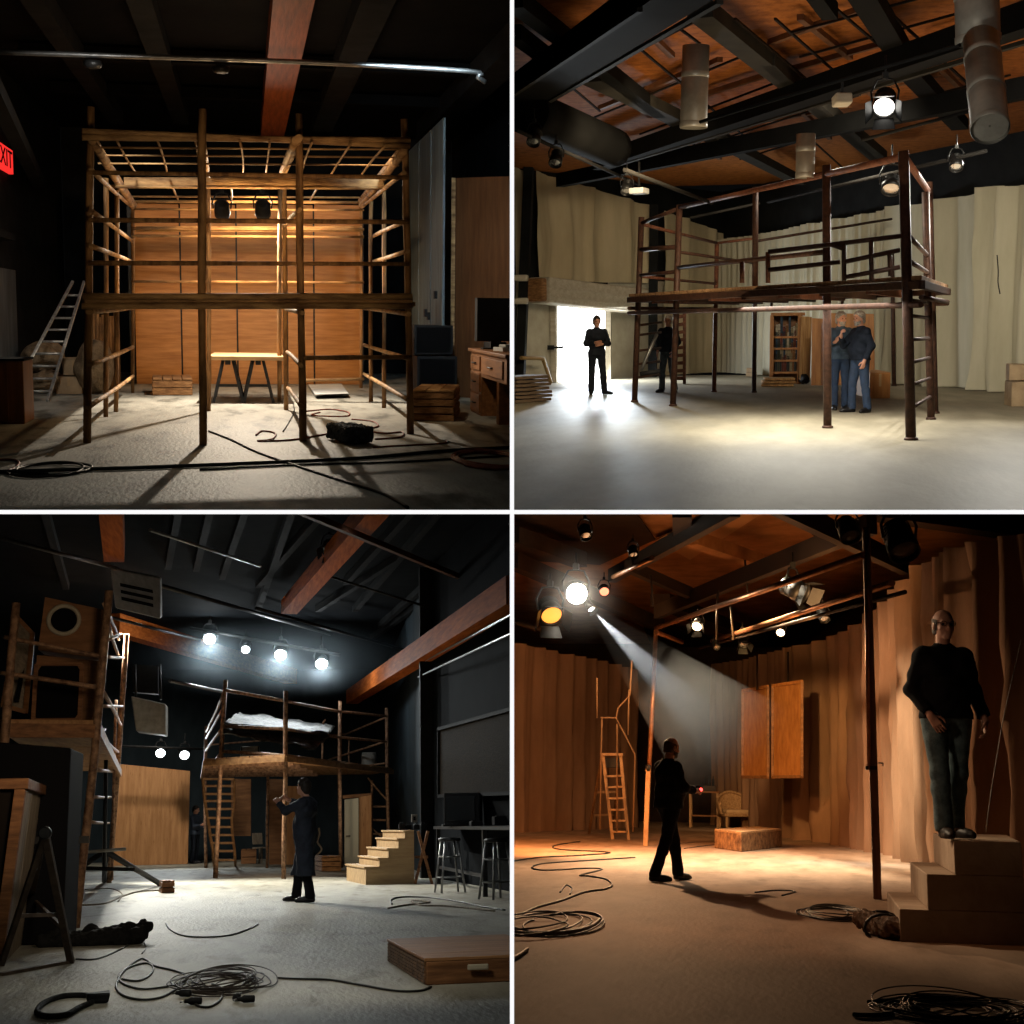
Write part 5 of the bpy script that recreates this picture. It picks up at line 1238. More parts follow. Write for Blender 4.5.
zd3 = on(pb_, 758).z
d0, d1, d2 = V((pa[0].x - .3, pa[0].y - .3, zd3)), V((pb_[0].x, pb_[0].y - .3, zd3)), V((pd[0].x + .1, pd[0].y - .1, zd3))
d3 = V((pe[0].x - .2, pe[0].y + .4, zd3)); d4 = V((pc[0].x - .3, pc[0].y + 4.5, zd3))
DK3 = mat('deck_plank_warm', (.40, .21, .085), .65, col2=(.22, .105, .04), nscale=3, stretch=(4, .5, 4), bump=.2)
n = 7
for i in range(n):
    u0, u1 = i / n, (i + .95) / n
    f0, f1 = d0.lerp(d1, u0), d0.lerp(d1, u1); g0, g1 = d3.lerp(d4, u0), d3.lerp(d4, u1)
    MB().prism([f0, f1, g1, g0], (0, 0, .06)).build('deck_plank', DK3, cs, bevel=.006)
for i in range(8):
    u0, u1 = i / 8, (i + .95) / 8
    f0, f1 = d1.lerp(d2, u0), d1.lerp(d2, u1); g0, g1 = d4.lerp(d2 + V((-.3, 3, 0)), u0), d4.lerp(d2 + V((-.3, 3, 0)), u1)
    MB().prism([f0, f1, g1, g0], (0, 0, .06)).build('deck_plank', DK3, cs, bevel=.006)
for p, q in ((d0, d1), (d1, d2), (d0, d3)): MB().beam(p - V((0, 0, .04)), q - V((0, 0, .04)), .06, .12).build('edge_board', DK3, cs, bevel=.006)
for i in range(1, 6): MB().beam(d0.lerp(d3, i / 6) - V((0, 0, .05)), d1.lerp(d4, i / 6) - V((0, 0, .05)), .06, .09).build('joist', SCAF3, cs)
# right hand end frame: rungs and brace
Yr = pd[0].y
for py in (806.5, 820, 834): fr((372, py), (388.5, py), Yr + .3, Yr, .03)
fr((372, 780), (372, 866), Yr + .3, Yr + .3, .035); fr((368, 778), (387, 800), Yr + .3, Yr, .025); fr((372, 828), (381, 836), Yr + .3, Yr, .022)
# sheeting on the deck
def sheetobj(label, pts, Ys, seed, name='sheeting', m=FOIL):
    q = [A(x, y, Y) for (x, y), Y in zip(pts, Ys)]
    def p(u, v):
        r_ = q[0].lerp(q[1], u).lerp(q[3].lerp(q[2], u), v); return r_ + V((0, 0, .07 * mnoise.noise((u * 6, v * 4, seed)) + .03 * mnoise.noise((u * 17, v * 9, seed))))
    return MB().sheet(p, 36, 14).build(name, m, None, label=label, cat='sheeting', solid=.03)
sheetobj('upper pale rigid sheet lying at a slant on the central scaffold deck', [(224, 722), (328, 733), (335, 726), (240, 712)], (32, 34, 37, 36), 1)
sheetobj('lower crumpled pale sheet on the central scaffold deck', [(224, 733), (316, 748), (330, 735), (222, 722)], (31.8, 33, 35, 34), 5)
q = A(369, 764, 41); t = thing('drum', 'small grey drum on the far right corner of the central deck', 'drum', V((q.x, q.y, zd3 + .06))); MB().lathe([(.2, 0), (.22, .02), (.21, .15), (.22, .17), (.21, .32), (.22, .34), (.21, .48), (.19, .5)], (0, 0, 0)).build('barrel', PALEU, t, rel=True); MB().lathe([(.2, .5), (.2, .52), (.01, .525)], (0, 0, 0)).build('lid', PALEU, t, rel=True)
q = A(250, 748, 35); t = thing('folded_chair', 'pale folded chair lying on the central deck under the sheeting', 'chair', V((q.x, q.y, zd3 + .06)))
MB().box((0, 0, .22), (.45, .05, .42), rx=-.4).build('backrest', PALEU, t, rel=True, bevel=.03); MB().box((.0, -.3, .06), (.45, .5, .04)).build('seat', PALEU, t, rel=True, bevel=.02)
for x in (-.2, .2): MB().tube([V((x, .05, 0)), V((x, -.1, .4))], .015, 6).build('leg', DARKM, t, rel=True)
# -- stair ladder on the left end
sl = thing('step_ladder', 'wide wooden step ladder rising to the central deck at its left end', 'ladder', F(222, 864))
RUNG = mat('ladder_wood', (.42, .24, .11), .6, col2=(.25, .13, .055), nscale=5)
rows3 = [(779, 203, 234), (786, 203.5, 234.5), (794, 204, 234), (801, 205, 234), (809, 206, 233), (818, 207.5, 232), (827, 209, 232), (835, 210, 232.5), (843, 211.5, 233.5), (851, 213, 234.5), (860, 213.5, 235)]
for i, (py, x0, x1) in enumerate(rows3):
    Y = 36.6 - i * .12; MB().beam(A(x0, py, Y), A(x1, py, Y), .14, .055).build('tread', RUNG, sl, bevel=.006)
MB().tube(spline([A(x0, py, 36.6 - i * .12) for i, (py, x0, x1) in enumerate(rows3)] + [F(214, 866)], 2), .04, 6).build('stile', RUNG, sl); MB().tube(spline([A(x1, py, 36.6 - i * .12) for i, (py, x0, x1) in enumerate(rows3)] + [F(235.5, 866)], 2), .035, 6).build('stile', RUNG, sl)
# -- things under and behind the scaffold
def uflat(label, px0, px1, py0, py1, Y, m, name='scenery_flat', cat='scenery flat', th=.07):
    q = [A(px0, py1, Y), A(px1, py1, Y), A(px1, py0, Y), A(px0, py0, Y)]
    for i in (0, 1):
        if q[i].z < .25: q[i].z = 0
    return MB().prism(q, (0, th, 0)).build(name, m, None, label=label, cat=cat, bevel=.01)
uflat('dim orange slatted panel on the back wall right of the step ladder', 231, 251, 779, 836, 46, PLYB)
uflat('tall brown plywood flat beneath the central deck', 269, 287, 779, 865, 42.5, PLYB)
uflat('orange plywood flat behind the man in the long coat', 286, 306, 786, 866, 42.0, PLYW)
t = thing('open_door', 'cream door leaf standing ajar in a brown frame beneath the central deck', 'door', F(352, 866))
q = [A(344.5, 866, 39), A(358.5, 866.5, 38.6), A(358.5, 798, 38.6), A(344.5, 799.5, 39)]; q[0].z = q[1].z = .02
MB().prism(q, (0, .06, 0)).build('door_leaf', DOORW, t, bevel=.008); k = A(346.5, 836, 38.9); MB().tube([k, k + V((0, -.08, 0)), k + V((.1, -.08, 0))], .015, 6).build('handle', DARKM, t)
q = [A(359, 867, 38.9), A(371.5, 868, 38.9), A(371.5, 795, 38.9), A(359, 797, 38.9)]; q[0].z = q[1].z = 0; MB().prism(q, (0, .1, 0)).build('door_jamb', PLYW, t, bevel=.008)
MB().beam(A(343, 797, 39.2), A(372, 795, 39), .12, .09).build('door_head', PLYB, t)
# chair, crate, rope by the door
c = F(260.5, 863); t = thing('wooden_chair', 'small dim wooden chair beneath the left part of the central deck', 'chair', c, .6)
MB().box((0, 0, .45), (.36, .38, .04)).build('seat', GREYW, t, rel=True, bevel=.01); MB().box((0, .19, .72), (.36, .03, .34), rx=-.15).build('backrest', GREYW, t, rel=True, bevel=.01)
for x in (-.16, .16):
    for y in (-.17, .17): MB().beam((x, y, 0), (x, y, .45), .035, .035).build('leg', GREYW, t, rel=True)
c, s_ = box_px(319, 339, 871.5, 857, 1.2); slat_crate('low_crate', 'low wooden crate on the floor by the cream door', c, (s_[0], 1.2, s_[2]), .1, 3, CRATE)
c, s_ = box_px(241, 256, 864, 850, .7); slat_crate('patterned_crate', 'small dark crate on the floor between the step ladder and the chair', c, (s_[0], .7, s_[2]), 0, 2, PLYB)
pts = [A(319 + 3.5 * sin(i * .9) * (i / 12), 828 + i * 2.4, 40) for i in range(13)]
MB().tube(spline(pts, 4), .025, 6).build('rope', GREYW, None, label='pale rope looped on the wall between the long coat man and the cream door', cat='rope')
# -- staircase unit
st = thing('stair_unit', 'plywood stair unit of five steps standing below the right side of the central deck', 'stairs', F(390, 885))
def stair(t, n0, prof, wv, m, mside, base):
    """prof = near side profile (list of (top,run) points); wv = width vector"""
    pass
nb, rb = F(366, 885), F(414, 884.5); yn = nb.y
prof = [(366, 868.5), (379.5, 868.5), (379.5, 859.5), (388.5, 859.5), (388.5, 850), (398.5, 850), (398.5, 840), (405, 840), (405, 832), (414, 832)]
far_ = F(346.5, 880.5) - nb; far_ = V((far_.x, far_.y, 0))
P2 = [A(x, y, yn) for x, y in prof]; 
side = [nb] + P2 + [V((P2[-1].x, yn, 0))]
MB().prism(side, V((0, .05, 0))).build('side_panel', STAIRW, st); MB().prism([p + far_ for p in side], V((0, -.05, 0))).build('side_panel', STAIRW, st)
zs_ = [P2[0].z, P2[2].z, P2[4].z, P2[6].z, P2[8].z]; xs_ = [nb.x, P2[1].x, P2[3].x, P2[5].x, P2[7].x, P2[9].x]
for i in range(5):
    a = V((xs_[i], yn, zs_[i])); b = V((xs_[i + 1], yn, zs_[i])); o = V((-.03, 0, 0))
    MB().prism([a + o, b, b + far_, a + far_ + o], (0, 0, .03)).build('tread', STAIRW, st, bevel=.005)
    z0 = zs_[i - 1] if i else 0
    MB().prism([V((a.x, yn, z0)), V((a.x, yn, a.z)), V((a.x, yn, a.z)) + far_, V((a.x, yn, z0)) + far_], (.03, 0, 0)).build('riser', STAIRW, st)
# -- work table, box monitor, stools at the right
wt = thing('work_table', 'long dark work table along the right hand wall of the dark studio', 'table', F(470, 893))
zt3 = .98
a, b = F(482, 897), F(436, 884); dx = (a - b).normalized(); nx = V((dx.y, -dx.x, 0)); nx = nx if nx.x > 0 else -nx
p0, p1 = V((b.x, b.y, 0)) - dx * .3, V((a.x, a.y, 0)) + dx * 2.4
MB().prism([p0 + V((0, 0, zt3)), p1 + V((0, 0, zt3)), p1 + nx * .9 + V((0, 0, zt3)), p0 + nx * .9 + V((0, 0, zt3))], (0, 0, .05)).build('table_top', DARKM, wt, clip=True)
for p in (a, b): MB().beam(p + nx * .05, p + nx * .05 + V((0, 0, zt3)), .07, .07).build('leg', DARKM, wt); 
MB().beam(b + nx * .8, b + nx * .8 + V((0, 0, zt3)), .07, .07).build('leg', DARKM, wt)
MB().beam(a + nx * .05 + V((0, 0, .3)), b + nx * .05 + V((0, 0, .3)), .04, .05).build('stretcher', DARKM, wt)
q = A(463, 828.5, 24.5); q.z = zt3 + .06
t = thing('box_monitor', 'big black box monitor standing on the dark work table', 'monitor', q, -.25)
MB().box((0, .1, .28), (.62, .5, .54)).build('housing', BLACKP, t, rel=True, bevel=.02); MB().box((-.02, -.155, .29), (.5, .02, .42)).build('screen', mat('dark_glass', (.02, .022, .025), .15), t, rel=True, bevel=.01); MB().box((0, .05, .0), (.4, .3, .03)).build('base', BLACKP, t, rel=True)
for i, (px, w_, nm, lb) in enumerate(((444, .16, 'keyboard', 'dark keyboard on the near edge of the work table'), (470, .12, 'mixer_box', 'small dark mixer box in front of the box monitor'), (497, .2, 'amplifier', 'dark amplifier at the right end of the work table'))):
    q = A(px, 830, 23.2); t = thing(nm, lb, 'equipment', V((q.x + .1, q.y, zt3 + .055))); hh_ = (.03, .07, .14)[i]
    MB().box((0, 0, hh_ / 2), (w_ * 1.6, .25, hh_)).build('case', BLACKP, t, rel=True, clip=False, bevel=.008); MB().box((0, -.02, hh_ + .006), (w_ * 1.2, .15, .012)).build('top_panel', DARKM, t, rel=True)
def bar_stool():
    t = thing('bar_stool', 'pale legged bar stool before the left end of the work table', 'stool', F(450, 892.5), .2, 'bar stools')
    MB().lathe([(.16, .8), (.18, .81), (.18, .84), (.15, .86), (.01, .862)], (0, 0, 0), (0, 0, 1), 20).build('seat', DARKM, t, rel=True)
    c4 = [(-.2, -.17), (.2, -.17), (.2, .17), (-.2, .17)]
    for x, y in c4: MB().tube([V((x, y, 0)), V((x * .55, y * .55, .82))], .018, 8).build('leg', STEEL, t, rel=True)
    for z in (.24, .56):
        k = 1 - .45 * z / .82
        for (x, y), (x2, y2) in zip(c4, c4[1:] + c4[:1]): MB().tube([V((x * k, y * k, z)), V((x2 * k, y2 * k, z))], .013, 6).build('foot_bar', STEEL, t, rel=True)
    return t
s1 = bar_stool(); dup(s1, F(497, 899), .5, 'pale legged bar stool at the right edge before the work table')
t = thing('saw_horse', 'brown folding stand leaning behind the stair unit', 'stand', F(424, 884))
for x0, x1 in ((418, 432), (428, 415)): MB().beam(F(x1, 884), A(x0 + (x1 - x0) * .0, 831, F(x1, 884).y), .05, .05).build('leg', CRATED, t)
MB().beam(A(415, 857, 27), A(428, 857, 27), .04, .05).build('cross_bar', CRATED, t)
random.seed(9)
for i in range(4):
    q = V((P2[7].x + .05 + i * .14, yn + 1.1 + .1 * (i % 2), P2[8].z + .035)); 
    tt = thing('camera_case', 'small dark equipment case on top of the stair unit, %s' % ['leftmost', 'second from the left', 'third from the left', 'rightmost'][i], 'case', q, rnd(-.4, .4), 'dark cases on the stair unit')
    hh_ = rnd(.08, .16); MB().box((0, 0, hh_ / 2), (.12, .16, hh_)).build('case', BLACKP, tt, rel=True, bevel=.01); MB().tube([(-.03, 0, hh_), (-.03, 0, hh_ + .03), (.03, 0, hh_ + .03), (.03, 0, hh_)], .006, 5).build('handle', DARKM, tt, rel=True)
# framed board on the right wall, wall socket
def wp(px, py): return PL(px, py, b0_, nw)
b0_ = A(432, 826, 29.5)
q = [wp(444, 796) - nw * .06, wp(518, 793) - nw * .06, wp(518, 709) - nw * .06, wp(444, 729) - nw * .06]
t = thing('framed_board', 'dark framed cork board on the right hand wall above the work table', 'board', q[0])
MB().prism(q, -nw * .03).build('cork_panel', mat('dark_cork', (.022, .015, .008), .9, spec=.03, col2=(.006, .005, .004), nscale=26, detail=8, bump=.4), t, clip=True)
for i in range(4): MB().beam(q[i] - nw * .03, q[(i + 1) % 4] - nw * .03, .09, .06).build('frame_bar', JOIST, t, clip=True)
q = wp(433.5, 818) - nw * .1
t = thing('wall_socket', 'small pale socket on the dark column beside the work table', 'socket', q); MB().box(q + V((-.3, -.05, 0)), (.12, .04, .16)).build('plate', PALEU, t, bevel=.01); MB().box(q + V((-.3, -.075, 0)), (.05, .02, .08)).build('plug', BLACKP, t)

# -- left scaffold
ls = thing('scaffold_tower', 'tall rust brown scaffold tower at the left carrying plywood boxes', 'scaffold', F(80, 925))
def lpost(b, t_, r, Yt=None):
    p = F(*b); q = A(t_[0], t_[1], Yt or p.y); MB().pole(p, q, r, 9, 6, .012, .05).build('post', SCAF3, ls); return p, q
m1 = lpost((75.5, 928), (109, 591), .05); m2 = lpost((109, 883), (126.5, 634), .055); m3 = lpost((59, 876), (74, 766), .045) if False else None
m4 = lpost((-8, 935), (16, 603), .05)
def lr(p, q, Y0, Y1, r=.03): MB().pole(A(*p, Y0), A(*q, Y1), r, 7, 5, .008, .05).build('rail', SCAF3, ls)
Ym, Y2 = m1[0].y, m2[0].y
lr((4, 637), (104, 657), Ym, Ym, .026); lr((-4, 672), (101, 688), Ym, Ym, .028)
lr((107, 622), (118, 655), Ym, Y2, .03); lr((102, 690), (121, 725), Ym, Y2, .03); lr((105, 656), (124, 658), Ym, Y2, .025); lr((101, 706), (122, 706), Ym, Y2, .025); lr((108, 640), (121, 634), Ym, Y2, .022); lr((98, 735), (118, 752), Ym, Y2, .03); lr((104, 604), (119, 640), Ym, Y2, .025)
for p in ((93, 797, 111, 797), (90, 822, 109, 823), (96, 770, 113, 772)): lr(p[:2], p[2:], Ym + .4, Y2, .025)
lr((116, 700), (112, 880), Y2 - 1, Y2 - 1, .03)
# tower deck
e0, e1, e2 = A(-10, 725, Ym - .3), A(98, 735, Ym), A(121, 753, Y2)
e1.z = e0.z; e2.z = e0.z
e3 = e2 + (e0 - e1)
for i in range(6):
    u0, u1 = i / 6, (i + .94) / 6
    MB().prism([e0.lerp(e3, u0), e1.lerp(e2, u0), e1.lerp(e2, u1), e0.lerp(e3, u1)], (0, 0, .07)).build('deck_plank', DK3, ls, bevel=.008)
MB().beam(e0 - V((0, 0, .06)), e1 - V((0, 0, .06)), .06, .16).build('edge_board', CRATED, ls); MB().beam(e1 - V((0, 0, .04)), e2 - V((0, 0, .04)), .06, .14).build('edge_board', DK3, ls)
# tower ladder
tl = thing('ladder', 'narrow pale ladder leaning inside the left scaffold tower', 'ladder', F(66, 878))
La, Lb = F(59.5, 876), F(75, 866); Lb.y = La.y; Lb.z = .15; Ta, Tb = A(73, 768, La.y), A(83, 768, La.y)
for p, q in ((La, Ta + (Ta - La) * .4), (Lb, Tb + (Tb - Lb) * .4)): MB().beam(p, q, .05, .06).build('stile', ALU, tl)
for py, x0, x1 in ((787, 69, 82), (816, 66, 80), (847, 62.5, 77.5), (864, 61, 76)): MB().beam(A(x0, py, La.y), A(x1, py, La.y), .05, .05).build('rung', RUNG, tl)
# plywood boxes on the tower
def holebox(label, pts, Y, dep, holes, ring, name='plywood_box'):
    """box whose near face is the four pixel corners, with a framed hole"""
    q = [A(x, y, Y) for x, y in pts]; d = V((-.0, dep, 0)); t = thing(name, label, 'box', (q[0] + q[1]) / 2)
    MB().prism([p + d * .04 for p in q], d * .96).build('carcass', BLACKP if False else PLYB, t, bevel=.01)
    hx, hy, kind, rx_, ry_ = holes; c = A(hx, hy, Y); n = 32; R = []
    rxm, rym = rx_ / FPX * Y, ry_ / FPX * Y
    if kind == 'o': R = [c + V((cos(2 * pi * i / n) * rxm, 0, sin(2 * pi * i / n) * rym)) for i in range(n)]
    else:
        for i in range(n):
            a = 2 * pi * i / n; k = 1 / max(abs(cos(a)), abs(sin(a))); R.append(c + V((cos(a) * k * rxm, 0, sin(a) * k * rym)))
    # front plate with hole: outer loop sampled by angle toward the quad boundary
    def outer(a):
        dv = V((cos(a), 0, sin(a))); best = 1e9
        for i in range(4):
            p1, p2 = q[i], q[(i + 1) % 4]; ex_, ez_ = p2.x - p1.x, p2.z - p1.z; den = dv.x * ez_ - dv.z * ex_
            if abs(den) < 1e-9: continue
            tt = ((p1.x - c.x) * ez_ - (p1.z - c.z) * ex_) / den; uu = ((p1.x - c.x) * dv.z - (p1.z - c.z) * dv.x) / den
            if tt > 0 and -.001 <= uu <= 1.001: best = min(best, tt)
        return c + dv * best
    angs = sorted(set([2 * pi * i / n for i in range(n)] + [math.atan2(p.z - c.z, p.x - c.x) % (2 * pi) for p in q]))
    def inner(a):
        if kind == 'o': return c + V((cos(a) * rxm, 0, sin(a) * rym))
        k = 1 / max(abs(cos(a)) / rxm, abs(sin(a)) / rym); return c + V((cos(a) * k, 0, sin(a) * k))
    vo = [outer(a) for a in angs]; vi = [inner(a) for a in angs]; N_ = len(angs); th = V((0, .05, 0))
    MB().add(vo + vi + [p + th for p in vi], [(i, (i + 1) % N_, N_ + (i + 1) % N_, N_ + i) for i in range(N_)] + [(N_ + i, N_ + (i + 1) % N_, 2 * N_ + (i + 1) % N_, 2 * N_ + i) for i in range(N_)]).build('front_board', PLYB, t)
    MB().add([inner(a) + V((0, .012, 0)) for a in angs], [tuple(range(N_))]).build('opening_shade', mat('case_and_hole_black', (.006, .006, .007), .8, spec=.03), t)  # black sheet just inside the hole paints the dark interior
    if ring:
        if kind == 'o': MB().tube([c + V((cos(2 * pi * i / n) * rxm * 1.14, -.015, sin(2 * pi * i / n) * rym * 1.14)) for i in range(n)], .028, 8, closed=True).build('ring', PAPER, t)
        else: 
            k = [c + V((sx * rxm * 1.06, -.01, sz * rym * 1.06)) for sx, sz in ((-1, -1), (1, -1), (1, 1), (-1, 1))]
            for i in range(4): MB().beam(k[i], k[(i + 1) % 4], .05, .04).build('frame_bar', CRATED, t)
    return t
YB_ = Ym + 1.1
holebox('lower plywood box with a square dark opening on the left tower deck', [(34, 720), (97, 726), (99, 661), (37, 655)], YB_, .55, (58, 692, 's', 20, 25), True)
holebox('upper plywood box with a round dark opening and pale ring on the left tower', [(38, 650), (100, 658), (104.5, 610), (45, 597)], YB_ - .1, .55, (64, 620, 'o', 12.5, 12), True)
q = [A(4, 706, YB_ - .5), A(26, 712, YB_ - .5), A(33, 634, YB_ + .6), A(18, 618, YB_ + .6)]
t = thing('open_crate', 'open sided plywood crate at the left end of the left tower deck', 'crate', q[0]); MB().prism(q, (-.05, .06, 0)).build('side_board', GREYW, t, bevel=.008)
for p, r_ in ((q[0], q[3]), (q[1], q[2]), (q[0], q[1]), (q[3], q[2])): MB().beam(p + V((0, -.04, 0)), r_ + V((0, -.04, 0)), .06, .05).build('frame_bar', PLYB, t)
MB().beam(q[1].lerp(q[0], .4) + V((0, -.05, .1)), q[2].lerp(q[3], .3) + V((0, -.05, -.2)), .05, .04).build('brace', JOIST, t)
# black case and big crate in the left foreground
c = A(30, 850, 13.2)
t = thing('black_case', 'big plain black flight case standing behind the tall weathered crate', 'case', V((c.x, 15.6, 0)))
q = [A(-14, 741, 15), A(71, 748, 15), A(66, 850, 15), A(-14, 850, 15)]; zt4 = q[0].z
MB().prism([V((q[0].x, 15, .0)), V((A(67, 850, 15).x, 15, .0)), V((q[1].x, 15, q[1].z)), V((q[0].x, 15, q[0].z))], (0, 1.1, 0)).build('case', mat('case_and_hole_black', (.006, .006, .007), .8, spec=.03), t, bevel=.02)
for x in (-.2, .25): MB().box((c.x + x, 14.985, 1.0), (.1, .02, .07)).build('latch', DARKM, t)
MB().lathe([(.05, 0), (.05, .04)], (c.x + .3, 15.4, .0), (0, 0, 1), 10).build('caster', DARKM, t)
wc = thing('tall_crate', 'tall weathered crate with dark open front at the left edge', 'crate', F(26, 962))
fl = F(-12, 966); nr2 = F(2, 966); fr_ = F(31, 935)
zc4 = A(26, 793, fr_.y).z
top0, top1 = A(25.5, 789, nr2.y), A(52, 800, fr_.y)
q0, q1 = V((nr2.x, nr2.y, 0)), V((fr_.x, fr_.y, 0))
dk2 = q1 - q0; lean = V((top0.x - q0.x, 0, 0))
for i in range(4):
    a, b = q0 + dk2 * (i / 4), q0 + dk2 * ((i + .96) / 4)
    MB().prism([a, b, b + lean + V((0, 0, top0.z)), a + lean + V((0, 0, top0.z))], (-.03, 0, 0)).build('side_board', GREYW, wc, bevel=.006)
lw_ = V((-.9, 0, 0))
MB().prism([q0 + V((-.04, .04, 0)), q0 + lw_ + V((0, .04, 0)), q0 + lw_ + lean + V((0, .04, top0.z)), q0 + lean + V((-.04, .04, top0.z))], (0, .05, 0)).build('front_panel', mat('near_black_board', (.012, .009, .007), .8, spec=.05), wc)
MB().beam(q0 + V((-.04, 0, 0)), q0 + lean + V((-.04, 0, top0.z)), .09, .08).build('corner_post', CRATED, wc, bevel=.006)
MB().prism([q0 + lean + V((.03, -.05, top0.z)), q1 + lean + V((.06, .05, top0.z)), q1 + lean + lw_ + V((0, .05, top0.z)), q0 + lean + lw_ + V((0, -.05, top0.z))], (0, 0, .09)).build('lid', CRATED, wc, bevel=.008)
# trestle frame leaning by the crate
tr = thing('folding_trestle', 'brown folding trestle frame standing against the tall weathered crate', 'trestle', F(40, 962))
ap = A(45, 833, 11.4); DRK = mat('trestle_brown', (.1, .07, .05), .6, col2=(.045, .03, .022), nscale=8)
f1, f2, f3 = F(71, 963), F(1, 966), F(26, 925)
for p, w_ in ((f1, .055), (f2, .045), (f3, .04)): MB().beam(p, ap, w_, w_).build('leg', DRK, tr, bevel=.004)
MB().beam(ap.lerp(f1, .72), ap.lerp(f3, .6), .03, .03).build('brace', DRK, tr); MB().beam(ap.lerp(f2, .6), ap.lerp(f1, .6), .025, .03).build('brace', DRK, tr)
MB().beam(F(0, 976), F(70, 963), .06, .05).build('foot_bar', DRK, tr)
MB().lathe([(.04, -.04), (.05, -.02), (.05, .02), (.04, .04)], ap, (0, 1, 0), 12).build('hinge', DARKM, tr)
# tripod lamp stand lying low + block
tp = thing('tripod_stand', 'black tripod base with long splayed legs on the floor by the left tower', 'tripod', F(104, 884))
hub = A(105, 851, 24.5)
for e in ((61, 882), (104, 883), (160, 886)): MB().tube([hub, F(*e) + V((0, 0, .04))], .05, 7).build('leg', BLACKP, tp); 
MB().tube([A(82, 868, 24), A(135, 869.5, 24)], .035, 6).build('cross_brace', BLACKP, tp); MB().tube([hub - V((0, 0, .25)), A(106, 760, 24.5)], .035, 7).build('mast', DARKM, tp); MB().tube([A(88, 852, 24.3), A(126, 849, 24.4)], .03, 6).build('arm', PALEU, tp)
c, s_ = box_px(160, 172, 893, 882, .35); slat_crate('small_block', 'small dark red slatted block at the end of the tripod leg', c, (s_[0], .4, s_[2]), .2, 2, CRATED)
# cloth heap
def heap(label, cpx, blobs, m, name, cat, seed):
    q = MB(); c = F(*cpx); random.seed(seed)
    for dx_, dy_, rx_, ry_, rz_ in blobs:
        k = len(q.v); q.ball(c + V((dx_, dy_, rz_ * .8)), (rx_, ry_, rz_), 20, 12, .35, 3.0)
        for i in range(k, len(q.v)): q.v[i].z = max(q.v[i].z, .004)
    return q.build(name, m, None, label=label, cat=cat, sub=1)
BLKCLOTH = mat('black_cloth_heap', (.012, .012, .012), .9, spec=.2, col2=(.005, .005, .005), nscale=10, bump=.8, bscale=25)
S_ = SDF((-.6, -.5, -.1), (.6, .5, .4), .014); random.seed(21)
for i in range(11): 
    x = -.42 + i * .085; S_.cap((x, rnd(-.12, .12), .06), (x + rnd(.05, .16), rnd(-.12, .12), rnd(.06, .15)), rnd(.05, .09), rnd(.05, .09), .04)
S_.cap((-.45, -.1, .04), (.4, -.05, .05), .07, .08, .05); S_.wrinkle(.012, 45, 3); S_.cut(V((0, 0, .0)), V((0, 0, -1)))
t = thing('cloth_heap', 'heap of black cloth and straps on the floor below the left tower', 'cloth heap', F(92, 945)); sdf_obj('cloth', S_, BLKCLOTH, t)
# pallet box front right
pbx = thing('wooden_case', 'flat wooden case with a cut handle slot on the floor at the lower right', 'case', F(440, 975))
n0, l0 = F(426.5, 985.5), F(388, 961.5); zt5 = A(428, 959.5, n0.y).z; dl_ = l0 - n0; r0 = F(514, 985) ; dr_ = V((r0.x - n0.x + .4, .05, 0))
def pq(u, v, z, o=0): return n0 + dr_ * u + dl_ * v + V((0, 0, z))
MB().prism([pq(.0, 0, 0), pq(1, 0, 0), pq(1, 1, 0), pq(0, 1, 0)], (0, 0, zt5 * .92)).build('case_body', CRATED, pbx, clip=True, bevel=.01)
for i in range(5): MB().prism([pq(-.012, i / 5, zt5 * .92), pq(1, i / 5, zt5 * .92), pq(1, (i + .97) / 5, zt5 * .92), pq(-.012, (i + .97) / 5, zt5 * .92)], (0, 0, .022)).build('lid_board', mat('case_lid', (.40, .2, .085), .6, col2=(.24, .11, .045), nscale=3, stretch=(.6, 5, 5), bump=.2), pbx, clip=True, bevel=.004)
hs = A(478, 967, n0.y - .02); MB().box(hs, (.15, .02, .04)).build('handle_slot', PAPER, pbx, bevel=.015)
for i in range(6):
    z = zt5 * (.1 + i * .14); MB().beam(pq(-.004, .02, z), pq(-.004, .98, z), .012, zt5 * .1).build('side_slat', mat('splintered_end', (.26, .14, .07), .8, col2=(.07, .035, .018), nscale=14, bump=.8, bscale=30), pbx)
# -- cables on the floor
cable('cable', [(166, 924), (170, 930), (182, 936), (205, 938), (230, 936), (248, 930), (258, 925)], .009, BLKCAB, 'single thin cable curving across the open floor in front of the long coat man')
cable('cable', [(277, 979), (300, 980), (330, 981), (360, 986), (395, 992), (420, 992), (431, 988)], .0085, BLKCAB, 'long thin cable running right to the flat wooden case')
cable('cable', [(184, 975), (172, 971), (155, 967), (144, 960), (136, 962), (124, 972), (117, 983), (117, 991), (126, 998), (145, 1001), (165, 997), (185, 984)], .0085, BLKCAB, 'outer loop of thick cable left of the cable pile')
cable('cable', [(186, 982), (165, 988), (140, 990), (122, 984), (119, 976), (130, 968), (146, 964), (153, 968), (150, 976), (138, 982), (122, 980)], .008, BLKCAB, 'inner loop of cable left of the cable pile')
coil('cable_pile', (226, 984), .23, .55, 18, .0048, mat('cable_brown_black', (.03, .022, .017), .6), 'dense pile of brown black cable on the front floor', 'cable pile', wob=.75, h=.1, seed=8)
cable('cable', [(212, 985), (222, 990), (221, 1000), (210, 1008), (198, 1007), (194, 1003)], .008, BLKCAB, 'short cable tail with a plug below the cable pile')
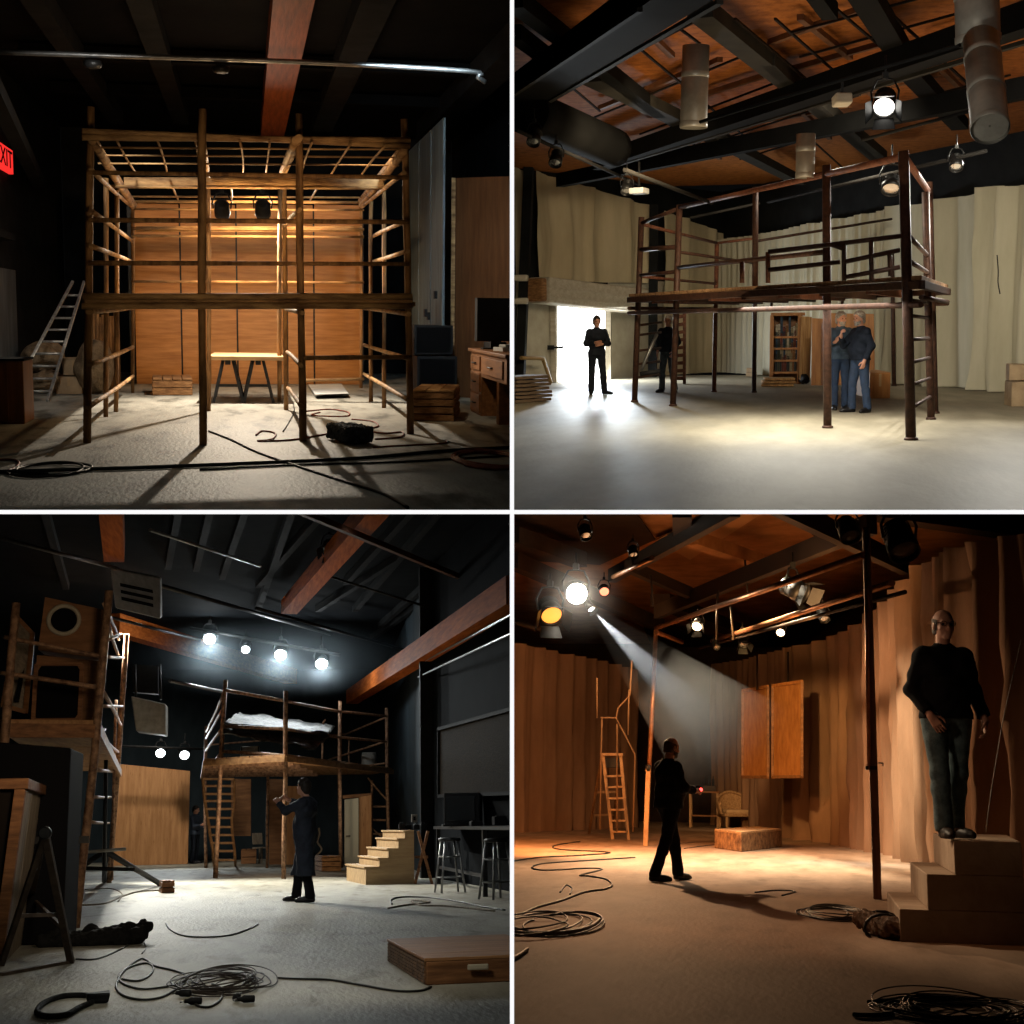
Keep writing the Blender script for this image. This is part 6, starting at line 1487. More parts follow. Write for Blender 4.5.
for (px, py), lb in (((194, 1005), 'black cable plug at the end of the tail below the cable pile'), ((184, 997), 'black cable plug left of the short tail'), ((237, 1001), 'clump of black plugs under the right side of the cable pile'), ((247, 1003), 'single black plug right of the plug clump')):
    c = F(px, py); t = thing('cable_plug', lb, 'plug', c, rnd(0, 3), 'black plugs by the cable pile'); MB().lathe([(.012, -.05), (.022, -.045), (.024, .02), (.014, .04), (.013, .06)], (0, 0, .025), (1, .3, 0), 12).build('body', BLACKP, t, rel=True); MB().tube([(.06, .02, .025), (.085, .025, .02)], .006, 5).build('pin', STEEL, t, rel=True)
t = thing('strap_loop', 'thick black strap loop with a buckle on the floor at lower left', 'strap', F(75, 1005))
MB().tube(spline([F(x, y) + V((0, 0, .018)) for x, y in ((100, 1001), (85, 998), (62, 999), (45, 1005), (37, 1014), (45, 1019), (65, 1018), (80, 1010), (92, 1005))], 6), .018, 8).build('strap', BLKCLOTH, t); MB().box(F(98, 1003) + V((0, 0, .035)), (.14, .12, .07), rz=.2, jit=.012).build('buckle', BLACKP, t, bevel=.012)
cable('cable', [(82, 906), (105, 904), (125, 896), (140, 892), (160, 891)], .012, GREYW, 'pale cable trailing from the left tower to the small block')
cable('cable', [(85, 890), (110, 889), (122, 894), (118, 902)], .01, GREYW, 'short pale cable loop by the tripod legs')
cable('cable', [(76, 960), (95, 960), (112, 954), (128, 946)], .008, BLKCAB, 'thin cable leading from the trestle foot to the cloth heap')
cable('cable', [(130, 934), (139, 938), (146, 947), (142, 954)], .006, BLKCAB, 'fine broken cable end right of the cloth heap')
cable('cable', [(392, 905), (391, 901), (400, 898), (425, 898), (450, 901), (480, 907), (505, 911)], .012, BLKCAB, 'upper long flat cable loop on the floor before the stair unit', clip=True)
cable('cable', [(388, 909), (405, 906), (430, 903), (412, 901), (420, 906), (450, 907), (495, 912)], .012, GREYW, 'pale flat cable loop on the floor before the stools', clip=True)
# -- people
b = F(305, 902)
person('man in a long dark coat reaching up to a scaffold pole in the dark studio', b, -2.05,
       dict(elR=(-.32, -.16, 1.36), wrR=(-.14, -.36, 1.46), elL=(.2, -.24, 1.3), wrL=(.06, -.42, 1.42), anL=(.12, .14, .09), knL=(.11, .05, .5), toeL=(.16, -.03, .03), anR=(-.12, -.2, .09), knR=(-.11, -.14, .5), toeR=(-.14, -.38, .03), head=(-.01, -.05, 1.64)),
       look=(-.2, -1, .15), hands={'R': (V((.5, -.7, .5)), (-.5, -.4, .6), (.7, .8)), 'L': (V((-.3, -.7, .6)), (.6, -.2, .6), (.7, .8))}, top=mat('coat_dark', (.02, .024, .034), .85, spec=.2, col2=(.011, .013, .019), nscale=8), bottom=BLACKCL, shoes=SHOE, hair=HAIRD, h=.0085, heavy=1.06, coat=(.37, 1.5), topname='long_coat', seed=12, scale=1.01)
b = F(194, 863.5)
person('small distant man in dark clothes standing between the plywood board and step ladder', b, 1.1,
       dict(elR=(-.24, -.08, 1.14), wrR=(-.1, -.28, 1.16), elL=(.24, -.04, 1.12), wrL=(.1, -.27, 1.1)), look=(.2, -1, -.2), top=mat('blue_grey_jacket', (.07, .09, .13), .85), bottom=NAVY, shoes=SHOE, hair=HAIRD, h=.011, heavy=1.04, topname='jacket', seed=13)
# -- lights
cold = (.9, .98, 1)
def sp0(*a, **k):
    o = light(*a, **k); o.data.specular_factor = .25; return o
for i, c in enumerate(LL_L):
    if i == 1: continue
    tgt = [V((-.8, 27, 0)), None, V((.4, 27, 0)), V((1.6, 28, 0)), V((-2.2, 35, 0)), V((-1.5, 35, 0))][i]
    sp0('SPOT', 'cold_beam', c + (tgt - c).normalized() * .12, tgt, (800, 0, 700, 600, 420, 420)[i], cold, .1, 75, .7)
    if i < 4: sp0('POINT', 'lamp_spill', c + V((0, -.14, 0)), c, 90, cold, .12)
sp0('SPOT', 'studio_pool', V((-2.9, 31.5, 5.6)), V((-.6, 27, 0)), 7500, (1, .98, .88), .08, 92, 1)
sp0('SPOT', 'studio_front', V((-.3, 8.2, 2.7)), V((.5, 12.5, 0)), 210, (1, .93, .76), .4, 95, 1)
sp0('SPOT', 'wall_pool', V((-3.8, 41, 5.6)), V((-3.8, 45.5, 1.6)), 800, (1, .93, .8), .2, 90, .9)
sp0('SPOT', 'deck_warm', V((.2, 31, .7)), V((.6, 34, 2.8)), 220, (1, .8, .55), .3, 150, 1)
sp0('SPOT', 'side_warm', V((-.2, 9.5, 2.6)), V((-2.5, 16, 2.2)), 380, (1, .74, .48), .4, 60, 1)
sp0('SPOT', 'right_fill', V((1.5, 22, 5.8)), V((2.0, 25.5, .0)), 240, (.9, .96, 1), .3, 90, 1)
sp0('SPOT', 'ceiling_lift', V((1.4, 22, 1.6)), V((1.9, 31, 5.8)), 42, (1, .6, .32), .6, 80, 1)
sp0('SPOT', 'door_glow', V((2.6, 36, 2.1)), V((2.6, 38.8, 1.0)), 50, (1, .93, .75), .2, 80, 1)
sp0('SPOT', 'back_man_fill', V((-2.6, 38.5, 3.2)), V((-1.8, 41, 1.0)), 300, (1, .95, .85), .15, 60, 1)  # added unseen lamp, lifts the distant man out of the dark
sp0('SPOT', 'coat_light', V((-1.6, 17, 3.6)), V((.65, 20, 1.2)), 300, (.92, .97, 1), .2, 40, 1)
sp0('SPOT', 'tower_rim', V((-1.2, 22, 3.9)), V((-2.2, 17, 2.2)), 160, (1, .85, .62), .15, 70, 1)
sp0('SPOT', 'unit_fill', V((-.6, 21, 3.2)), V((-2.4, 27, 5.2)), 110, (1, .92, .8), .2, 40, 1)  # added unseen lamp, brightens the ventilation unit
# ================================================================== lower right room: warm haze, brown drapes, spotlight
use(LR)
CONC4 = mat('concrete_warm', (.34, .24, .17), .75, spec=.1, col2=(.2, .135, .09), nscale=2.4, stretch=(1, .3, 1), bump=.15, bscale=24, detail=11, spots=(2.6, .3, (.72, .68, .64)), contrast=(.3, .65))
DRAPB = mat('drape_brown', (.24, .145, .09), .95, spec=.05, col2=(.17, .1, .06), nscale=1.5, stretch=(1, 1, .3), bump=.15, bscale=40)
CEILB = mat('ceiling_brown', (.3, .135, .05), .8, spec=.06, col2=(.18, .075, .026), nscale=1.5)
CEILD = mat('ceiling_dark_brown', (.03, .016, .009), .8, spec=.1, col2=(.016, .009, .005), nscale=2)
BARK = mat('dark_truss', (.03, .02, .014), .55, .3, spec=.2)
COPP = mat('copper_pipe', (.4, .2, .1), .35, .7, col2=(.25, .11, .05), nscale=9)
PANELO = mat('panel_gold_wood', (.46, .2, .06), .5, col2=(.3, .115, .03), nscale=5, stretch=(2, 2, .6), detail=9)
OAK = mat('pale_ladder_wood', (.45, .28, .14), .6, col2=(.28, .16, .075), nscale=5)
BOXW = mat('scuffed_box_wood', (.34, .2, .1), .75, col2=(.1, .05, .025), nscale=8, bump=.5, bscale=20, detail=9)
STAIR4 = mat('stair_block', (.36, .27, .19), .8, col2=(.26, .19, .13), nscale=4, bump=.2, bscale=25)
WICK = mat('wicker_tan', (.42, .27, .14), .75, col2=(.22, .13, .06), nscale=22, bump=.5, bscale=60)
LENSH = mat('lens_hot_white', (1, 1, 1), .3, emit=40, ecol=(1, .93, .82))
LENSO = mat('lens_orange_on', (1, .6, .2), .3, emit=1.7, ecol=(1, .36, .05))
LENSR = mat('lens_red_dim', (.9, .3, .2), .3, emit=2.2, ecol=(1, .3, .16))
LENSWm = mat('lens_warm_on', (1, .8, .5), .3, emit=9, ecol=(1, .68, .36))
struct('floor', MB().sheet(lambda u, v: V((-12 + 26 * u, 4.6 + 45 * v, 0)), 8, 14, False), CONC4)
ZC4 = 6.1
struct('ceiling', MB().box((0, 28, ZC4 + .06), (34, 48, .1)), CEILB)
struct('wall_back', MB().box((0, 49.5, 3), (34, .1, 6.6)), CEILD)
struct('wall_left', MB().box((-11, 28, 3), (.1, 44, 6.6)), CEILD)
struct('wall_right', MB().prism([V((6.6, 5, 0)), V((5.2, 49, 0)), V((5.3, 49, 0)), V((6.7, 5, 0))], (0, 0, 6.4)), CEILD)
# ---- drapes
def tops(pts): return [A(x, t_, F(x, y).y).z for x, y, t_ in pts]
def hang(label, pts, **kw): return curtain('curtain', [F(x, y) for x, y, t_ in pts], tops(pts), DRAPB, label, **kw)
hang('brown drape along the left of the spotlit room, behind the step ladder', [(505, 833, 641), (560, 831, 652), (612, 828.5, 663), (640, 827, 671)], amp=0.15, pitch=0.8, seed=21, flare=1.3)
hang('brown drape in the far corner behind the armchair and double wood panel', [(714, 825, 664), (745, 829.5, 660), (790, 838, 648)], amp=0.14, pitch=1, seed=22, flare=1.4)
hang('brown drape to the left of the square timber post, bunched on the floor', [(788, 838, 648), (825, 843, 640), (866, 850, 624)], amp=0.17, pitch=1.2, seed=23, flare=1.7)
hang('brown drape between the square timber post and the man on the stairs', [(864, 850, 625), (885, 854, 605), (905, 860, 590)], amp=0.16, pitch=1.1, seed=24, flare=1.6)
hang('long brown drape behind the man on the stairs', [(902, 859, 590), (925, 867, 568), (962, 884, 551)], amp=0.2, pitch=1.4, seed=25, flare=1.3)
hang('dark brown drape at the far right edge behind the stair block', [(958, 882, 552), (990, 895, 543), (1040, 917, 530)], amp=0.2, pitch=1.4, seed=26, flare=1.3)
# ---- ceiling structure
def tb(p, q, z, wd, hh, m, nm='ceiling_beam'): 
    a, b = F(*p, z), F(*q, z); struct(nm, MB().beam(a, b, wd, hh), m)
for p, q, z, wd, hh, m in (((657, 612), (872, 524), 5.0, .16, .3, BARK), ((612, 576), (735, 508), 5.2, .16, .26, BARK), ((628, 566), (694, 595), 5.1, .14, .22, BARK), ((768, 500), (905, 566), 5.0, .16, .3, BARK), ((690, 538), (772, 566), 5.6, .3, .25, CEILB), ((682, 508), (682, 535), 5.4, .3, .3, BARK), ((800, 505), (830, 535), 5.6, .3, .3, CEILD), ((872, 508), (1030, 530), 5.6, .4, .35, CEILD), ((512, 560), (660, 625), 5.3, .25, .3, CEILD), ((512, 535), (580, 560), 5.6, .3, .3, CEILD), ((660, 600), (760, 640), 5.6, .5, .3, CEILD)):
    tb(p, q, z, wd, hh, m)
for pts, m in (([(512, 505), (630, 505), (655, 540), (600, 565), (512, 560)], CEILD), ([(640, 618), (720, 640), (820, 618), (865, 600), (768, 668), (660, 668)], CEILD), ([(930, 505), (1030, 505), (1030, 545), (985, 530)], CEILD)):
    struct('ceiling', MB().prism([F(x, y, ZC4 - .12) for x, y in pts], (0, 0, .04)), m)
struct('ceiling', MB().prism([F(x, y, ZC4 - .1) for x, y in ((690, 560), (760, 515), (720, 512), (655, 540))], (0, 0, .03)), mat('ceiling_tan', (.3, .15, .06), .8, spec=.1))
def cpipe(p, q, Y0, Y1, r, label, m=COPP): return MB().tube([A(*p, Y0), A(*q, Y1)], r, 8).build('lighting_pipe', m, None, clip=True, label=label, cat='pipe')
cpipe((656, 628), (864, 555), 28, 16, .045, 'upper copper coloured lighting pipe rising toward the square timber post')
cpipe((712, 641), (892, 583), 30, 17, .045, 'lower copper coloured lighting pipe below the upper one')
cpipe((700, 648), (905, 592), 31, 18, .03, 'thin dark pipe just under the lower copper pipe', BARK)
cpipe((613, 577), (652, 558), 24, 21, .04, 'short pale pipe above the small red lamp')
cpipe((656, 632), (682, 642), 28, 30, .05, 'short copper pipe stub at the top of the tall thin pole')
cpipe((512, 621), (545, 630), 28, 28, .06, 'dim pipe at the left edge under the orange lamp', BARK)
for a_, b_ in (((718, 590), (716, 640)), ((745, 560), (748, 600)), ((651, 575), (653, 606)), ((731, 607), (733, 640))): MB().tube([A(*a_, 26), A(*b_, 26)], .02, 6).build('drop_rod', BARK, None, label='thin dark rod hanging from the truss at %s' % {718: 'the middle of the ceiling', 745: 'the right of the tan ceiling panel', 651: 'the top of the tall thin pole', 731: 'the small warm lamp'}[a_[0]], cat='rod')
# ---- lamps
WL = A(577, 594, 24)
beam_t = V((-.35, 21, .6))
t = stage_lamp(WL, WL + V((.5, -2.2, -.6)), .2, 'big white lit stage lamp at the upper left, the brightest of all', DARKM, LENSH, .45, up=3.5)
c = A(552, 616.5, 24); stage_lamp(c, c + V((.6, -1.5, -1.3)), .2, 'big orange lit stage lamp below the brightest lamp', DARKM, LENSO, .45, up=3.2, doors=True)
c = A(604.5, 592, 23); stage_lamp(c, c + V((.2, -1, -.5)), .085, 'small red lit lamp right of the brightest lamp', DARKM, LENSR, .22, up=3.5)
BS = A(592, 610, 25); stage_lamp(BS, BS + V((1.6, -1.5, -2.4)), .07, 'small narrow spotlight throwing the pale beam toward the standing man', DARKM, LENSH, .3, up=6)
c = A(696.5, 627, 26); stage_lamp(c, c + V((-.2, -1, -.6)), .1, 'small warm lit lamp on the upper copper pipe', DARKM, LENSWm, .25, up=3, doors=True)
c = A(780.5, 633, 27); stage_lamp(c, c + V((-.1, -1, -.5)), .085, 'small warm lamp under the far end of the lower pipe', DARKM, LENSWm, .22, up=3)
for px, py, Y, r, lb in ((717, 648, 29, .075, 'tiny unlit lamp under the left end of the lower pipe'), (744, 645, 28, .1, 'unlit glass lamp hanging left of the double wood panel'), (825, 620, 24, .09, 'small unlit lamp under the thin dark pipe near the timber post'), (804, 594, 23, .17, 'big unlit lamp lying on its side on the lower pipe'), (905, 553, 15.5, .17, 'big black unlit stage lamp beside the top of the square timber post'), (851, 538, 16.5, .12, 'black unlit lamp left of the top of the square timber post'), (634, 556, 22, .08, 'small dim lamp hung on the left truss'), (586, 537, 22, .1, 'flat dim lamp high in the dark left corner of the ceiling')):
    c = A(px, py, Y); stage_lamp(c, c + (V((.25, -.7, -1)) if px != 804 else V((.8, -.5, -.5))), r, lb, BLACKP if px > 840 else DARKM, LENSM if px < 840 else LENSW, r * 2.6, up=3.5, doors=px in (804, 744))
# ---- pole, branch rods, ladder
a = F(645.5, 846); b = A(648.5, 768, a.y); c = A(656, 630, a.y)
t = thing('tall_pole', 'tall thin pole rising from the floor behind the standing man to the ceiling pipes', 'pole', a)
MB().beam(a, b, .095, .095).build('timber_foot', OAK, t, bevel=.01); MB().tube([b - V((0, 0, .3)), c], .045, 10).build('pipe', COPP, t); MB().lathe([(.06, -.06), (.065, 0), (.06, .06)], b, (0, 0, 1), 12).build('collar', DARKM, t)
t = thing('rod_frame', 'spindly frame of bent rods standing behind the step ladder', 'frame', F(600, 832)); Yr = 30.5; RODW = mat('rod_brown', (.2, .12, .06), .7)
for pts in ([(632, 660), (630, 695), (618, 708), (616, 718), (625, 735), (635, 755), (633, 832)], [(600, 717.5), (617, 718)], [(602, 717), (601, 757), (600, 830)], [(617, 724), (617, 832)], [(629, 690), (628, 735)], [(597, 678), (597, 718)]):
    MB().tube([A(x, y, Yr) for x, y in pts], .019, 7).build('rod', RODW, t)
ld = thing('step_ladder', 'pale wooden step ladder standing before the left brown drape', 'ladder', F(612, 839))
a, b = F(608, 841), F(632.5, 838.5); Y = (a.y + b.y) / 2; a.y = b.y = Y; ta, tb_ = A(603, 755, Y), A(620.5, 754, Y)
for p, q in ((a, ta), (b, tb_)): MB().beam(p, q, .07, .05, (0, 1, 0)).build('stile', OAK, ld, bevel=.006)
for py in (777, 788, 799.5, 811, 822, 833):
    k = (841 - py) / (841 - 755); MB().beam(a.lerp(ta, k), b.lerp(tb_, k), .12, .045).build('tread', OAK, ld, bevel=.006)
c_, d_ = F(589, 834), F(612, 832)
for p, q in ((c_, ta + V((-.05, .2, -.02))), (d_, tb_ + V((0, .2, -.02)))): MB().beam(p, q, .055, .045, (0, 1, 0)).build('rear_leg', OAK, ld, bevel=.005)
for k in (.25, .55): MB().beam(c_.lerp(ta + V((-.05, .2, 0)), k), d_.lerp(tb_ + V((0, .2, 0)), k), .04, .05).build('rear_bar', OAK, ld)
MB().box((ta + tb_) / 2 + V((0, .08, .0)), ((tb_ - ta).length + .12, .34, .06)).build('top_platform', OAK, ld, bevel=.008)
MB().box((ta + tb_) / 2 + V((0, .1, -.18)), ((tb_ - ta).length * .8, .2, .22)).build('tool_tray', DARKM, ld, bevel=.01)
# ---- double wood panel hung on the drape
dp = thing('double_panel', 'pair of tall golden wood panels in dark frames hanging before the brown drape', 'panel', A(771, 778, 32))
for (x0, x1, yt0, yt1, yb0, yb1), Yp in (((742.5, 768, 691, 686.5, 777, 777), 33), ((772.5, 802, 686, 681.5, 777, 776.5), 31.5)):
    q = [A(x0, yb0, Yp + .8), A(x1, yb1, Yp - .3), A(x1, yt1, Yp - .3), A(x0, yt0, Yp + .8)]
    MB().prism(q, (0, .05, 0)).build('panel_board', PANELO, dp)
    for i in range(4): MB().beam(q[i] + V((0, -.03, 0)), q[(i + 1) % 4] + V((0, -.03, 0)), .06, .07).build('frame_bar', PLYB if i != 2 else PANELO, dp, bevel=.005)
for x in (757, 788): MB().tube([A(x, 690, 32.4), A(x, 652, 32.6)], .02, 6).build('hanging_line', BARK, dp)
# ---- side table, armchair, box
t = thing('side_table', 'small dark side table with a shelf beside the wicker armchair', 'table', F(704, 828)); c = F(704, 828); zt = A(704, 792, c.y).z
MB().box((c.x, c.y + .3, zt), (.9, .7, .05)).build('table_top', CRATED, t, bevel=.008); MB().box((c.x, c.y + .3, .35), (.82, .6, .04)).build('lower_shelf', CRATED, t)
for x in (-.4, .4):
    for y in (.0, .6): MB().beam(V((c.x + x, c.y + y, 0)), V((c.x + x, c.y + y, zt)), .06, .06).build('leg', OAK, t)
q = V((c.x + .15, c.y + .3, zt + .03)); tt = thing('bottle_rack', 'small dim rack of bottles on the side table', 'rack', q); MB().box((0, 0, .08), (.4, .25, .16)).build('tray', BARK, tt, rel=True, bevel=.01)
for x in (-.12, 0, .12): MB().lathe([(.035, .05), (.04, .1), (.04, .25), (.015, .3), (.015, .36)], (x, 0, .08), (0, 0, 1), 10).build('bottle', BLACKP, tt, rel=True)
q0_ = F(735.5, 830); ac = thing('armchair', 'tan wicker armchair with a round back standing before the far drape', 'armchair', q0_, .35)
W2 = .48
MB().box((0, 0, .42), (.86, .78, .1)).build('seat_frame', WICK, ac, rel=True, bevel=.03); MB().box((0, -.03, .51), (.76, .7, .12)).build('cushion', mat('cushion_tan', (.5, .35, .2), .9, col2=(.4, .27, .15), nscale=8), ac, rel=True, bevel=.05)
def bk(u, v):
    a = pi * (1.0 * u); hgt = .28 + .34 * max(0, sin(a)) ** 1.5; r1 = .46 + .06 * v
    return V((-cos(a) * r1, -.3 + (.68 + .08 * v) * sin(a) ** .6 if sin(a) > 0 else -.3, .44 + hgt * v))
MB().sheet(bk, 32, 8).build('backrest', WICK, ac, rel=True, solid=.05)
MB().tube([bk(i / 32, 1) for i in range(33)], .04, 8).build('top_roll', WICK, ac, rel=True)
for x in (-.36, .36):
    for y in (-.32, .3): MB().lathe([(.025, 0), (.035, .1), (.045, .4)], (x, y, 0), (0, 0, 1), 10).build('leg', WICK, ac, rel=True)
bx = thing('wooden_box', 'low scuffed wooden box lit on the floor in the spotlight pool', 'box', F(748, 846)); n0, l0, r0 = F(741.5, 852), F(714.5, 848), F(782, 847)
zt = A(741.5, 834, n0.y).z; back_ = l0 + (r0 - n0)
MB().prism([n0, r0, back_, l0], (0, 0, zt)).build('box_body', BOXW, bx, bevel=.015)
for i in range(4):
    a0, a1 = n0.lerp(l0, i / 4), n0.lerp(l0, (i + .96) / 4); MB().prism([a0 + V((0, 0, zt)), a0 + (r0 - n0) + V((0, 0, zt)), a1 + (r0 - n0) + V((0, 0, zt)), a1 + V((0, 0, zt))], (0, 0, .04)).build('lid_board', mat('box_lid', (.5, .34, .19), .7, col2=(.33, .2, .1), nscale=4, stretch=(.6, 4, 4)), bx, bevel=.006)
# ---- timber post on the right
p = F(877.5, 899); q = A(866, 528, p.y); t = thing('timber_post', 'tall square timber post with a pipe strapped to it, left of the stairs', 'post', p)
MB().beam(p, q, .085, .085).build('timber', mat('post_timber', (.19, .1, .05), .65, col2=(.08, .04, .02), nscale=4, stretch=(4, 4, .4)), t, bevel=.006)
a, b = A(869, 770, p.y - .07), A(865.5, 530, p.y - .07); MB().tube([a, b], .022, 8).build('pipe', COPP, t); k = A(878, 763, p.y - .08); MB().tube([k, k + V((.05, 0, 0)), k + V((.05, 0, -.03))], .01, 6).build('hook', STEEL, t); MB().box(A(871, 768, p.y - .03), (.12, .12, .04)).build('strap', DARKM, t)
# ---- stair block
st = thing('stair_block', 'heavy three step stair block in the right foreground under the standing man', 'stairs', F(930, 942))
nb = F(900.5, 941.5); yn = nb.y; z1, z2, z3 = A(900, 909, yn).z, A(926, 874, yn).z, A(953, 840.5, yn).z
xA, xB, xC, xD = nb.x, A(926.5, 874, yn).x, A(953.5, 840, yn).x, A(1021, 840, yn).x; wd = 1.95
fx = F(890, 915).x - nb.x
def slab(x0, x1, z0, z1_, nm):
    return MB().prism([V((x0, yn, z0)), V((x1, yn, z0)), V((x1 + .2, yn + wd, z0)), V((x0 + .06, yn + wd, z0))], (0, 0, z1_ - z0)).build(nm, STAIR4, st, bevel=.008)
slab(xA, xD, 0, z1, 'bottom_step'); slab(xB, xD, z1 + .002, z2, 'middle_step'); slab(xC, xD, z2 + .002, z3, 'top_step')
# ---- bundle, coils, cables
S_ = SDF((-.35, -.45, -.05), (.35, .45, .3), .012); random.seed(31)
for i in range(9): x = rnd(-.08, .08); S_.cap((x - .1, .28 + rnd(-.05, .05), rnd(.05, .15)), (x + .1, -.28 + rnd(-.05, .05), rnd(.05, .13)), .045, .05, .02)
S_.wrinkle(.012, 60, 5); S_.cut(V((0, 0, 0)), V((0, 0, -1)))
t = thing('tarp_roll', 'rolled dusty tarpaulin bundle lying against the foot of the stair block', 'bundle', F(883, 936)); sdf_obj('tarpaulin', S_, mat('dusty_tarp', (.16, .1, .065), .9, col2=(.045, .028, .018), nscale=16, bump=.7, bscale=40), t)
for y in (-.15, .15): MB().tube([V((cos(a) * .15, y, .07 + sin(a) * .11)) for a in [i * pi / 7 for i in range(15)]], .012, 6).build('tie', BLKCAB, t, rel=True)
coil('cable_coil', (832, 914), .25, .62, 8, .006, BLKCAB, 'loose black cable coil on the floor left of the timber post', 'cable coil', seed=41, wob=.6)
coil('cable_pile', (955, 1012), .3, .36, 20, .0042, BLKCAB, 'big tangled black cable pile in the right foreground', 'cable pile', seed=43, wob=.6, h=.12)
cable('cable', [(868, 1004), (885, 1003), (900, 1004), (912, 1010), (930, 1012)], .011, BLKCAB, 'upper loose cable end reaching left from the tangled pile')
cable('cable', [(853, 1017), (870, 1018), (890, 1016), (905, 1012)], .013, BLKCAB, 'lower thick cable end reaching left from the tangled pile')
coil('cable_coil', (545, 925), .34, .95, 6, .008, BLKCAB, 'messy black cable coil on the floor at the left edge of the spotlit room', 'cable coil', seed=44, wob=.6, clip=True)
cable('cable', [(512, 920), (535, 909), (560, 902), (585, 893), (605, 890), (612, 886), (606, 880), (590, 877), (580, 876), (602, 870), (585, 869), (545, 871), (532, 868), (545, 864), (590, 861), (635, 858)], .011, BLKCAB, 'long thin cable snaking from the messy coil toward the step ladder', clip=True)
cable('cable', [(512, 934), (545, 936), (575, 933), (592, 928), (600, 921)], .016, BLKCAB, 'thick cable curving along the lower rim of the messy coil', clip=True)
cable('cable', [(512, 862), (540, 858), (580, 856), (610, 853), (560, 850), (555, 846), (580, 842)], .012, BLKCAB, 'thin cable on the floor under the step ladder', clip=True)
cable('cable', [(560, 893), (566, 886), (572, 889), (570, 895)], .009, BLKCAB, 'tiny cable hook above the messy coil')
cable('cable', [(512, 962), (520, 957), (527, 952)], .016, BLKCAB, 'short thick cable stub at the left edge below the messy coil', clip=True)
cable('cable', [(755, 893), (775, 891), (795, 892), (782, 896)], .008, BLKCAB, 'thin cable scrap on the bright floor right of the standing man')
cable('cable', [(684, 849), (705, 846), (716, 845)], .008, BLKCAB, 'thin cable end on the floor left of the scuffed box')
pts = [A(1021, 640, 13), A(1012, 680, 12.6), A(1003, 720, 12.4), A(990, 800, 12.2), A(986, 832, 12.2)]
MB().tube(spline(pts, 4), .004, 6).build('slack_wire', PALEU, None, label='slack pale wire hanging down before the drape at the far right', cat='wire')
# ---- people
b = F(669, 881)
m1 = person('man in black seen from behind at an angle, holding a glowing red handset', b, 2.2,
       dict(elR=(-.27, -.04, 1.14), wrR=(-.13, -.31, 1.1), elL=(.27, -.1, 1.13), wrL=(.1, -.34, 1.12), anR=(-.1, .27, .09), knR=(-.1, .1, .5), toeR=(-.14, .09, .03), anL=(.1, -.2, .09), knL=(.1, -.14, .5), toeL=(.14, -.38, .03), head=(.0, -.05, 1.635)),
       look=(.0, -1, -.12), hands={'R': (V((.3, -.9, .1)), (-.7, 0, .5), (.6, .6)), 'L': (V((-.3, -.9, .1)), (.7, 0, .5), (.6, .6))}, top=BLACKCL, bottom=BLACKCL, shoes=SHOE, hair=mat('hair_brown_short', (.06, .035, .02), .7), beard=HAIRD, h=.0075, heavy=1.3, topname='jacket', seed=14, scale=1.0, hem=.9, bald=True, legw=1.12, armw=1.15)
mw = LOCAL[m1.name]; q = mw @ V((-.02, -.43, 1.12))
hs_ = thing('handset', 'small handset with a glowing red light held by the man in black', 'handset', q); MB().box(q, (.07, .07, .11)).build('case', BLACKP, hs_, bevel=.01); MB().ball(q + V((.035, -.04, .0)), .022, 10, 8).build('red_light', mat('red_light', (1, .05, .05), .4, emit=5, ecol=(1, .06, .05)), hs_)
person('man in a black sweater and jeans standing on top of the stair block', V((1.43, 11.95, z3 + .004)), .28,
       dict(elR=(-.25, .05, 1.13), wrR=(-.175, -.13, .925), elL=(.26, .05, 1.13), wrL=(.29, -.06, .9), anR=(-.07, -.05, .09), knR=(-.09, -.05, .5), toeR=(-.1, -.25, .03), anL=(.08, .1, .09), knL=(.09, .02, .5), toeL=(.13, -.08, .03), head=(-.0, -.025, 1.64), hipR=(-.1, 0, .93), hipL=(.1, 0, .93)),
       look=(-.02, -1, .0), hands={'R': (V((.45, -.25, -.8)), (-.5, -.8, .1), (.3, .4)), 'L': (V((-.1, -.25, -1)), (.9, -.2, 0), (.35, .5))}, top=BLACKCL, bottom=mat('denim_teal', (.11, .165, .18), .85, col2=(.05, .08, .09), nscale=16, bump=.2, bscale=120), shoes=mat('boot_brown', (.03, .022, .018), .5), hair=mat('hair_cropped_grey', (.1, .08, .065), .7), h=.006, heavy=1.12, topname='sweater', seed=15, scale=1.04, hem=.93, bald=True, glasses=True, legw=1.05)
# ---- haze: a cone of haze shaped to make the narrow spotlight's beam visible, thin air haze around the lamps
HZ4 = haze_mat('stage_haze', .13, (1, 1, 1), .2, (.2, 4.1))
hd = (A(722, 740, 24.2) - BS).normalized()
MB().lathe([(.1, .05), (1.5, 5.0)], BS, hd, 40).build('haze', HZ4, None, og=BS, kind='stuff', label='pale haze shaped to the beam of the narrow spotlight', cat='haze')
wc_ = WL + V((0, -.1, 0))
MB().ball(wc_, (1.15, 1.0, 1.15), 24, 16).build('haze', haze_mat('lamp_haze', .14, (1, .95, .9), .3, (.1, 1.0)), None, og=wc_, kind='stuff', label='faint haze glowing around the brightest lamp', cat='haze')
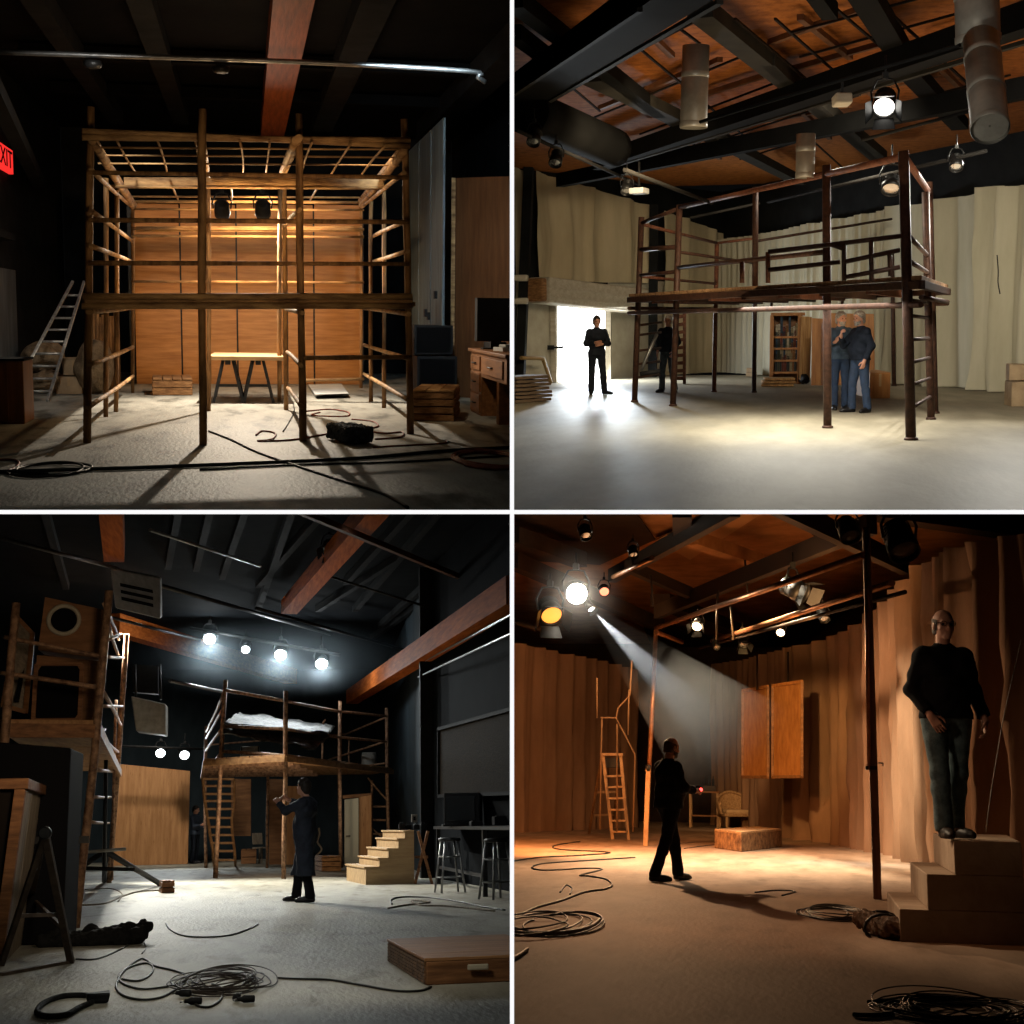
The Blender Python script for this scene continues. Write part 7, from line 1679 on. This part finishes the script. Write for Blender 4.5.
# ---- lights
sp4 = sp0
sp4('SPOT', 'follow_beam', BS + hd * .1, BS + hd * 5, 2100, (.95, .98, 1), .015, 17.5, .5)
kl = A(598, 634, 23.5); kd = (F(740, 878) - kl).normalized()
sp4('SPOT', 'white_key', kl, kl + kd * 9, 2500, (1, .57, .29), .06, 96, .9)
sp4('POINT', 'white_spill', WL + V((.03, -.3, 0)), WL, 45, (1, .88, .7), .1)
od = (F(585, 848) - A(552, 617, 24)).normalized()
sp4('SPOT', 'orange_lamp', A(552, 617, 24) + od * .5, F(580, 850), 3600, (1, .36, .1), .12, 125, 1)
sp4('SPOT', 'drape_amber', V((-2.6, 28, 4.6)), V((-4.3, 37, 2.6)), 900, (1, .5, .22), .2, 80, .9)
sp4('SPOT', 'ladder_fill', V((-1.2, 26.5, 3.4)), V((-3.3, 31, .9)), 260, (1, .7, .42), .1, 50, .9)  # added unseen lamp, brightens the step ladder and floor beside it
sp4('SPOT', 'floor_pool', V((-.2, 23.5, 5.0)), V((.1, 23.6, 0)), 5200, (1, .84, .6), .1, 118, 1)
sp4('SPOT', 'panel_amber', V((-.6, 24.5, 4.0)), A(772, 735, 32), 2200, (1, .56, .2), .1, 42, .9)
sp4('SPOT', 'right_drape', V((-1.6, 26.5, 4.6)), V((1.5, 26.5, 2.2)), 1500, (1, .62, .36), .1, 90, 1)
sp4('SPOT', 'ceiling_glow', V((.6, 22, 3.6)), V((.3, 25, 6)), 380, (1, .52, .2), .5, 150, 1)
sp4('SPOT', 'front_amber', V((-.6, 11.5, 3.1)), V((-.2, 13, 0)), 80, (1, .42, .18), .5, 130, 1)
sp4('SPOT', 'stair_key', V((-1.1, 9.6, 2.4)), V((1.35, 11.9, 1.8)), 42, (1, .7, .48), .1, 40, .8)
sp4('SPOT', 'stair_rim', V((-1.6, 13.8, 3.5)), V((1.4, 11.6, 1.2)), 420, (1, .76, .5), .12, 44, .8)
sp4('SPOT', 'chair_fill', V((-1.6, 34.5, 4.0)), F(733, 829) + V((0, 0, .5)), 700, (1, .62, .3), .1, 40, .8)  # added unseen lamp, gives the armchair its orange light
bpy.context.view_layer.update()
